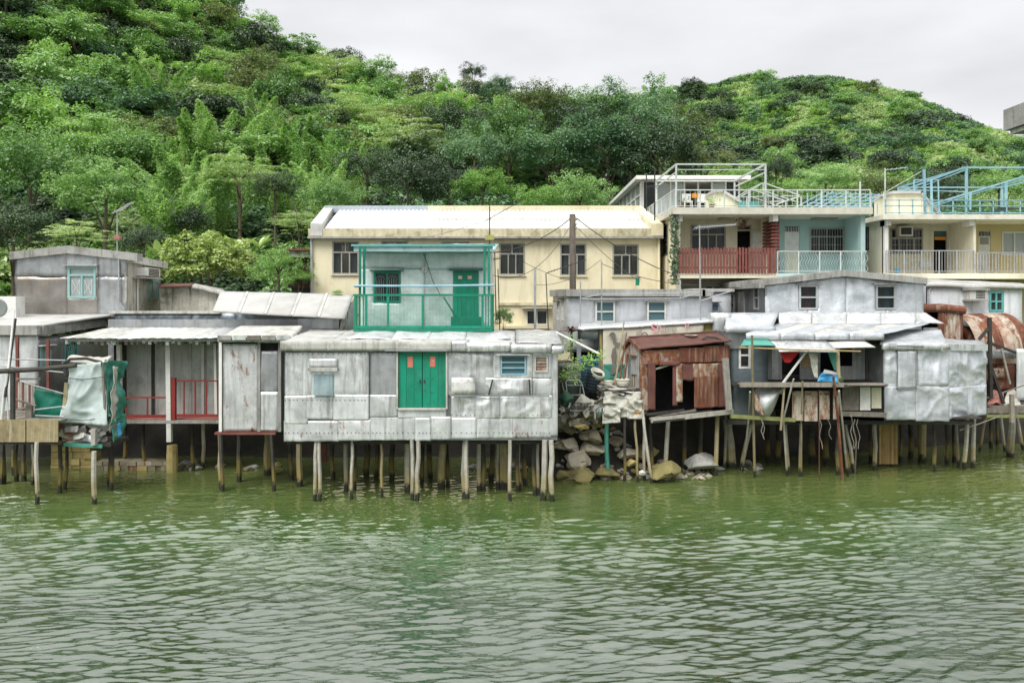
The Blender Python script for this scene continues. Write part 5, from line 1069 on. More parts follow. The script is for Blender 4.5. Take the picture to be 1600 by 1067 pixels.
for px, lb in ((1075, 'white plastic chair on the roof terrace behind the railing'), (1098, 'white low bench on the roof terrace beside the orange topped pole')):
    t = thing('garden_chair', lb, 'chair', W(px, 326, 36.2)); x = X(px, 36.2)
    MB().box(x - .2, x + .2, 36.1, 36.5, rt + .38, rt + .43).build('seat', WHITE, t); MB().box(x - .2, x + .2, 36.5, 36.54, rt + .38, rt + .8).build('backrest', WHITE, t)
    for dx in (-.17, .17):
        for dy in (36.13, 36.47): MB().bar((x + dx, dy, rt), (x + dx, dy, rt + .38), .035).build('leg', WHITE, t)

# ===== right hand terrace with the air conditioner and the yellow flat
fh = thing('yellow_terrace_house', 'two storey terrace with a pale flat and a yellow flat at the right edge', 'building', (X(1490, DE), DE, 3.6))
fx0, fxm, fx1 = X(1383, DE), X(1522, DE), X(1700, DE); rzF = Z(344, DE); rtF = Z(336.5, DE)
winF = rp(pk, (1391, 1442, 357, 397)); doorF = (X(1459, DW), X(1480, DW), fz, Z(361, DW)); dY = (X(1529, DW), X(1548, DW), fz, Z(361, DW)); wY = (X(1565, DW), X(1640, DW), Z(399, DW), Z(362, DW))
wall('wall', CREAM, fh, pk, fx0, fxm, 3, rzF, [winF, doorF], t=.12, res=1.5, smooth=False); wall('yellow_wall', YEL2, fh, pk, fxm, fx1, 3, rzF, [dY, wY], t=.12, res=1.5, smooth=False)
plf = Plane((fx0, 42), (fx0, DE + .2)); sf = (plf.u(1351), plf.u(1358), Z(393, 38), Z(358, 38)); wall('side_wall', CREAM, fh, plf, 0, plf.len, 3, rzF, [sf], t=.12, res=1.5, smooth=False); window(fh, plf, sf, DARK, GLASS, 1, 2, fw=.08, depth=.06)
slab(fh, fx0, fx1, 41.9, 42, 3, rzF, CREAM, 'back_wall'); slab(fh, fx0 - .25, fx1, DE - .35, 42.2, rzF, rtF, mat('slab_edge', (1, 1, 1)), 'roof_slab'); slab(fh, fx0 - .05, fx1, DE - .12, DW, fz - .25, fz - .004, CREAM, 'balcony_slab')
slab(fh, fx0 + .1, fx1, DW + .2, 41.8, fz - .05, fz, CONC, 'floor'); MB().box(X(1521, DE), X(1525, DE), DE, DW, fz, rzF).build('party_wall', CREAM, fh)
MB().box(X(1383, DE), X(1389, DE), DE + .05, DE + .3, 3, rzF).build('corner_column', WHITE, fh)
for px in (1387, 1517): MB().box(X(px - 4, DE), X(px + 4, DE), DE - .1, DE + .5, rzF - .25, rzF - .002).build('beam_end', WHITE, fh)
window(fh, pk, winF, FRG, GLASS, split=(.62, 2, 4), fw=.07, depth=.1, curtain=CURT, cw=[(.1, .3), (.5, .7)], bars=(GPOLE, 10)); window(fh, pk, wY, WHITE, GLASSP, 4, 1, fw=.07, depth=.08, curtain=CURT)
slab(fh, X(1455, 38.3), X(1485, 38.3), 38.3, 38.4, fz, rzF, BLACK, 'doorway_shade_sheet')  # black sheet stands in for the unlit room behind this doorway
MB().pbox(pk, doorF[0] + .05, doorF[1] - .05, -.05, -.01, Z(375, DW), Z(370, DW)).build('door_valance', mat('plain_orange', (1, 1, 1)), fh); MB().pbox(pk, doorF[0] + .02, doorF[1] - .02, -.08, -.05, Z(369, DW), Z(361, DW)).build('transom', GLASSB, fh)
dl = MB().pbox(pk, X(1481, DW), X(1505, DW), .03, .08, fz, Z(369, DW)).build('door_leaf', WHITE, fh)
for k in range(1, 5): a = X(1481 + 4.8 * k, DW); MB().pbox(pk, a - .01, a + .01, .08, .09, fz + .05, Z(370, DW)).build('rib', GPOLE, dl)
dd = MB().pbox(pk, dY[0], dY[1], -.08, -.03, fz, dY[3]).build('door', WHITE, fh, label='white door with a barred opening in the yellow wall'); MB().pbox(pk, dY[0] + .08, dY[1] - .08, -.03, -.02, Z(382, DW), Z(371, DW)).build('door_light', FRG, dd)
for k in range(8): a = dY[0] + .05 + (dY[1] - dY[0] - .1) * k / 7; MB().pbox(pk, a - .012, a + .012, -.03, .0, Z(369, DW), Z(362, DW)).build('bar', DARK, dd)
balus(fh, X(1384, DE), X(1521, DE), DE - .06, fz, Z(392, DE), 30, GPOLE, .013, 6); balus(fh, X(1526, DE), X(1640, DE), DE - .06, fz, Z(395, DE), 24, GPOLE, .013, 6)
t = thing('air_conditioner', 'white window air conditioner over the barred window of the pale flat', 'air conditioner', pk.P(X(1409, DW), .2, Z(370, DW))); q = rp(pk, (1399, 1420, 355, 370)); MB().pbox(pk, q[0], q[1], .02, .4, q[2], q[3]).build('casing', WHITE, t); MB().pbox(pk, q[0] + .07, q[1] - .07, .4, .41, q[2] + .07, q[3] - .06).build('grille', DARK, t)
t = thing('storage_bin', 'blue bucket on the pale balcony floor behind the grey balusters', 'bucket', W(1402, 426, 36)); MB().lathe(W(1402, 427, 36), [(.1, 0), (.13, .22), (.12, .22), (.09, .02)], 12).build('bucket_body', BLUET, t)
t = thing('washing_stand', 'clothes rack with pale washing on the balcony behind grey balusters', 'clothes rack', W(1440, 426, 36.2))
for a, b_ in (((1418, 425), (1440, 406)), ((1440, 425), (1418, 406)), ((1418, 406), (1455, 406))): MB().bar(W(*a, 36.2), W(*b_, 36.2), .03).build('bar', GPOLE, t)
MB().box(X(1436, 36.2), X(1455, 36.2), 36.1, 36.3, Z(418, 36.2), Z(409, 36.2)).build('washing', CURT, t)
# blue pergola and rails on the roof
bp_ = thing('blue_pergola', 'large blue steel pergola frame on the right hand terrace roof', 'pergola', W(1520, 336, 38)); zt = Z(262, DE)
X0, X1_, X2 = X(1510, DE), X(1700, DE), X(1385, DE)
for x in (X0, X1_): 
    for y_ in (DE, 41.5): MB().bar((x, y_, rtF), (x, y_, zt), .09).build('post', BLUP, bp_)
    MB().bar((x, DE, zt), (x, 41.5, zt), .065).build('beam', BLUP, bp_)
for y_ in (DE, 41.5): MB().bar((X0, y_, zt + .002), (X1_, y_, zt + .002), .065).build('beam', BLUP, bp_)
for a, da, b_, db, w_ in [((1507, 262), DE, (1362, 316), 43, .07), ((1507, 266), DE, (1372, 318), 43, .04), ((1600, 276), DE, (1447, 322), 42, .07), ((1600, 280), DE, (1455, 323), 42, .04), ((1443.7, 265), DE, (1446, 336), DE, .09), ((1428, 281), 38, (1428, 330), 38, .05), ((1455, 280), 37, (1456, 335), 37, .08), ((1466, 281), 37, (1467, 334), 37, .05), ((1428, 281), 38, (1466, 281), 38, .04), ((1405, 296), 38, (1512, 300), 38, .04), ((1572, 285), 38.5, (1572, 325), 38.5, .09), ((1516, 300), 38.5, (1516, 328), 38.5, .08), ((1405, 296), 39, (1405, 318), 39, .06), ((1360, 315), 37, (1360, 336), 37, .07), ((1371, 318), 36, (1371, 336), 36, .04)]:
    MB().bar(W(*a, da), W(*b_, db), w_).build('bar', BLUP, bp_)
br_ = thing('blue_railing', 'blue roof railing with green netting on the right hand terrace', 'railing', W(1520, 336, 35.2))
for py in (313, 322, 333): rail(br_, W(1382, py, 35.1), (X1_, 35.1, Z(py, 35.1)), .04, BLUP)
for px in list(range(1384, 1620, 21)): MB().bar(W(px, 336.5, 35.1), W(px, 312, 35.1), .04).build('rail_post', BLUP, br_)
ms = MB()
for px in range(1440, 1640, 3): ms.bar(W(px, 335, 35.13), W(px, 313, 35.13), .006)
for py in range(314, 336, 2): ms.bar(W(1440, py, 35.13), W(1640, py, 35.13), .006)
ms.build('netting', mat('net_green', (.05, .2, .17)), br_)
bf = thing('blue_trellis', 'dense stack of slanted blue bars on the terrace roof between the railings', 'trellis', W(1300, 326, 38))
for i in range(9):
    A = W(1238 + 13 * i, 327 - i * .3, 36.0 + .1 * i); B = W(1290 + 12 * i, 299 + .6 * (i % 3) + i * .5, 38.5 + .1 * i); MB().bar(A, B, .045).build('bar', BLUP, bf)
for i in range(6):
    py = 302 + 5 * i; MB().bar(W(1292 - 9 * i, py, 37.5), W(1368 - 2 * i, py + 2, 37.5), .04).build('bar', BLUP, bf)
for i in range(6): MB().bar(W(1262 + 20 * i, 327, 37.6), W(1262 + 20 * i, 302 + 2 * (i % 2), 37.6), .04).build('post', BLUP, bf)
bulk('stair_cover', 'white sloping stair cover inside the blue railing of the right hand roof', 1396, 1438, 1470, 37.5, Z(303, 37.5), rtF)
t = thing('folded_awning', 'dark folded awning lying across the right hand roof behind the netting', 'awning', W(1575, 330, 37))
for i in range(4): MB().bar(W(1550 + 4 * i, 331 - 2 * i, 36.6 + .3 * i), W(1630, 322 + 2 * i, 36.6 + .3 * i), .12, .06).build('fold', DARK, t)

# ===== white cottage below it
D6 = 33.5; p6 = Front(D6)
wh = thing('white_cottage', 'whitewashed cottage with a teal window and a box air conditioner at the right', 'cottage', W(1520, 490, D6))
ttop = lambda u: Z(447, D6); wv = rp(p6, (1545, 1568, 455, 487)); x0, x1 = X(1449, D6), X(1597, D6)
wall('wall', WHW, wh, p6, x0, x1, Z(520, D6), Z(446, D6), [wv], t=.1, res=.3, dent=.02, seed=5); window(wh, p6, wv, TEAL, GLASS, 2, 2, fw=.09, depth=.07, curtain=CURT)
uv_surface('roof', ROOFW, wh, (x0 - .15, D6 - .2, Z(443, D6)), (x1 + .2, D6 - .2, Z(446.5, D6)), W(1450, 434, 36), W(1590, 441, 36), 14, 6, dent=.02, th=.16)
wall('side_wall', WHW, wh, Plane((x0, 37), (x0, D6)), 0, 3.5, Z(520, D6), Z(446, D6), t=0); MB().box(x0, x1, 36.5, 36.6, Z(520, D6), Z(446, D6)).build('back_wall', WHW, wh)
MB().tube([p6.P(X(1450, D6), .08, Z(490, D6)), p6.P(X(1450, D6), .08, Z(453, D6)), p6.P(X(1454, D6), .08, Z(447, D6)), p6.P(X(1480, D6), .08, Z(447, D6))], .04, 6).build('pipe', GPOLE, wh)
t = thing('air_conditioner', 'box air conditioner with a small hood on the whitewashed cottage wall', 'air conditioner', p6.P(X(1518, D6), .2, Z(468, D6))); q = rp(p6, (1505, 1530, 454, 468)); MB().pbox(p6, q[0], q[1], .0, .5, q[2], q[3]).build('casing', CONCL, t); MB().pbox(p6, q[0] - .1, q[1] + .1, .0, .6, q[3] + .02, q[3] + .06).build('hood', CONCL, t)
for k in range(5): MB().pbox(p6, q[0] + .25, q[1] - .05, .5, .51, q[2] + .05 + k * .065, q[2] + .085 + k * .065).build('grille_slat', DARK, t)
MB().pbox(p6, q[0] - .05, q[1] + .05, .0, .55, q[2] - .06, q[2] - .01).build('shelf', CONC, t)
# small white house with an air conditioner between the two middle houses
D7 = 33.5; p7 = Front(D7); t = thing('small_white_house', 'small bright white house squeezed between the grey house and the silver house', 'house', W(1115, 500, D7))
wall('wall', WHW, t, p7, X(1085, D7), X(1142, D7), Z(505, D7), Z(455, D7), t=.1, res=.4, dent=.01); slab(t, X(1080, D7), X(1146, D7), D7 - .15, 36, Z(456, D7), Z(451, D7), ROOFW); MB().box(X(1085, D7), X(1142, D7), 35.9, 36, Z(505, D7), Z(456, D7)).build('back_wall', WHW, t)
t = thing('air_conditioner', 'blue faced air conditioner under a dark hood on the small bright white house', 'air conditioner', p7.P(X(1110, D7), .2, Z(487, D7))); q = rp(p7, (1101, 1119, 474, 487)); MB().pbox(p7, q[0], q[1], .0, .4, q[2], q[3]).build('casing', WHITE, t); MB().pbox(p7, q[0] + .06, q[1] - .02, .4, .41, q[2] + .04, q[3] - .04).build('grille', mat('blue_grille', (.10, .18, .28)), t); MB().pbox(p7, q[0] - .1, q[1] + .1, .0, .55, q[3] + .03, q[3] + .06).build('hood', DARK, t); MB().pbox(p7, q[0] - .1, q[1] + .02, .0, .45, q[2] - .06, q[2] - .02).build('shelf', DARK, t)

# ===== grey middle house
D8 = 31.8; p8 = Front(D8)
mh = thing('grey_house', 'pale grey metal house with a thick roof edge and two teal curtained windows', 'house', W(1000, 540, D8))
GREYW = sheetmat('flat_grey_sheet', (.56, .58, .61), (.48, .50, .53), rough=.5, metal=.3, st=.3, sk=.25, cr=.15)
w81, w82 = rp(p8, (930, 961, 470, 504)), rp(p8, (1011, 1041, 470, 503)); x0, x1 = X(886, D8), X(1113, D8)
for i in range(3):
    a = x0 + (x1 - x0) * i / 3; b_ = x0 + (x1 - x0) * (i + 1) / 3
    wall('metal_sheet', GREYW, mh, p8, a, b_ - .004, Z(550, D8), Z(461, D8), [w81, w82], t=.1, res=.3, dent=.012, seed=100 + i)
for q in (w81, w82): window(mh, p8, q, WHITE, GLASSB, 1, 2, fw=.07, depth=.09, curtain=CURTT, hood=CONC)
pl8 = Plane((X(864, 34.3), 34.3), (x0, D8)); s8 = [(pl8.u(871), pl8.u(874), Z(500, 33.5), Z(472, 33.5)), (pl8.u(878), pl8.u(880.5), Z(500, 32.6), Z(468, 32.6))]
wall('side_wall', GREYW, mh, pl8, 0, pl8.len, Z(550, D8), Z(463, D8), s8, t=.1, res=.5)
for q in s8: window(mh, pl8, q, WHITE, GLASS, 1, 2, fw=.06, depth=.07, hood=DARK)
for a, b_ in ((884, 960), (960, 1040), (1040, 1100)): q = rp(p8, (a, b_, 452, 463)); MB().pbox(p8, q[0], q[1] - .004, -.4, .25, q[2], q[3]).build('roof_edge', CONC, mh)
MB().hexa([W(1097.6, 463, D8 - .25), W(1112, 463, D8 - .25), W(1112, 463, D8 + .4), W(1097.6, 463, D8 + .4), W(1097.6, 452.2, D8 - .25), W(1116, 456, D8 - .25), W(1116, 456, D8 + .4), W(1097.6, 452.2, D8 + .4)]).build('roof_edge', CONC, mh)
A, B = Vector(pl8.P(0, .15, Z(463, D8))), Vector(pl8.P(pl8.len, .2, Z(463, D8))); nn = Vector((pl8.N.x, pl8.N.y, 0)) * .4; up = Vector((0, 0, .28))
MB().hexa([A, B, B - nn, A - nn, A + up, B + up, B - nn + up, A - nn + up]).build('roof_edge', CONC, mh)
slab(mh, x0, x1, D8 + .2, 36, Z(455, D8), Z(452.5, D8) - .01, CONC, 'roof'); MB().box(x0, x1, 35.9, 36, Z(550, D8), Z(455, D8)).build('back_wall', GREYW, mh); wall('side_wall', GREYW, mh, Plane((x1, D8), (x1, 36)), 0, 4, Z(550, D8), Z(461, D8), t=0)
# lean-to in front with the cloth banner
D9 = 30.4; p9 = Front(D9)
lt = thing('lean_to', 'grey lean-to with a thin sloping roof edge in front of the pale grey house', 'lean-to', W(1000, 600, D9))
uv_surface('roof', SILW, lt, W(903, 513, D9 - .3), W(1114, 501.5, D9 - .3), W(905, 506, D8 - .1), W(1114, 495, D8 - .1), 20, 4, dent=.015, th=.1)
q = rp(p9, (903, 940, 512, 530)); wall('metal_sheet', SILG, lt, p9, q[0], q[1], q[2], q[3], t=.05, dent=.01, res=.2); wall('wall', GREYW, lt, Front(D9 + .5), X(903, D9), X(1112, D9), 2.6, Z(514, D9), [rp(Front(D9 + .5), (908, 935, 528, 640))], t=.05)
MB().box(X(1098, D9), X(1112, D9), D9 - .05, D9, Z(522, D9), Z(503, D9)).build('yellow_panel', mat('mustard_panel', (.42, .38, .12)), lt)
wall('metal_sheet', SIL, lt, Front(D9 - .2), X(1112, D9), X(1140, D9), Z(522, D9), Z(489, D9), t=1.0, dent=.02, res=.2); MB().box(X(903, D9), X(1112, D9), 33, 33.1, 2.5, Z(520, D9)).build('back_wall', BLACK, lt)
MB().bar(W(938, 510, D9 - .05), W(942, 640, D9 - .05), .09).build('corner_post', mat('yellow_post', (.42, .33, .06), (.2, .2, .16)), lt)
bn = thing('cloth_banner', 'cream cloth banner with faded print hung under the lean-to roof', 'banner', W(1020, 600, D9 - .3))
bo = wall('banner_cloth', mat('banner_cloth', (.76, .73, .62), (.64, .60, .48), rough=.9, sc_=1.5, stain=(.42, .38, .26), stain_amt=.5, bump=.3, bsc=5), bn, Front(D9 - .22), X(941, D9), X(1097, D9), Z(592, D9), Z(508, D9), t=.01, res=.15, dent=.035, seed=9, top=lambda u: Z(512 - (u - X(941, D9)) / (X(1097, D9) - X(941, D9)) * 7, D9))
INK = mat('faded_ink', (.16, .15, .13), (.24, .22, .19), bump=0); INKR = mat('faded_red_ink', (.70, .30, .36), (.72, .40, .44), bump=0); INKG = mat('pale_ink', (.34, .31, .26), (.42, .39, .32), bump=0)
yb_ = D9 - .33
text_mesh('letter_S', 'S', .46, W(1021, 513.5, yb_), (R(90), 0, 0), INKR, bn, bold=.004); text_mesh('lettering', 'h', .46, W(1030, 512.5, yb_), (R(90), 0, 0), INKR, bn); text_mesh('lettering', 'are', .42, W(1046, 513.5, yb_), (R(90), 0, 0), INKG, bn); text_mesh('lettering', 'P', .34, W(1073, 510, yb_), (R(90), 0, 0), INKR, bn)
def blob(parent, name, pts, y, m):
    v = [(X(a, y), y, Z(b_, y)) for a, b_ in pts]; k = len(v); MB().add(v + [(p[0], p[1] + .01, p[2]) for p in v], [tuple(range(k))] + [(i, (i + 1) % k, (i + 1) % k + k, i + k) for i in range(k)][::1]).build(name, m, parent)
blob(bn, 'print_patch', [(953, 524), (956, 519), (960, 519), (962, 526), (961, 532), (966, 536), (971, 533), (970, 540), (963, 541), (958, 537), (957, 530)], yb_, INK)
blob(bn, 'print_patch', [(957, 545), (962, 541), (963, 555), (961, 566), (964, 577), (960, 585), (953, 585), (957, 570), (955, 556)], yb_, INK)
blob(bn, 'print_patch', [(968, 530), (976, 521), (984, 526), (980, 536), (972, 540)], yb_, INKG); blob(bn, 'print_patch', [(994, 519), (1003, 515), (1002, 527), (995, 530)], yb_, INKG)
rg_ = [W(1007 + 5 * math.cos(t), 526 - 6.5 * math.sin(t), yb_) for t in np.linspace(0, math.pi, 9)]; MB().tube(rg_, .025, 5).build('print_arch', INK, bn); rg_ = [W(957 + 5 * math.cos(t), 526 - 6.5 * math.sin(t), yb_) for t in np.linspace(0, math.pi, 9)]; MB().tube(rg_, .02, 5).build('print_arch', INK, bn)
t = thing('green_fence_panel', 'bright green mesh panel under the cloth banner', 'panel', W(960, 620, D9)); x0, x1 = X(943, D9 - .3), X(978, D9 - .3)
for k in range(12): MB().bar(W(943 + 3 * k, 570, D9 - .32), W(943 + 3 * (11 - k), 598, D9 - .32), .018).build('strand', TARPG, t)
MB().box(x0, x1, D9 - .3, D9 - .28, Z(602, D9), Z(568, D9)).build('panel_sheet', TARPG, t)

# ===== silver house
DH = 31.2; ph = Front(DH); sv = thing('silver_house', 'bright crumpled silver house with a low gabled upper floor over the water', 'house', (X(1330, 29), 29, 2.1))
x0, x1 = X(1195, DH), X(1443, DH)
def gtop(u):
    a, m_, c = X(1195, DH), X(1322, DH), X(1443, DH); return Z(447 - 15 * (u - a) / (m_ - a), DH) if u < m_ else Z(432 + 12 * (u - m_) / (c - m_), DH)
w1, w2 = rp(ph, (1248, 1278, 445, 484)), rp(ph, (1368, 1400, 445, 484))
for i, (a, b_) in enumerate([(1195, 1262), (1262, 1322), (1322, 1385), (1385, 1443)]): wall('metal_sheet', SILB, sv, ph, X(a, DH), X(b_, DH) - (0 if i == 3 else .002), Z(500, DH), Z(428, DH), [w1, w2], t=.1, res=.1, dent=.06, seed=130 + i, top=gtop, fr=1.2, hem=.2)
window(sv, ph, w1, GPOLE, GLASS, 1, 2, fw=.08, depth=.1, curtain=CURTR, cw=(.35, .75), hood=CONC); window(sv, ph, w2, GPOLE, GLASS, 1, 2, fw=.08, depth=.1, curtain=CURTT, cw=[(.0, .3), (.5, .85)], hood=CONC)
psd = Plane((x0, 36.8), (x0, DH)); sws = [(psd.u(1141.5), psd.u(1147.5), Z(488, 35.9), Z(459, 35.9)), (psd.u(1178), psd.u(1186), Z(484, 32.4), Z(447, 32.4))]
wall('side_wall', SILG, sv, psd, 0, psd.len, Z(500, DH), Z(449, DH), sws, t=.1, res=.5); [window(sv, psd, q, GPOLE, GLASS, 1, 2, fw=.08, depth=.08) for q in sws]
MB().pbox(psd, psd.u(1155), psd.u(1164), .01, .05, Z(490, 34), Z(456, 34)).build('side_door', SIL, sv)
for a, b_ in (((1187, 447), (1322, 431.5)), ((1322, 431.5), (1449, 444))):
    A, B = Vector(W(*a, DH - .28)), Vector(W(*b_, DH - .28)); n = 6
    for k in range(n): p = A.lerp(B, k / n); q = A.lerp(B, (k + 1) / n); dz = Vector((0, 0, .24 + rnd.uniform(-.015, .015))); bk = Vector((0, 6, 0)); p2 = p + Vector((0, rnd.uniform(-.02, .02), 0)); MB().hexa([p2, q, q + bk, p + bk, p2 + dz, q + dz, q + bk + dz, p + bk + dz]).build('roof_strip', CONC, sv)
MB().bar(W(1190, 446, DH - .3), (x0 - .1, 36.8, Z(446, DH)), .22, .2).build('verge', CONC, sv)
MB().box(x0, x1, 36.7, 36.8, Z(500, DH), Z(447, DH)).build('back_wall', SILG, sv); wall('side_wall', SILG, sv, Plane((x1, DH), (x1, 36.8)), 0, 5.6, Z(500, DH), Z(447, DH), t=0)
# skirt and lower roof
for i in range(5):
    a, b_ = 1215 + 54 * i, 1215 + 54 * (i + 1); a = max(a, 1217); uv_surface('skirt_sheet', SILW, sv, W(a, 506, 30.6), W(b_ - .3 if i < 4 else b_ - 10, 506, 30.6), W(a, 488, DH - .03), W(b_ - .3 if i < 4 else 1446, 488, DH - .03), 12, 6, dent=.045, seed=i * 9, fr=1.3)
xa, xb = X(1165, 28.8), X(1380, 28.8)
for i in range(7):
    a, b_ = xa + (xb - xa) * i / 7, xa + (xb - xa) * (i + 1) / 7; k = (X(1452, 30.6) - X(1216, 30.6)) / (xb - xa)
    a2, b2 = X(1216, 30.6) + (a - xa) * k, X(1216, 30.6) + (b_ - xa) * k
    uv_surface('roof_sheet', ROOFW if i % 2 else SILB, sv, (a, 28.75, Z(521, 28.8)), (b_, 28.75, Z(521, 28.8)), (a2, 30.6, Z(506, 30.6) + .01), (b2, 30.6, Z(506, 30.6) + .01), 8, 8, dent=.015, seed=i + 3)
for i in range(4):
    a, b_ = xa + (xb - xa) * i / 4, xa + (xb - xa) * (i + 1) / 4; wall('roof_edge', SILB, sv, Front(28.74), a, b_ - .004, Z(531, 28.8), Z(520.5, 28.8), t=.06, res=.12, dent=.012, seed=i, off=.03, fr=1.4)
uv_surface('box_roof', SILB, sv, W(1133, 512, 29.3), W(1205, 516, 29.3), W(1135, 490, 30.6), W(1216, 488, 30.6), 8, 6, dent=.02, th=.12); wall('box_edge', SILB, sv, Front(29.28), X(1133, 29.3), X(1212, 29.3), Z(520, 29.3), Z(510, 29.3), t=.2, dent=.015, res=.15, off=.02)
MB().box(X(1133, 29.3), X(1166, 29.3), 29.4, 30.9, Z(545, 29.3), Z(518, 29.3)).build('box_soffit', SILG, sv)
# veranda back wall of mixed panels
DB2 = 30.4; pB = Front(DB2); vz0_ = Z(598, 28.8)
wl_ = rp(Front(29.5), (1154, 1173, 534, 576)); LB = sheetmat('slate_blue_sheet', (.20, .25, .28), (.15, .19, .21), cr=.2, rough=.5)
wall('left_wall', LB, sv, Front(29.5), X(1140, 29.5), X(1200, 29.5), Z(655, 29.5), Z(520, 29.5), [wl_], t=.06, res=.3, dent=.01); wo = window(sv, Front(29.5), wl_, WHITE, GLASS, 1, 2, fw=.08, depth=.08, curtain=REDC, cw=(.1, .45))
for (a, b_, c, d, m) in [(1200, 1206, 528, 604, OLDW), (1250, 1282, 545, 604, OLDW), (1206, 1222, 530, 604, SIL), (1332, 1352, 535, 604, OLDW), (1353, 1380, 530, 604, mat('sooty_board', (.16, .15, .12), (.30, .28, .24), sc_=1.5, stain=(.04, .04, .035), stain_amt=.8)), (1312, 1333, 572, 604, CONCL)]:
    q = rp(pB, (a, b_, c, d)); MB().pbox(pB, q[0], q[1] - .01, -.04, rnd.uniform(0, .03), q[2], q[3]).build('wall_panel', m, sv)
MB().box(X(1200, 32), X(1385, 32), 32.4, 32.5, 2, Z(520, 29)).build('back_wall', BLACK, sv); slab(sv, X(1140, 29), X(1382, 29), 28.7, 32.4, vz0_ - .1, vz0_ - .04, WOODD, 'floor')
for (a, b_, c, d, m) in [(1316, 1343, 604, 641, WOOD), (1344, 1361, 603, 641, WHITE), (1362, 1378, 605, 638, CREAM)]: q = rp(Front(28.9), (a, b_, c, d)); MB().pbox(Front(28.9), q[0], q[1] - .02, -.04, 0, q[2], q[3]).build('lower_panel', m, sv)
for (a, b_, c, d, m) in [(1238, 1256, 611, 657, RUSTW), (1257, 1278, 611, 658, RUSTW), (1280, 1297, 611, 655, RUSTW), (1302, 1312, 611, 655, RUSTW)]:
    q = rp(Front(28.6), (a, b_, c, d)); o = MB().pbox(Front(28.6), q[0], q[1] - .015, -.03, .0, q[2], q[3]).build('white_panel', m, sv, label='white sheet panel rusting along its lower edge'); MB().pbox(Front(28.6), q[0], q[1] - .015, .001, .02, q[3] - .14, q[3] - .06).build('lip', RUSTW, o)
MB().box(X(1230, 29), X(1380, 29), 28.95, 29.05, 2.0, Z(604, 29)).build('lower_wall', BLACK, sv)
floor_boards(sv, X(1155, 28.5), X(1382, 28.5), 28.2, 28.75, vz0_ - .04, WOOD, 'x', .13, .045)
MB().bar(W(1156, 601, 28.15), W(1318, 601, 28.15), .12, .16).build('deck_beam', WOOD, sv); MB().bar(W(1300, 603, 28.12), W(1385, 602, 28.6), .09).build('deck_beam', WOODD, sv)
MB().bar(W(1142, 650, 28.5), W(1242, 656, 28.5), .13).build('mossy_beam', mat('mossy_wood', (.28, .32, .10), (.2, .2, .09)), sv); MB().bar(W(1312, 646, 28.8), W(1384, 648, 28.8), .16).build('beam', WOOD, sv); MB().bar(W(1316, 653, 29), W(1384, 655, 29), .1).build('beam', WOODD, sv)
uv_surface('green_awning', TARPG, sv, W(1157, 540, 28.2), W(1212, 540, 28.2), W(1163, 530, 28.8), W(1200, 530, 28.8), 12, 3, th=.02, corr=(.1, .015, 'v')); uv_surface('grey_awning', SIL, sv, W(1218, 549, 27.9), W(1310, 549, 27.9), W(1198, 531, 28.8), W(1290, 531, 28.8), 12, 6, th=.03, dent=.015); uv_surface('white_awning', ROOFW, sv, W(1300, 544, 28.2), W(1368, 542, 28.2), W(1290, 533, 28.8), W(1350, 532, 28.8), 8, 4, th=.03, dent=.012)
MB().tube([W(1155, 543, 28.15), W(1240, 546, 27.9), W(1345, 549, 28)], .025, 6).build('awning_pole', mat('bamboo', (.42, .30, .14), (.32, .22, .1)), sv)
BAMB = mat('bamboo', (1, 1, 1))
# crumpled silver box at its right
DS = 29.0; q9 = Front(DS); sb0 = Z(655, DS)
for i, (a, b_, c, d, dn) in enumerate([(1381, 1434, 543, 605, .05), (1433, 1483, 543, 605, .05), (1381, 1432, 604, 656, .035), (1431, 1483, 603, 658, .04)]):
    u = rp(q9, (a, b_, c, d)); wall('metal_sheet', SILB, sv, q9, u[0], u[1], u[2], u[3], t=.06, res=.06, dent=dn * 1.6, seed=150 + i * 2, off=.0 + .008 * i, fr=1.4, ragged=.03, hem=.12)
pR = Plane((X(1482, DS), DS), (X(1541, 30.2), 30.2))
for i, (f0, f1, c, d) in enumerate([(0, 1, 548, 605), (0, .5, 604, 655), (.49, 1, 604, 655)]): wall('metal_sheet', SILB, sv, pR, pR.len * f0, pR.len * f1, Z(d, 29.4) if d < 650 else sb0, Z(c, 29.4), t=.06, res=.06, dent=.09, seed=170 + i * 2, off=.006 * i, fr=1.5, hem=.12, top=(lambda u: Z(545, DS) + .0 * u) if i == 0 else None)
h = rp(q9, (1401, 1429, 548, 606)); wall('hatch', SILB, sv, q9, h[0], h[1], h[2], h[3], t=.03, res=.08, dent=.02, seed=180, off=.10)
for (a, b_, c, d) in ((1400, 1401, 547, 607), (1429, 1430, 547, 607), (1400, 1430, 606, 607.5)): u = rp(q9, (a, b_, c, d)); MB().pbox(q9, u[0], u[1], .0, .11, u[2], u[3]).build('hatch_edge', SILG, sv)
uv_surface('box_roof', SILB, sv, W(1375, 537, DS - .15), W(1480, 537, DS - .15), W(1381, 515, 30.6), W(1470, 515, 30.6), 14, 8, dent=.02, th=.06); wall('roof_edge', SIL, sv, Front(DS - .13), X(1376, DS), X(1481, DS), Z(546, DS), Z(536, DS), t=.15, res=.1, dent=.02, off=.04, ragged=.02)
uv_surface('box_roof', SILB, sv, W(1470, 540, 28.9), W(1541, 541, 29.9), W(1452, 528, 30.6), W(1535, 532, 31.2), 8, 6, dent=.02, th=.05); A, B = W(1470, 543, 28.85), W(1542, 543, 29.95); MB().bar(A, B, .08, .24).build('roof_edge', SIL, sv)
uv_surface('loose_sheet', SILB, sv, W(1402, 538, 28.8), W(1444, 540, 28.8), W(1384, 527, 29.6), W(1432, 528, 29.6), 6, 4, th=.07, dent=.01)
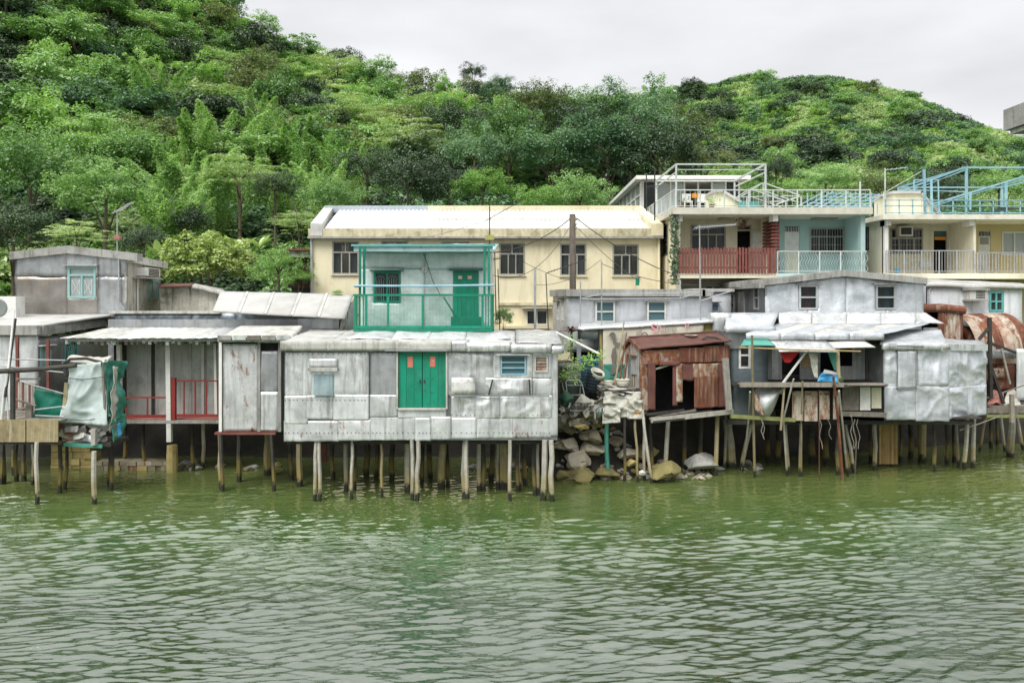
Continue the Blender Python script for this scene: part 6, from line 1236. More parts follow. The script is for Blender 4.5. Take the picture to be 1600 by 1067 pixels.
MB().box(X(1381, DS) + .02, X(1383, DS) + .08, DS + .05, 31.5, sb0, Z(540, DS)).build('side_wall', SILG, sv); slab(sv, X(1383, DS), X(1536, DS), DS + .1, 31.5, sb0, sb0 + .06, WOODD, 'floor')
for yy in (29.3, 30.5): MB().box(X(1140, DS), X(1530, DS), yy, yy + .12, 1.9, 2.05).build('beam', WOODD, sv)
for (px, pyw, wp, m, pt) in [(1144, 731, 12, WOODP, 1136), (1132, 733, 4, WOODP, 1134), (1157, 733, 6, WOODP, 1176), (1232, 740, 5, WOODP, 1226), (1251, 744, 4.5, WOODP, 1250), (1360, 722, 5, WOODD, 1360), (1368, 734, 6, WOODP, 1367), (1308, 742, 5, WOODD, 1309), (1328, 740, 6, WOODD, 1313), (1336, 738, 5, WOODP, 1318), (1442, 722, 9, WOODY, 1441), (1436, 720, 4, WOODY, 1435), (1461, 737, 5, WOODD, 1460), (1480, 726, 6, WOODD, 1480), (1491, 722, 6, WOODD, 1492), (1497, 730, 4, WOODP, 1495), (1507, 733, 6, WOODP, 1511), (1519, 731, 6, WOODP, 1522), (1392, 718, 6, WOODD, 1392), (1408, 722, 5, WOODD, 1407), (1200, 720, 7, WOODD, 1200), (1216, 722, 8, WOODD, 1216), (1268, 722, 9, WOODD, 1268), (1290, 725, 8, WOODD, 1290), (1423, 716, 7, WOODD, 1423)]:
    pile(sv, px, pyw, wp, m, 2.12, pxt=pt)
for i in range(9): MB().box(X(1374 + 3.2 * i, 31), X(1376.9 + 3.2 * i, 31), 31.0, 31.06, .1, 2.0).build('back_board', mat('ochre_board', (.30, .18, .06), (.38, .28, .12), sc_=4, var=.35), sv)

# ===== rusty hut and vault at the right
DR = 31.6; t = thing('rusty_hut', 'small hut with a rust crusted roof edge and a spotted grey corrugated panel', 'hut', W(1475, 540, DR))
MB().tube([W(1440, 482, DR), W(1470, 481, DR), W(1507, 485, DR)], .17, 10).build('roof_roll', RUST, t); uv_surface('roof', RUST, t, W(1440, 481, DR), W(1507, 483, DR), W(1440, 476, 33), W(1500, 478, 33), 6, 3, dent=.03, th=.05)
wall('corrugated_panel', RUSTW, t, Front(DR), X(1474, DR), X(1501, DR), Z(540, DR), Z(488, DR), t=.03, res=.025, corr=(.13, .02, 'v')); MB().box(X(1466, DR), X(1475, DR), DR - .03, DR + .05, Z(540, DR), Z(488, DR)).build('post', RUST, t); MB().box(X(1501, DR), X(1504, DR), DR - .03, 33, Z(540, DR), Z(488, DR)).build('side_wall', RUST, t); MB().box(X(1441, 33), X(1505, 33), 33, 33.05, Z(540, 33), Z(480, 33)).build('back_wall', BLACK, t); MB().box(X(1443, DR), X(1466, DR), DR, DR + .08, Z(540, DR), Z(512, DR)).build('low_wall', SILG, t)
t = thing('rusty_vault', 'curved barrel roof of rust streaked white sheets over a ruined frame', 'shed', W(1550, 600, 32))
for i in range(6):
    g = []
    for j in range(13):
        a = (j / 12) * math.pi * .62 + .05; row = []
        for k in range(7):
            f = (i + k / 6) / 6; px = 1506 + 92 * f; cy_, cz, r = 33.0 + f * .3, Z(545, 32.3), 1.42
            y_ = cy_ + .25 - r * math.sin(a) * 1.0; z_ = cz + r * math.cos(a) * 1.0 + .012 * math.cos(k * 3.14)
            row.append((X(px, 32.3) + (j / 12) * .35, y_, z_ + .02 * noise.noise(Vector((px * .2, j, 1)))))
        g.append(row)
    MB().surf(g[::-1]).build('vault_sheet', (RUSTW, mat('rust_mixed', (.30, .12, .06), (.55, .50, .42), rough=.85, sc_=2.2, stain=(.15, .05, .03), stain_amt=.8, bump=.4), RUST)[(i * 2 + 1) % 3] if i != 1 else RUSTW, t, smooth=True)
MB().bar(W(1543, 535, 31.5), W(1590, 552, 31.5), .1).build('eave_beam', DARK, t)
uv_surface('end_sheet', RUST, t, W(1504, 548, 32.6), W(1534, 540, 31.9), W(1507, 510, 32.8), W(1530, 512, 32.2), 8, 8, dent=.12, fr=2)
wall('grey_sheet', SILG, t, Front(31.7), X(1548, 31.7), X(1588, 31.7), Z(560, 31.7), Z(546, 31.7), t=.03, dent=.02, res=.15); 
for (a, b_, c, d, m) in [(1540, 1560, 556, 600, RUST), (1556, 1584, 562, 610, RUST), (1548, 1566, 575, 590, RUSTW)]: u = rp(Front(32.2), (a, b_, c, d)); wall('broken_panel', m, t, Front(32.2), u[0], u[1], u[2], u[3], t=.03, dent=.1, res=.12, seed=a, fr=2, off=.1 if m is RUSTW else 0)
wall('white_sheet', SILW, t, Front(31.3), X(1589, 31.3), X(1625, 31.3), Z(625, 31.3), Z(545, 31.3), t=.04, dent=.03, res=.15); MB().box(X(1507, 33.6), X(1625, 33.6), 33.6, 33.7, 2.4, Z(540, 33.6)).build('back_wall', BLACK, t)
for a, b_, w_ in (((1546, 496), (1548, 622), .12), ((1537, 540), (1568, 630), .10), ((1541, 622), (1600, 602), .04), ((1530, 530), (1545, 512), .1), ((1578, 600), (1565, 545), .07)): MB().bar(W(*a, 31.0), W(*b_, 31.0), w_).build('leaning_pole', WOODD if w_ > .09 else WOOD, t)
rpf = thing('right_platform', 'mossy plank platform on stilts at the right edge under the rusty vault', 'platform', W(1575, 640, 31)); pz = Z(636, 31)
for i in range(6): MB().box(X(1540, 31), X(1640, 31), 30.7 + i * .24, 30.9 + i * .24, pz + .01 * (i % 2), pz + .06 + .01 * (i % 2)).build('plank', WOOD, rpf)
MB().bar(W(1540, 641, 30.7), W(1640, 641, 30.7), .09, .2).build('edge_beam', WOOD, rpf); MB().bar(W(1541, 650, 30.6), W(1640, 650, 30.6), .07, .12).build('edge_beam', mat('mossy_wood', (1, 1, 1)), rpf)
for (px, pyw, wp, m, pt) in [(1558, 695, 4, WOODD, 1557), (1571, 705, 4, WOODP, 1560), (1579, 714, 9, WOODP, 1581), (1599, 703, 5, WOODP, 1581), (1530, 705, 3.5, WOODY, 1546), (1548, 700, 5, WOODD, 1548)]: pile(rpf, px, pyw, wp, m, pz, pxt=pt)
MB().bar(W(1581, 660, 30.55), W(1581, 616, 30.55), .13).build('post', WOOD, rpf)
MB().tube([W(1500, 672, 29.5), W(1530, 662, 30), W(1562, 650, 30.4)], .02, 5).build('diagonal_cane', WOOD, rpf)
for px, py, m, lb in ((1556, 618, PINKP, 'dusty pink cloth heap on the mossy right hand platform'), (1580, 620, TARPW, 'crumpled white sheet lying on the mossy right hand platform')):
    o = uv_surface('cloth_heap', m, None, W(px - 14, py + 15, 31), W(px + 16, py + 15, 31), W(px - 6, py - 8, 31.9), W(px + 12, py - 4, 31.9), 14, 10, dent=.16, fr=2.5, seed=px, th=.02); tag(o, lb, 'cloth')

# ===== rusty shack
rk = thing('rusty_shack', 'collapsing rust red shack with a gabled roof and two dark openings', 'shed', W(1070, 645, 28.8))
pq = Plane((X(1004, 28.4), 28.4), (X(1139, 29.2), 29.2)); zt_ = lambda px, py: Z(py, pq.D(px))
def RQ(a, b_, c, d): return (pq.u(a), pq.u(b_), zt_((a + b_) / 2, d), zt_((a + b_) / 2, c))
RUSTM = mat('rust_mixed', (1, 1, 1)); RUSTP = mat('plum_rust', (.13, .05, .045), (.18, .075, .06), rough=.85, sc_=3, streak=(.3, .12, .06), streak_amt=.4, bump=.3)
for i, (a, b_, c, d, m, of) in enumerate([(1004, 1030, 547, 570, mat('peeling_blue', (.50, .58, .62), (.42, .48, .52), sc_=3, rust=.9, stain=(.2, .1, .06), stain_amt=.7), .02), (1029, 1061, 546, 566, mat('peeling_blue', (1, 1, 1)), .03), (1060, 1100, 543, 567, RUST, .02), (1099, 1139, 540, 566, RUST, .03), (1030, 1062, 564, 571, RUSTP, .05), (1012, 1023, 566, 640, RUSTP, .05), (1003, 1013, 570, 642, RUSTW, .01), (1051, 1058, 568, 634, RUSTP, .02), (1056, 1066, 568, 628, RUSTW, .035), (1060, 1084, 568, 594, RUSTP, .02), (1082, 1121, 568, 590, RUSTW, .05), (1084, 1121, 586, 637, RUST, .06), (1120, 1139, 566, 636, RUSTP, .02)]):
    u = RQ(a, b_, c, d); wall('rusty_sheet', m, rk, pq, u[0], u[1], u[2], u[3], t=.03, res=.06, dent=.03, off=of, seed=200 + i, corr=(.16, .009, 'v') if m is RUST else None, ragged=.05 if c > 560 else .02)
pg_ = Plane((X(977, 29.95), 29.95), (X(1004, 28.4), 28.4)); 
for i in range(5):
    f0, f1 = i / 5, (i + 1) / 5; zt2 = 1 - abs((f0 + f1) / 2 - .38) * 1.3; wall('gable_board', RUSTW if i in (0, 4, 2) else SILR, rk, pg_, pg_.len * f0, pg_.len * f1 - .012, 2.3, Z(549, 29), t=.03, res=.3, off=.01 * (i % 2), top=lambda u: Z(549, 29) + .28 * (1 - abs(u / pg_.len - .4) * 1.6))
u = (pg_.len * .42, pg_.len * .72); wall('shutter', SILR, rk, pg_, u[0], u[1], Z(585, 29), Z(556, 29), t=.04, off=.06, res=.2); MB().pbox(pg_, u[0] - .05, u[1] + .05, .05, .2, Z(556, 29), Z(554.5, 29)).build('shutter_hood', RUST, rk)
rA, rB, rC, rD = W(1001, 545, 28.25), W(1143, 532, 29.0), W(983, 528, 29.3), W(1120, 519, 29.8)
uv_surface('roof_slope', ROOFR, rk, rA, rB, rC, rD, 30, 8, dent=.02, th=.05); uv_surface('roof_slope', ROOFR, rk, rC, rD, W(973, 545, 30.05), W(1112, 532, 30.1), 30, 6, dent=.02, th=.05)
MB().bar(Vector(rC) + Vector((0, 0, -.05)), Vector(rA) + Vector((0, -.02, -.05)), .05, .12).build('bargeboard', RUST, rk); MB().bar(Vector(rC) + Vector((0, 0, -.05)), Vector(W(974, 545, 30.2)), .05, .12).build('bargeboard', RUST, rk)
MB().bar(Vector(rC) + Vector((0, 0, .03)), Vector(rD) + Vector((0, 0, .03)), .12, .05).build('ridge', ROOFR, rk)
t2 = MB().tube([W(1098, 530, 29), W(1104, 526, 29.1), W(1118, 527, 29.1), W(1130, 533, 29)], .03, 6); tag(t2.build('cable_coil', DARK), 'dark cable end lying on the rusty shack roof', 'cable'); t2 = MB().lathe(W(1080, 527, 29.4), [(.0, 0), (.16, .02), (.24, .08), (.22, .09), (.12, .04)], 14).build('pan', PLAST); tag(t2, 'shallow pale pan lying on the rusty shack roof ridge', 'pan')
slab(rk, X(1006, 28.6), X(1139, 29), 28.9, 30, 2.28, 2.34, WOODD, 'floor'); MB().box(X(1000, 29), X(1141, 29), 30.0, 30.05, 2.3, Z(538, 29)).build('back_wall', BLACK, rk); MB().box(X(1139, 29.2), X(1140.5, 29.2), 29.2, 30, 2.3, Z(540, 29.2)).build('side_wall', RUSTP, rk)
for i, (a, b_, c, d) in enumerate([(1008, 647, 1068, 640), (1012, 653, 1085, 640), (1030, 650, 1110, 641), (1060, 651, 1138, 642), (1014, 657, 1112, 647)]): MB().bar(pq.P(pq.u(a), .1 + .06 * i, zt_(a, b_)), pq.P(pq.u(c), .05 + .06 * i, zt_(c, d)), .07).build('floor_pole', (WOODD, WOOD)[i % 2], rk)
MB().bar(pq.P(pq.u(1012), .3, zt_(1012, 655)), pq.P(pq.u(1139), .3, zt_(1139, 641)), .1, .16).build('edge_beam', WOODP, rk); MB().bar(pq.P(pq.u(1023), -.03, zt_(1023, 577)), pq.P(pq.u(1050), -.03, zt_(1050, 569)), .06).build('batten', WOODP, rk)
for (px, pyw, wp, m, pt, D) in [(1040, 720, 6, WOODP, 1045, 29.0), (1007, 733, 4, WOODP, 1006, 28.6), (1018, 700, 5, WOODD, 1016, 29.2), (1117, 700, 6, WOODY, 1121, 29.4), (1070, 710, 6, WOODD, 1070, 30.3), (1095, 712, 6, WOODD, 1095, 30.3)]: pile(rk, px, pyw, wp, m, 2.28, pxt=pt, D=D)
pl_ = MB().bar(W(1139, 640, 28.6), W(1133, 560, 28.6), .22, .12).build('tall_plank', WOODP, sv)
# ===== far left platform, fence and tarpaulin bundle
DP = 25.7
t = thing('plank_platform', 'low platform at the left edge faced with two water stained plywood sheets', 'platform', W(40, 692, DP)); pz = Z(690, DP)
for a, b_ in ((-60, 41), (43, 92)): MB().box(X(a, DP), X(b_, DP), DP - .06, DP - .02, pz, Z(655, DP)).build('plywood_sheet', PLY, t)
floor_boards(t, X(-60, DP), X(92, DP), DP, 28.2, Z(656, DP) - .05, WOOD, 'y', .25); MB().box(X(-60, DP), X(95, DP), DP, DP + .12, pz - .08, pz + .02).build('beam', WOODD, t)
for (px, pyw, wp, m, pt) in [(58, 786, 6, WOODP, 57), (52, 757, 5, WOODP, 52), (95, 771, 6, WOODD, 93), (3, 756, 6, WOODD, 3), (25, 752, 6, WOODD, 25)]: pile(t, px, pyw, wp, m, pz + .03, pxt=pt)
MB().tube([W(-20, 581, DP), W(60, 577, DP), W(119, 571, DP)], .085, 8, .07).build('dark_pole', WOODD, t); MB().bar(W(20, 656, DP), W(20, 583, DP), .11).build('black_post', DARK, t); MB().bar(W(102, 587, DP), W(102, 572, DP), .08).build('black_post', DARK, t)
MB().tube([W(2, 656, DP), W(6, 620, DP), W(12, 585, DP), W(22, 485, DP + .6)], .045, 7, .03).build('pale_pole', WHITE, t); MB().tube([W(13, 656, DP), W(11, 606, DP), W(4, 656, DP + .1)], .02, 5).build('pale_rope', WHITE, t)
MB().tube([W(8, 620, DP - .1), W(24, 498, 26.5)], .05, 6).build('leaning_pole', WOODD, t)
for i in range(10): px = 26 + 3.4 * i; MB().bar(W(px, 641, 27.2), W(px, 596 + .4 * i, 27.2), .06, .02).build('picket', WOODP if i % 3 else REDP, t)
MB().bar(W(23, 592, 27.15), W(64, 592, 27.15), .06).build('fence_rail', WOOD, t); MB().bar(W(24, 640, 27.15), W(44, 636, 27.15), .06).build('fence_rail', WOOD, t)
MB().bar(W(46, 655, 26.3), W(46, 632, 26.3), .2, .12).build('stub_post', WOOD, t); MB().tube([W(24, 624, 26.1), W(56, 634, 26.1)], .035, 6).build('cane', WOOD, t)
o = uv_surface('green_tarp', TARPD, None, W(52, 656, 26.4), W(96, 656, 26.2), W(58, 605, 26.4), W(98, 616, 26.2), 16, 12, dent=.09, fr=2, th=.01); tag(o, 'dark green tarpaulin stretched between poles above the plywood faced platform', 'tarpaulin')
t = thing('tarpaulin_support', 'thin poles holding the dark green tarpaulin by the plywood platform', 'poles', W(75, 656, 26.1)); 
for a, b_ in (((38, 598), (99, 615)), ((55, 640), (97, 635)), ((55, 649), (100, 651)), ((0, 561), (102, 563)), ((0, 572), (100, 582))): MB().tube([W(*a, 26.05), W(*b_, 26.05)], .022, 5).build('pole', GPOLE, t)
DT = 26.2; t = thing('tarp_bundle', 'tall bundle wrapped in a pale blue tarpaulin and green sheeting on stilts', 'bundle', W(145, 695, DT))
uv_surface('pale_tarp', TARP, t, W(95, 660, DT), W(171, 664, DT), W(110, 571, DT), W(160, 565, DT), 30, 30, dent=.13, fr=1.3, th=.02, seed=4)
uv_surface('top_sheet', TARPW, t, W(97, 568, DT), W(168, 566, DT), W(108, 558, DT + .7), W(175, 557, DT + .9), 16, 8, dent=.06, fr=2, th=.03)
MB().tube([W(97, 570, DT - .05), W(110, 561, DT - .02), W(135, 560, DT), W(158, 566, DT - .05)], .05, 6).build('fold_shade_tube', DARK, t)  # dark tube stands in for the shade in the top fold
uv_surface('green_sheet', TARPG, t, W(171, 664, DT), W(196, 655, DT + 1.1), W(160, 562, DT), W(187, 566, DT + 1.1), 20, 28, dent=.22, fr=1.8, th=.02, seed=8); uv_surface('green_sheet', TARPG, t, W(176, 692, DT + .1), W(190, 680, DT + .8), W(172, 655, DT + .1), W(196, 645, DT + .8), 10, 10, dent=.1, fr=2.5, th=.02, seed=12)
uv_surface('hanging_plastic', TARPW, t, W(172, 676, DT - .05), W(180, 660, DT + .3), W(176, 572, DT - .05), W(182, 574, DT + .3), 8, 20, dent=.1, fr=3, th=.02, seed=15)
for py in (588, 652): MB().tube([W(97, py + 2, DT - .06), W(130, py + 5, DT - .12), W(166, py, DT - .07), W(190, py - 4, DT + 1.0)], .012, 4).build('cord', DARK, t)
MB().bar(W(164, 640, DT - .05), W(160, 568, DT - .05), .06).build('edge_batten', WOOD, t); MB().bar(W(99, 652, DT - .04), W(104, 598, DT - .04), .12, .04).build('batten', WOODY, t)
for i in range(16):
    px, py = rnd.uniform(97, 168), rnd.uniform(662, 688); s_ = rnd.uniform(6, 15); a = rnd.uniform(-.6, .6)
    c = Vector(W(px, py, DT + rnd.uniform(.0, .5))); d = Vector((math.cos(a), rnd.uniform(-.3, .3), math.sin(a))) * s_ / 47.5; u_ = Vector((-math.sin(a) * .6, .3, .5)) * s_ / 60
    uv_surface('folded_rag', rnd.choice([TARPW, TARPW, WOOD, CONC, PINKP, SILG, PLAST, TARPW]), t, c - d - u_, c + d - u_, c - d + u_, c + d + u_, 8, 6, dent=.05, fr=4, th=.02, seed=i)
for px, m in ((184, BLUET), (178, TARPW)): uv_surface('hanging_rag', m, t, W(px, 683, DT + .3), W(px + 6, 680, DT + .4), W(px - 3, 662, DT + .3), W(px + 3, 660, DT + .4), 4, 6, dent=.04, fr=4, th=.01)
MB().box(X(92, DT), X(172, DT), DT + .05, DT + 1.3, Z(698, DT), Z(692, DT)).build('deck', WOODD, t); MB().bar(W(150, 697, DT), W(188, 684, DT + 1.2), .07).build('beam', WOOD, t); MB().bar(W(100, 694, DT - .04), W(160, 697, DT - .04), .06, .12).build('green_strip', TARPG, t)
MB().bar(W(147, 695, DT - .1), W(147, 670, DT - .1), .15).build('stilt', WOODP, t)
for (px, pyw, wp, m, pt) in [(147, 787, 7, WOODP, 147), (174, 766, 6, WOODD, 175), (168, 760, 5, WOODD, 175), (103, 765, 5, WOODD, 104)]: pile(t, px, pyw, wp, m, Z(697, DT), pxt=pt)

# ===== rocks
def rock_mesh(seed, rough_=.42, sub=3):
    bm = bmesh.new(); bmesh.ops.create_icosphere(bm, subdivisions=sub, radius=1)
    for v in bm.verts:
        q = v.co * 1.1 + Vector((seed * 7.1, seed, 3)); v.co *= 1 + rough_ * (noise.noise(q) * 1.3 + (abs(noise.noise(q * 2.2)) - .3) * .9)
        for n_ in ((.6, .2, .77), (-.7, .3, .5), (.1, -.9, .4), (.5, -.6, -.6), (-.5, -.7, .2)):
            n_ = Vector(n_).normalized(); d = v.co.dot(n_) - .62
            if d > 0: v.co -= n_ * d * .92
    me = bpy.data.meshes.new('rock'); bm.to_mesh(me); bm.free(); me.polygons.foreach_set('use_smooth', [False] * len(me.polygons)); return me
RM = [rock_mesh(i) for i in range(6)]
def rock(px, py, wpx, D, m, lb, hs=.6, gp='rocks on the shore', nm='rock'):
    me = RM[rnd.randrange(6)].copy(); me.materials.clear(); me.materials.append(m); o = bpy.data.objects.new(nm, me); COL.objects.link(o)
    r = wpx * D / F / 2; o.location = W(px, py, D); o.scale = (r, r * rnd.uniform(.8, 1.1), r * hs); o.rotation_euler = (rnd.uniform(-.2, .2), rnd.uniform(-.2, .2), rnd.uniform(0, 6.28)); tag(o, lb, 'rock', gp); return o
rock(905, 716, 56, 29.0, ROCKW, 'large pale rock sloping down to the water between the shacks', .55); rock(889, 694, 40, 29.5, ROCKW, 'pale rock on top of the large pale one beside the middle shack', .6)
rock(922, 700, 46, 29.3, ROCKW, 'broad pale slab rising behind the large pale rock', .5); rock(885, 662, 46, 29.8, ROCK, 'brown rock under the dustbin', .7); rock(905, 742, 62, 28.7, ROCKM, 'dark mossy rock at the foot of the large pale one', .5); rock(880, 744, 34, 28.6, ROCKM, 'small dark weedy rock by the corner stilt of the middle shack', .6)
rock(1042, 731, 60, 28.6, ROCKM, 'broad weed covered rock at the water edge under the rusty shack', .42); rock(1097, 720, 50, 29.6, CONC, 'grey rock in the shade under the rusty shack', .55)
rock(910, 664, 26, 29.0, STONEY, 'ochre cut stone under the trolley', .55); rock(931, 662, 18, 29.2, ROCKM, 'round mossy stone beside the ochre cut stone', .6); rock(915, 649, 30, 29.2, STONEY, 'flat ochre stone just under the trolley wheels', .35)
rock(982, 708, 36, 29.3, ROCKW, 'white broken rock between the thin stilts', .5); rock(987, 722, 20, 28.8, STONEY, 'yellowish rock in front of the white broken one', .6); rock(1003, 738, 14, 28.5, WHITE, 'small white lump at the water edge', .6); rock(925, 680, 44, 29.3, ROCK, 'brown rock below the green pole', .5); rock(945, 738, 40, 28.8, ROCKM, 'low weedy rock at the foot of the green pole', .4)
rock(1012, 705, 40, 29.9, ROCKM, 'dim mossy rock behind the rusty shack stilts', .6); rock(960, 690, 30, 30.0, ROCK, 'brown rock in the dark behind the green pole', .7)
ST = []
for i in range(120):
    px = rnd.uniform(872, 1110); D = rnd.uniform(28.8, 30.4); py = min(745, HZ + (HC - max(ground(X(px, D), D), .0)) * F / D) - 2
    rock(px, py + 3, rnd.uniform(7, 20), D, *(lambda q: (q[0], 'small ' + q[1] + ' stone ' + ('by the shack corner' if px < 935 else 'by the green pole' if px < 1000 else 'under the rusty shack') + (' close to the water' if D < 29.6 else ' up the bank')))(rnd.choice([(ROCK, 'brown'), (ROCKM, 'mossy'), (ROCKW, 'pale'), (ROCKW, 'pale'), (CONC, 'grey')])), rnd.uniform(.45, .75), 'small stones between the shacks', 'stone'); ST.append((bpy.context.scene.collection.objects[-1], px))
for i in range(34):
    px = rnd.choice([rnd.uniform(150, 440), rnd.uniform(740, 870), rnd.uniform(1110, 1200)]); D = rnd.uniform(30.3, 31.6); rock(px, HZ + (HC - .05) * F / D, rnd.uniform(10, 24), D, *(lambda q: (q[0], 'small ' + q[1] + ' stone in the shade under the ' + ('veranda house' if px < 345 else 'metal annex' if px < 440 else 'middle shack' if px < 870 else 'silver house')))(rnd.choice([(ROCK, 'brown'), (ROCKM, 'mossy'), (CONC, 'grey')])), .5, 'stones under the houses', 'stone'); ST.append((bpy.context.scene.collection.objects[-1], px))
tell_apart(ST)
sw_ = thing('stone_wall', 'low ochre stone wall at the water line under the left stilt houses', 'wall', W(200, 735, 30.4))
for r_, (y0, y1) in enumerate([(735, 727), (727, 720)]):
    a = 150
    while a < 268 - 8 * r_: w_ = rnd.uniform(9, 18); MB().box(X(a, 30.4) + .01, X(a + w_, 30.4) - .01, 30.35 + rnd.uniform(-.05, .05), 30.9, Z(y0, 30.4) - (.3 if r_ == 0 else 0), Z(y1, 30.4) - .015).build('stone', (ROCK, STONEY, RUSTW)[rnd.randrange(3) if rnd.random() > .5 else 0], sw_); a += w_
for r_ in range(5):
    a = 80
    while a < 138: w_ = rnd.uniform(12, 20); MB().box(X(a, 30.8) + .01, X(a + w_, 30.8) - .01, 30.75 + rnd.uniform(-.05, .05), 31.3, Z(735 - 10 * r_, 30.8) - .02, Z(725 - 10 * r_, 30.8) - .035).build('stone', STONEY, sw_); a += w_
MB().box(X(776, 30.1), X(794, 30.1), 30.1, 30.5, -.5, 1.9).build('pier_tmp', STONEY); bpy.data.objects['pier_tmp'].name = 'masonry_pier'; tag(bpy.data.objects['masonry_pier'], 'ochre masonry pier in the shade under the middle shack', 'pier')

# ===== the junk heap by the rusty shack
t = thing('dustbin', 'big grey plastic dustbin beside the middle shack corner', 'bin', W(890, 620, 29.6)); MB().lathe(W(890, 615, 29.6), [(0, 0), (.36, 0), (.42, 1.0), (.40, 1.01)], 18).build('bin_body', BIN, t, smooth=True); MB().lathe(W(890, 615, 29.6), [(.46, .98), (.46, 1.06), (.3, 1.12), (0, 1.14)], 18).build('lid', BIN, t, smooth=True)
t = thing('blue_crates', 'stack of dark blue wire crates behind the basin', 'crates', W(918, 605, 29.9))
for k in range(5):
    z = Z(605, 29.9) + k * .24; xa, xb = X(905, 29.9) + .03 * (k % 2), X(935, 29.9) + .03 * (k % 2); BW = mat('dark_blue_wire', (.03, .12, .17), (.05, .18, .24), rough=.5)
    cr_ = MB().box(xa, xb, 29.9, 30.5, z, z + .03).build('crate', BW, t); mb = MB()
    for j in range(9): x = xa + (xb - xa) * j / 8; mb.bar((x, 29.9, z + .03), (x, 29.9, z + .22), .02)
    for zz in (z + .1, z + .21): mb.bar((xa, 29.9, zz), (xb, 29.9, zz), .03)
    mb.build('wire_side', BW, cr_)
t = thing('basket', 'dark ribbed basket leaning under the white basin', 'basket', W(926, 613, 29.0)); ax = (.22, 0, 1); MB().lathe(W(923, 612, 29.0), [(0, 0), (.2, 0), (.27, .75), (.25, .76)], 16, ax).build('basket_body', mat('navy_plastic', (.02, .035, .05)), t, smooth=True)
for k in range(6): MB().lathe(Vector(W(923, 612, 29.0)) + Vector(ax).normalized() * (.1 + .11 * k), [(.215 + .0135 * (k * .9 + 1) , 0), (.235 + .0135 * k, .02), (.215 + .0135 * (k + 1), .04)], 16, ax).build('rib', mat('navy_plastic', (1, 1, 1)), t)
t = thing('basin', 'round off-white basin tipped towards the water on top of the dark basket', 'basin', W(934, 582, 28.9)); MB().lathe(W(930, 590, 29.0), [(0, 0), (.20, 0), (.28, .26), (.25, .27), (.17, .06), (0, .05)], 22, (.35, -.45, .8)).build('basin_body', PLAST, t, smooth=True)
for px, py, r, h, lb in ((951, 604, .17, .22, 'small off-white bucket on the junk heap next to the dark basket'), (973, 603, .25, .26, 'wide pale tub with a lid at the gable of the rusty shack')):
    t = thing('bucket', lb, 'bucket', W(px, py, 28.8)); MB().lathe(W(px, py, 28.8), [(0, 0), (r * .85, 0), (r, h), (r * .93, h), (r * .8, .04)], 18).build('bucket_body', PLAST, t, smooth=True); MB().lathe(Vector(W(px, py, 28.8)) + Vector((0, 0, h)), [(r * 1.05, -.04), (r * 1.06, 0), (r * 1.0, .01)], 18).build('rim', PLAST, t, smooth=True)
t = thing('plank_heap', 'heap of grey broken planks on the junk in front of the rusty shack', 'planks', W(960, 615, 28.7))
for i in range(13):
    A = Vector(W(rnd.uniform(930, 958), rnd.uniform(596, 614), 28.5 + rnd.uniform(0, .5))); B = Vector(W(rnd.uniform(965, 1000), rnd.uniform(604, 620), 28.4 + rnd.uniform(0, .6))); MB().bar(A, B, .12, .035, roll=rnd.uniform(-.4, .4)).build('plank', (WOOD, WOODP, SILG, WHITE)[rnd.randrange(4)], t)
MB().bar(W(955, 610, 28.4), W(1010, 604, 28.9), .3, .04).build('board', WOOD, t)
t = thing('junk_shelf', 'shelf of timber legs that carries the tarpaulins by the rusty shack', 'shelf', W(970, 650, 28.7)); 
for a, b_ in (((938, 617), (1004, 612)), ((940, 640), (1003, 636))): MB().bar(W(*a, 28.6), W(*b_, 28.6), .1).build('rail', WOODD, t)
MB().box(X(940, 28.9), X(1003, 28.9), 28.6, 29.8, Z(617, 28.9), Z(613, 28.9)).build('shelf_board', WOOD, t)
for (px, pyw, wp, m, pt, D) in [(976, 724, 4, WOODD, 977, 28.5), (996, 722, 3.5, WOODY, 992, 28.4), (949, 706, 6, TARPG, 949, 28.9), (1018, 742, 4, WOODP, 1004, 28.2)]: pile(t, px, pyw, wp, m, Z(640 if m is not TARPG else 646, D), pxt=pt, D=D)
for i, (c, s_, m, lb) in enumerate([((972, 622), (30, 9), TARPW, 'flat cream tarpaulin over the shelf edge'), ((968, 637), (25, 14), TARPW, 'bulging pale tarpaulin hanging under the shelf'), ((955, 650), (14, 12), TARPW, 'ragged pale tarpaulin tail hanging lowest from the shelf'), ((992, 640), (12, 14), TARPW, 'crumpled pale sheet tied at the right end of the shelf')]):
    c_ = W(*c, 28.45 - .05 * i); sx, sz = s_[0] / 43.5, s_[1] / 43.5; o = uv_surface('tarpaulin', m, None, (c_[0] - sx, c_[1], c_[2] - sz), (c_[0] + sx, c_[1], c_[2] - sz * rnd.uniform(.6, 1.2)), (c_[0] - sx * .9, c_[1] + .12, c_[2] + sz), (c_[0] + sx, c_[1] + .12, c_[2] + sz), 18, 14, dent=.17, fr=2.6, seed=i * 3.3, th=.02); tag(o, lb, 'tarpaulin')
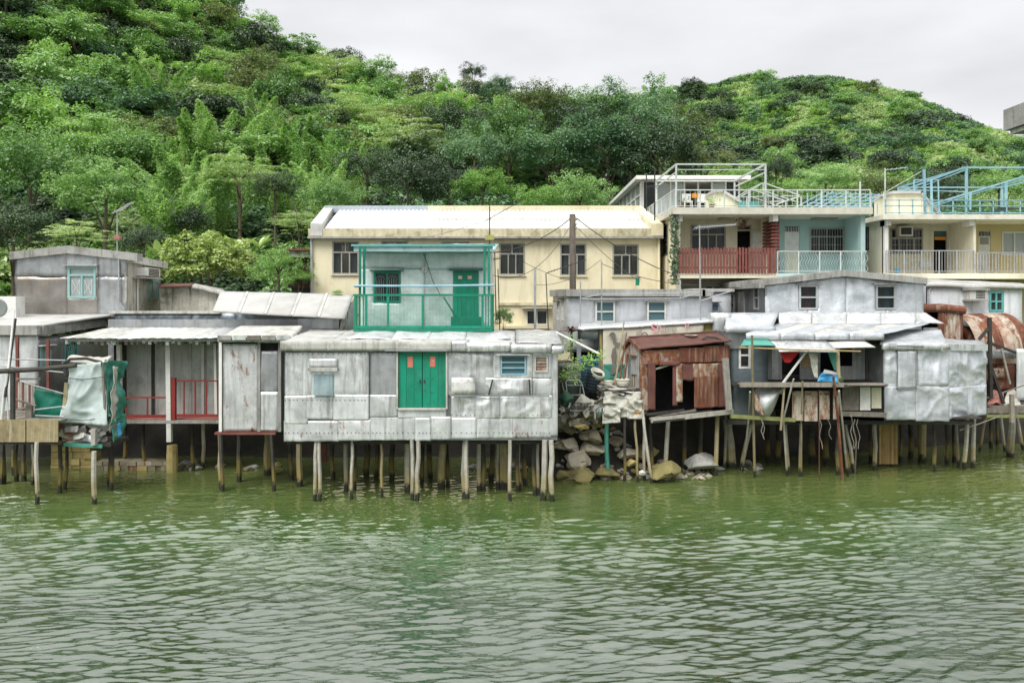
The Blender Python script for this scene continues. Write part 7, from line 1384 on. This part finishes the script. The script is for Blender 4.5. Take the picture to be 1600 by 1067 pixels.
for i, (px, py, r, m, lb) in enumerate([(912, 628, 16, TARPW, 'cream sack under the trolley handle'), (926, 636, 17, TARPW, 'large cream sack beside the trolley'), (937, 640, 15, mat('pale_blue_plastic', (.45, .58, .62), (.6, .66, .66), rough=.4), 'pale blue plastic sack at the shelf end'), (945, 626, 13, TARPW, 'small cream sack on the shelf end'), (885, 622, 15, mat('dark_green_bag', (.02, .08, .05), (.04, .12, .08), rough=.4), 'dark green bag beside the middle shack corner')]):
    me = rock_mesh(50 + i, .4); me.materials.append(m); me.polygons.foreach_set('use_smooth', [True] * len(me.polygons)); o = bpy.data.objects.new('sack', me); COL.objects.link(o); r_ = r / 43.5; o.location = W(px, py, 28.9); o.scale = (r_, r_ * .8, r_ * .85); tag(o, lb, 'sack', 'sacks in the junk heap')
t = thing('trolley', 'metal hand trolley with a tall tubular handle on the rocks', 'trolley', W(905, 650, 28.9)); T = lambda *p: [W(a, b_, d) for a, b_, d in p]
MB().tube(T((889, 636, 28.9), (884, 597, 29.0), (886, 594, 29.0), (906, 594, 29.0), (909, 598, 29.0), (914, 622, 28.8)), .02, 6).build('handle', GPOLE, t)
MB().tube(T((878, 598, 29.2), (886, 632, 29)), .018, 6).build('handle_stay', GPOLE, t)
for py in (602, 617): MB().tube(T((886, py, 28.95), (910, py, 28.95)), .014, 5).build('cross_bar', GPOLE, t)
mb = MB(); 
for k in range(7): mb.bar(W(893 + 5 * k, 630, 28.6), W(893 + 5 * k, 640, 28.6), .02)
for py in (630, 635, 640): mb.bar(W(892, py, 28.6), W(926, py, 28.6), .025)
mb.build('wire_basket', DARK, t); MB().box(X(891, 28.6), X(928, 28.6), 28.6, 29.2, Z(642, 28.6), Z(640, 28.6)).build('base', GPOLE, t)
for px in (894, 924): MB().lathe(W(px, 645, 28.55), [(0, -.02), (.07, -.02), (.07, .02), (0, .02)], 12, (0, 1, 0)).build('wheel', DARK, t)
CN = []
for i, (a, b_, m) in enumerate([((961, 602), (975, 503), WOODY), ((967, 602), (979, 520), RUST), ((973, 600), (985, 530), RUST), ((957, 605), (977, 540), WOODY), ((979, 600), (981, 545), GPOLE)]):
    o = MB().tube([W(*a, 28.9), W(*b_, 29.6)], .035, 6, .025).build('cane', m); tag(o, ('rusty' if m is RUST else 'tan' if m is WOODY else 'pale') + ' cane leaning on the gable of the rusty shack', 'cane', 'canes leaning beside the rusty shack'); CN.append((o, b_[0]))
tell_apart(CN)
o = MB().tube([W(868, 519, 28.4), W(936, 553, 28.4)], .045, 7).build('pale_pole', WHITE); tag(o, 'pale tube slanting down over the dustbin beside the middle shack', 'pole')
o = MB().box(X(992, 28.5), X(1003, 28.5), 28.4, 28.8, Z(650, 28.5), Z(634, 28.5)).build('black_box', DARK); tag(o, 'black box under the right end of the junk shelf', 'box'); o = MB().box(X(993, 28.3), X(1001, 28.3), 28.3, 28.36, Z(645, 28.3), Z(643, 28.3)).build('orange_bar', mat('plain_orange', (1, 1, 1))); tag(o, 'small orange bar on the black box', 'bar')

mb = MB(); rz_ = random.Random(77)
for i in range(150):
    px = rz_.uniform(874, 1004); D = rz_.uniform(28.6, 29.6); py = rz_.uniform(612, 652) if px > 935 else rz_.uniform(628, 660); c = Vector(W(px, py, D)); d = Vector((rz_.uniform(-1, 1), rz_.uniform(-.5, .5), rz_.uniform(-.6, .6))).normalized() * rz_.uniform(.06, .28)
    if rz_.random() < .6: mb.bar(c - d, c + d, rz_.uniform(.015, .05), rz_.uniform(.01, .03))
    else: q = d.cross(Vector((rz_.uniform(-1, 1), 1, .3))).normalized() * rz_.uniform(.04, .12); mb.hexa([c - d - q, c + d - q, c + d + q, c - d + q, c - d - q + Vector((0, 0, .03)), c + d - q * .6 + Vector((0, 0, .06)), c + d + q + Vector((0, 0, .02)), c - d * .8 + q + Vector((0, 0, .05))])
tag(mb.build('rubbish', mat('mixed_scrap', (.50, .48, .42), (.12, .11, .09), sc_=5, stain=(.45, .2, .1), stain_amt=.5, bump=.3)), 'tangle of small sticks and scraps around the junk heap', None, None, 'stuff')
# ===== clutter on the silver house veranda
def hang(nm, m, c0, c1, c2, c3, D, lb, cat='cloth', dn=.06): o = uv_surface(nm, m, None, W(*c0, D), W(*c1, D), W(*c2, D), W(*c3, D), 12, 14, dent=dn, fr=2.5, th=.012, seed=c0[0]); tag(o, lb, cat)
hang('red_cloth', REDC, (1226, 566), (1234, 567), (1217, 548), (1251, 548), 28.3, 'red cloth hanging in the dark veranda opening')
hang('grey_garment', TARPW, (1272, 590), (1278, 592), (1262, 549), (1276, 549), 28.3, 'long pale grey garment hanging in the veranda')
hang('green_net', TARPG, (1303, 578), (1310, 580), (1292, 548), (1308, 548), 28.7, 'pale green net bag hanging at the veranda post'); hang('brown_sack', mat('tan_cloth', (.30, .20, .11), (.36, .27, .17)), (1252, 575), (1266, 576), (1250, 556), (1266, 552), 28.9, 'tan sacking hanging behind the leaning board')
hang('blue_tarp', BLUET, (1276, 596), (1308, 597), (1284, 582), (1309, 586), 28.15, 'bright blue plastic sheet on the veranda counter', 'tarpaulin', .08); 
t = thing('white_crate', 'white polystyrene box lying on the blue plastic sheet', 'box', W(1298, 584, 28.4)); MB().hexa([W(1286, 582, 28.3), W(1309, 587, 28.3), W(1309, 587, 28.7), W(1286, 582, 28.7), W(1288, 577, 28.3), W(1310, 582, 28.3), W(1310, 582, 28.7), W(1288, 577, 28.7)]).build('box_body', WHITE, t)
t = thing('boat_hull', 'overturned grey dinghy hull stored under the veranda', 'boat', W(1195, 630, 28.6)); g = []
for j in range(9):
    a = j / 8; row = []
    for k in range(11): b_ = k / 10; px = 1182 + 46 * b_ - 6 * math.sin(a * 2); py = 606 + 10 * b_ * a + a * (44 * math.sin(math.pi * min(1, b_ + .12)) ** .8); row.append(W(px, py, 28.9 - .55 * math.sin(math.pi * a) * math.sin(math.pi * b_) - .2))
    g.append(row)
MB().surf(g[::-1]).build('hull', SILW, t, smooth=True); MB().tube([g[0][k] for k in range(11)], .03, 5).build('gunwale', RUSTW, t)
uv_surface('torn_rim', RUSTW, t, W(1180, 640, 28.4), W(1195, 652, 28.3), W(1176, 612, 28.5), W(1186, 618, 28.4), 6, 8, dent=.06, fr=3, th=.02)
t = thing('gas_jar', 'dark green glass float hanging on the veranda post', 'float', W(1313, 592, 28.2)); MB().lathe(W(1313, 598, 28.2), [(0, 0), (.09, .03), (.11, .12), (.07, .24), (.03, .27), (0, .28)], 14).build('glass', mat('bottle_green', (.06, .10, .02), rough=.3), t, smooth=True)
for i, (pts, r, m, lb) in enumerate([(((1180, 744), (1177, 640), (1175, 524)), .05, WOODY, 'tall bamboo pole standing in the water before the veranda window'), (((1252, 742), (1252, 655), (1254, 596)), .035, WOODY, 'bamboo pole in front of the white rusting panels'), (((1280, 751), (1280, 610)), .018, RUST, 'thin rusty rod standing in the water'), (((1319, 748), (1310, 660), (1302, 588)), .055, RUST, 'rusty red pole leaning against the veranda counter'), (((1328, 741), (1311, 610)), .045, WOODP, 'grey pole leaning right of the rusty red pole'), (((1220, 672), (1226, 600)), .045, WOODY, 'short mossy pole hanging under the counter'), (((1232, 741), (1224, 655), (1240, 592)), .04, WOODP, 'crooked pale pole in front of the boat hull'), (((1223, 599), (1262, 546)), .05, WHITE, 'white board leaning inside the veranda opening'), (((1311, 603), (1309, 546)), .075, WOODY, 'mossy post at the right of the blue sheet'), (((1335, 735), (1338, 690), (1330, 650)), .03, WOOD, 'thin forked branch among the right hand poles'), (((1157, 733), (1170, 655), (1172, 612)), .04, WOODP, 'pale pole leaning left of the tall bamboo pole')]):
    D = 27.9 + .05 * (i % 3) if pts[0][1] > 700 else 28.2; D0_ = F * HC / (pts[0][1] - HZ) if pts[0][1] > 725 else D
    P_ = [W(p[0], p[1], D0_ + (D - D0_) * k / (len(pts) - 1)) for k, p in enumerate(pts)]
    if pts[0][1] > 725: P_[0] = (P_[0][0], P_[0][1], -.8)
    o = MB().tube(P_, r, 6, r * .8).build('leaning_pole', m); tag(o, lb, 'pole')
RP = []
for i in range(7):
    px = (1281, 1330, 1334, 1340, 1192, 1295, 1190)[i]; o = MB().tube([(X(px, 28.3) + .05 * math.sin(k * 1.7 + i), 28.3 - .03 * k, Z(655 + k * (9 if i < 4 else 6), 28.3)) for k in range(6)], .012, 4).build('rope_end', WOOD); tag(o, 'frayed rope end dangling under the silver house floor', 'rope', 'rope ends under the silver house'); RP.append((o, px + i * .01))
tell_apart(RP)
# ===== poles, antennas, wires
t = thing('utility_pole', 'stout dark timber utility pole in front of the cream building', 'utility pole', W(895, 470, 34)); MB().tube([W(895, 520, 34), W(895, 440, 34), W(894.5, 335, 34)], .15, 12, .13).build('post', mat('pole_timber', (.13, .105, .08), (.09, .075, .06), streak=(.2, .17, .13), bump=.4), t, smooth=True)
for py in (345, 352, 358): MB().lathe(W(900, py, 33.8), [(0, 0), (.04, .01), (.04, .06), (0, .08)], 8).build('insulator', BIN, t)
def wirething(lb, pts, r=.012): o = MB().tube(pts, r, 4).build('wire', DARK); tag(o, lb, 'wire', 'overhead wires')
wirething('thick wire falling left from the utility pole to the green house', rope(W(892, 341, 34), W(768, 395, 30), .3), .02); wirething('sagging wire from the utility pole to the left over the cream wall', rope(W(890, 355, 34), W(770, 430, 31), .8)); wirething('wire falling right from the utility pole across the cream window', rope(W(899, 340, 34), W(1062, 432, 34), .25), .018)
wirething('second wire falling right from the utility pole to the grey house roof', rope(W(899, 352, 34), W(1000, 440, 32), .15)); wirething('thin wire across the corrugated roof to the aerial', rope(W(572, 384, 34), W(770, 341, 34), .2), .008); wirething('low wire from the cream building corner to the terrace pole', rope(W(940, 412, 32), W(1095, 446, 31), .2)); wirething('thin wire behind the aerials to the utility pole', rope(W(836, 445, 31), W(940, 405, 31), .3), .008)
wirething('wire from the aerial pole to the grey roof edge', rope(W(780, 385, 31), W(900, 440, 31.5), .2), .008)
def aerial(lb, base, top, D, boom=None, n=9, el=.45, r=.02, m=GPOLE, tilt=(.0, 0, 1)):
    t = thing('tv_aerial', lb, 'aerial', W(base[0], base[1], D)); MB().tube([W(*base, D), W(*top, D)], r, 6).build('mast', m, t)
    if boom:
        (a, b_, c, d) = boom; A, B = Vector(W(a, b_, D)), Vector(W(c, d, D - .8)); MB().tube([A, B], .014, 5).build('boom', m, t)
        for k in range(n): p = A.lerp(B, (k + .5) / n); e_ = Vector((.35, .5, .25)).normalized() * el * (1.1 - .5 * k / n) / 2; MB().tube([p - e_, p + e_], .007, 4).build('element', m, t)
    return t
aerial('roof aerial on a thin white mast above the brown metal house', (183, 400), (183, 330), 34.5, (181, 332, 206, 316), 9, .6, .025); t = MB().box(X(179, 34.5), X(188, 34.5), 34.4, 34.6, Z(374, 34.5), Z(368, 34.5)).build('junction_box', PINKP); tag(t, 'small pinkish box on the mast above the brown metal house', 'box')
aerial('rusty roof aerial with a fan of rods above the green house', (765, 462), (765, 322), 31, (764, 342, 818, 312), 12, .8, .022, DARK); t = MB().box(X(758, 31), X(772, 31), 30.9, 31.05, Z(375, 31), Z(368, 31)).build('junction_box', mat('mustard_panel', (1, 1, 1))); tag(t, 'small yellow box on the rusty mast above the green house', 'box')
aerial('long ribbed aerial on a leaning mast before the cream wall', (857, 520), (853, 428), 31.5, (853, 427, 916, 406), 14, .35, .02, DARK); aerial('bare double mast between the green house and the cream wall', (775, 500), (773, 395), 30.5, (770, 405, 782, 404), 3, .5, .02, DARK)
aerial('thin aerial mast beside the bare double mast', (781, 520), (778, 420), 30.4, None, 0, 0, .018, DARK); aerial('grey steel post standing before the cream wall', (836, 530), (836, 420), 30.6, None, 0, 0, .045); aerial('wide black aerial in front of the red picket balcony', (1094, 540), (1093, 352), 30.5, (1085, 356, 1150, 351), 16, .55, .02, GPOLE)
aerial('blue aerial mast with crooked arms on the right terrace roof', (1383, 337), (1383, 263), 36, (1382, 266, 1418, 262), 5, .5, .03, LGT); aerial('second crooked arm aerial beside the blue pergola', (1381, 330), (1381, 300), 36, (1381, 302, 1440, 268), 4, .4, .02, LGT); aerial('rusty comb aerial at the corner of the white sunroom', (1010, 330), (1010, 272), 38, (998, 283, 1022, 281), 6, .7, .03, DARK); aerial('tall rusty rod on the roof corner beside the white pergola', (1023, 345), (1023, 262), 36, (1012, 292, 1030, 290), 3, .5, .03, DARK); aerial('white pole with a rusty foot on the terrace roof railing', (1344, 336), (1344, 284), 35, None, 0, 0, .045, LGT)
sc_f = thing('pole_scaffold', 'thin galvanised pole frame standing over the lean-to roof', 'scaffold', W(1000, 505, 30.9))
for a, b_ in (((907, 510), (907, 440)), ((940, 600), (940, 408)), ((1063, 500), (1063, 438)), ((1095, 520), (1094, 395))): MB().tube([W(*a, 30.6), W(*b_, 30.6)], .028, 6).build('pole', GPOLE, sc_f)
for a, b_ in (((940, 460), (1095, 457)), ((907, 467), (1063, 466)), ((907, 467), (941, 459)), ((1063, 466), (1096, 457)), ((1095, 470), (1142, 455))): MB().tube([W(*a, 30.55), W(*b_, 30.55)], .02, 6).build('rail', GPOLE, sc_f)
t = thing('green_insulator', 'small green canister on the grey house roof edge', 'canister', W(996, 442, 31.8)); MB().lathe(W(996, 446, 31.8), [(0, 0), (.08, 0), (.08, .3), (0, .31)], 10).build('can', GRN, t)
# concrete canopy corner close to the camera at the right edge
cc = thing('concrete_canopy', 'grey concrete canopy corner jutting in at the top right', 'canopy', (10.5, 8, -1))
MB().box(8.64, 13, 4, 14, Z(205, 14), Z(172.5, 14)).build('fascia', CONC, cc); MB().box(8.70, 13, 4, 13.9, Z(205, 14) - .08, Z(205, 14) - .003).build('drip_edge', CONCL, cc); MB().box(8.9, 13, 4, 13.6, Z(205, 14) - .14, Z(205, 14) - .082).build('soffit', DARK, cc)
MB().box(11.5, 12, 6, 6.5, -1.0, Z(205, 14) - .143).build('column', CONC, cc)

# ===== trees and shrubs near the houses
NK = {}
for kn, m, a in [('oak', 'mid', dict(rx=3, ry=3, rz=2.5, nc=120, cr=.62, per=100, size=.18, jag=.3)), ('oakdark', 'dark', dict(rx=3, ry=3, rz=2.5, nc=110, cr=.65, per=95, size=.18, jag=.3)), ('bluegum', 'blue', dict(rx=3, ry=3, rz=2.5, nc=125, cr=.62, per=100, size=.18, jag=.28)),
                 ('olv', 'olive', dict(rx=3, ry=3, rz=2.4, nc=105, cr=.6, per=100, size=.17, jag=.28)), ('limey', 'lime', dict(rx=3, ry=3, rz=2.4, nc=90, cr=.6, per=100, size=.19, jag=.35)), ('layer', 'pale', dict(rx=3.3, ry=3.3, rz=1.9, nc=90, cr=.7, per=110, size=.15, flat=.25, up=1.6, jag=.3)), ('shrub', 'pale', dict(rx=3, ry=3, rz=2.3, nc=130, cr=.5, per=90, size=.26, jag=.12, inner=.75))]:
    NK[kn] = [mk(300 + len(NK) * 7 + j, m=LM[m], **a) for j in range(2)]
NT = [(840, 178, 56, 84, 'olv', 'olive skyline tree left of the big central crown'), (905, 185, 60, 86, 'oak', 'tall green skyline tree in the middle of the valley gap'), (985, 190, 62, 86, 'bluegum', 'tallest bluish tree on the valley skyline'), (1050, 215, 62, 82, 'olv', 'olive tree at the right of the tallest bluish one'), (795, 225, 62, 78, 'oak', 'green tree on the left of the big bluish grove'), (865, 250, 72, 74, 'bluegum', 'broad bluish tree behind the cream building roof'), (950, 245, 78, 73, 'bluegum', 'large bluish tree in the centre of the grove'), (1030, 262, 74, 70, 'oakdark', 'dark tree behind the white sunroom'), (1095, 262, 50, 72, 'olv', 'olive tree right of the dark one behind the sunroom'), (1010, 215, 60, 78, 'bluegum', 'bluish tree in the upper right of the grove'), (905, 215, 55, 79, 'oakdark', 'dark tree hollowed with shade in the upper grove'),
      (755, 300, 50, 60, 'limey', 'light green bush tree above the corrugated roof'), (905, 318, 52, 56, 'oak', 'low green tree over the right part of the corrugated roof'), (845, 322, 40, 55, 'limey', 'low light green tree over the corrugated roof by the aerial'), (700, 300, 52, 62, 'oakdark', 'dark tree above the centre of the corrugated roof'), (638, 300, 58, 60, 'oakdark', 'dark tree left of centre above the corrugated roof'), (575, 275, 52, 64, 'oakdark', 'dark tree under the bamboo plumes'), (520, 320, 46, 54, 'oak', 'green tree at the left gable of the cream building'), (468, 355, 42, 50, 'layer', 'tiered pale tree left of the cream building gable'), (430, 300, 40, 58, 'oakdark', 'dark tree behind the tiered pale one'),
      (45, 285, 92, 58, 'oak', 'very large green tree at the left edge'), (165, 310, 74, 55, 'oak', 'large green tree behind the brown metal house mast'), (20, 375, 70, 50, 'oakdark', 'shaded dark tree at the left edge behind the low roofs'), (120, 372, 40, 48.5, 'layer', 'pale tiered shrub tree just above the brown metal house'), (225, 385, 40, 49, 'oakdark', 'dark shrub tree right of the brown metal house'), (375, 285, 62, 60, 'layer', 'pale tiered tree with a bare forked trunk'), (290, 360, 45, 54, 'oakdark', 'dark undergrowth tree behind the round shrub'), (110, 240, 60, 72, 'limey', 'light green tree up the slope at the left'), (215, 250, 60, 72, 'oak', 'green tree among the bamboo at the left'), (640, 225, 55, 80, 'layer', 'pale tiered tree on the slope above the corrugated roof'), (560, 190, 60, 92, 'layer', 'pale tiered tree high above the bamboo plumes'), (700, 215, 60, 84, 'oakdark', 'dark tree on the slope left of the grove'), (740, 250, 50, 74, 'bluegum', 'small bluish tree left of the grove'), (1212, 275, 30, 56, 'oakdark', 'rounded dark creeper covered tree behind the terrace railing'), (1150, 290, 36, 60, 'limey', 'light green tree behind the white pergola'), (1290, 290, 38, 64, 'oak', 'green tree behind the blue trellis'), (1370, 300, 40, 62, 'olv', 'olive tree behind the crooked aerials'), (1470, 300, 44, 62, 'oakdark', 'dark tree behind the blue pergola'), (1560, 300, 44, 62, 'oak', 'green tree at the right edge behind the blue pergola'), (780, 145, 26, 120, 'bluegum', 'small tree standing up on the left ridge'), (738, 118, 20, 150, 'oakdark', 'lone flat tree on the left ridge against the sky')]
for px, py, rp_, D, kn, lb in NT:
    x, y = X(px, D), D; s = rp_ * D / F; zc = Z(py, D); g_ = ground(x, y)
    if zc - g_ < .35 * s: g_ = zc - .35 * s
    tree('valley_tree' if kn in ('oak', 'oakdark', 'bluegum', 'olv') else 'light_tree' if kn == 'limey' else 'tiered_tree', lb, 'tree', kn, x, y, s, rnd.uniform(.85, 1.15), rnd.uniform(0, 6.28), z=g_, lift=zc - g_, mesh=NK[kn][rnd.randrange(2)])
for i, (px, py, D, kn) in enumerate([(243, 88, 88, 0), (415, 142, 80, 0), (465, 165, 76, 2), (505, 185, 72, 0), (300, 165, 70, 1), (345, 150, 74, 0), (270, 200, 63, 2), (330, 215, 62, 0), (215, 190, 74, 1), (540, 215, 70, 0), (395, 200, 68, 2), (290, 262, 56, 0), (445, 230, 64, 2), (250, 290, 53, 1), (490, 240, 62, 0), (375, 120, 86, 2)]):
    x = X(px, D); g_ = ground(x, D); h = max(6, Z(py, D) - g_); 
    t = thing('bamboo_clump', ['feathery light green bamboo plume', 'mid green drooping bamboo clump', 'arching light green bamboo clump'][kn] + ' among the trees, ' + ['topmost of all', 'beside the ridge trees', 'right of the taller plume', 'above the tiered tree', 'left of the centre plumes', 'in the middle of the stand', 'hanging low at the left', 'hanging low in the centre', 'at the left end of the stand', 'at the right end of the stand', 'behind the tiered tree', 'lowest at the front', 'over the cream gable', 'lowest at the left', 'over the dark trees', 'second from the top'][i], 'bamboo', (x, D, Z(py, D) - h), 'bamboo clumps on the slope')
    s = h / 8.8; o = bpy.data.objects.new('foliage', BAM[kn]); o.scale = (min(s, 1.25), min(s, 1.25), s); o.rotation_euler = (0, 0, i * 1.3); place(o, t); q = bpy.data.objects.new('culms', CULM); q.scale = o.scale; q.rotation_euler = o.rotation_euler; place(q, t)
def shrub(nm, lb, px, py, rp_, D, mesh, zs=1, m=None, cat='shrub', base=None):
    s = rp_ * D / F; zc = Z(py, D); zb = base if base is not None else zc - s * zs * .9
    return tree(nm, lb, cat, None, X(px, D), D, s, zs, rnd.uniform(0, 6), z=zb, lift=zc - zb, mesh=mesh, mat_=m)
shrub('round_shrub', 'large rounded yellow green shrub behind the stained white hut', 325, 418, 70, 40, NK['shrub'][0], .95, LM['yellow'], base=3.6); shrub('leafy_shrub', 'light green leafy shrub beside the brown board shed', 437, 428, 44, 38, NK['limey'][0], 1.1, LM['lime'], base=3.6); shrub('leafy_shrub', 'smaller light green shrub low beside the sloping panel roof', 466, 440, 26, 37.5, NK['limey'][1], 1, LM['lime'], base=3.6)
shrub('dark_shrub', 'dark green shrub between the green balcony and the bare masts', 787, 500, 15, 31, NK['oak'][0], 1.6, LM['mid'], base=4.6); shrub('roof_weeds', 'light green weeds growing on the middle shack roof corner', 822, 528, 20, 28.5, NK['limey'][0], .35, LM['lime'], cat='weeds'); shrub('gable_weeds', 'small green weeds on the sloping panel roof edge', 528, 458, 9, 31, NK['limey'][1], .7, LM['lime'], cat='weeds')
def frond_plant(nm, lb, px, py, D, k, ln, wd, m, droop=.5, cat='plant', base=None):
    t = thing(nm, lb, cat, W(px, py, D)); c = Vector(W(px, py, D))
    MB().tube([c - Vector((0, 0, base or .1)), c], .05 if base else .03, 6).build('stem', mat('green_stem', (.12, .16, .05)), t)
    for i in range(k):
        a = i * 2.4 + rnd.uniform(-.3, .3); l_ = ln * rnd.uniform(.7, 1.1); el = rnd.uniform(.5, 1.3); g = [[], [], []]
        for j in range(7):
            f = j / 6; r = l_ * f; z = math.sin(el) * r - droop * l_ * f ** 2.2; q = c + Vector((math.cos(a) * math.cos(el) * r * 1.2, math.sin(a) * math.cos(el) * r * 1.2, z)); wv_ = wd * math.sin(math.pi * min(1, f * .9 + .08)); s_ = Vector((-math.sin(a), math.cos(a), 0)) * wv_ / 2
            g[0].append(q - s_ + Vector((0, 0, wv_ * .15))); g[1].append(q); g[2].append(q + s_ + Vector((0, 0, wv_ * .15)))
        MB().surf(g).build('leaf', m, t, smooth=True)
frond_plant('croton', 'dark red leaved plant in front of the pale grey house corner', 893, 520, 30.2, 26, .62, .11, LM['red'], .6, base=1.0)
for px, py, D, lb in ((378, 392, 44, 'banana plant with upright pale leaves behind the round shrub'), (405, 390, 44, 'banana plant right of the other one behind the round shrub'), (248, 402, 42, 'banana plant between the brown metal house and the round shrub')): frond_plant('banana_plant', lb, px, py, D, 8, 1.3, .36, LM['pale'], .25, base=1.5)
t = thing('leaning_branch', 'bright lime green leafy branch reaching from behind the middle shack', 'branch', W(872, 600, 28.6))
MB().tube([W(868, 600, 28.8), W(885, 578, 28.5), (W(925, 562, 28.3))], .02, 5, .008).build('twig', BARK, t); MB().tube([W(874, 590, 28.7), W(895, 545, 28.4), W(890, 530, 28.4)], .015, 5, .006).build('twig', BARK, t)
P = []
for a, b_, n_l in (((868, 590), (930, 562), 150), ((885, 572), (945, 553), 110), ((878, 560), (896, 526), 60), ((872, 585), (905, 595), 60)):
    for k in range(n_l): f = rnd.random(); P.append((X(a[0] + (b_[0] - a[0]) * f, 28.4) + rnd.gauss(0, .12), 28.4 + rnd.gauss(0, .15), Z(a[1] + (b_[1] - a[1]) * f, 28.4) + rnd.gauss(0, .11)))
P = np.array(P) - np.array(t.location); q = bpy.data.objects.new('leaves', leaves_mesh('leaves', P, np.random.RandomState(2).normal(size=P.shape) * .6 + np.array([0, -.3, 1]), .13, leafmat('leaf_bright', [(.22, .42, .04), (.32, .52, .08), (.42, .60, .14)], tr=.45), 3, .4)); place(q, t)
t = thing('ivy', 'ivy climbing the corner column of the red picket balcony', 'ivy', W(1056, 440, 35.1)); P = np.array([(X(1054 + rnd.gauss(0, 3.4), 35.1), 35.1 + rnd.uniform(-.1, .1), Z(rnd.uniform(335, 445), 35.1)) for k in range(520)]) - np.array(t.location); q = bpy.data.objects.new('leaves', leaves_mesh('leaves', P, np.random.RandomState(2).normal(size=P.shape) * .6 + np.array([0, -1, .4]), .16, LM['dark'], 3, .5)); place(q, t)
MB().tube([W(1056, 445, 35.2), W(1053, 400, 35.2), W(1056, 340, 35.2)], .03, 5).build('stem', BARK, t)
for px, py, lb, m in ((1112, 322, 'yellow green potted plant on the terrace roof by the stair cover', LM['lime']), (1193, 322, 'leafy pot plant under the white pergola post', LM['olive']), (1066, 322, 'small dark cactus pot by the left pergola post', LM['dark']), (1161, 352, 'red flower pot hanging above the open door', LM['red'])):
    D = 36.4; t = thing('potted_plant', lb, 'plant', W(px, py + 4, D)); MB().lathe(W(px, py + 4, D), [(0, 0), (.1, 0), (.14, .18), (.12, .18)], 10).build('pot', RUST, t); P = np.random.RandomState(px).normal(size=(90, 3)) * np.array([.16, .14, .12]) + np.array([0, 0, .34]); q = bpy.data.objects.new('leaves', leaves_mesh('leaves', P, np.random.RandomState(2).normal(size=P.shape) + np.array([0, -.4, 1]), .12, m, 3, .5)); place(q, t)
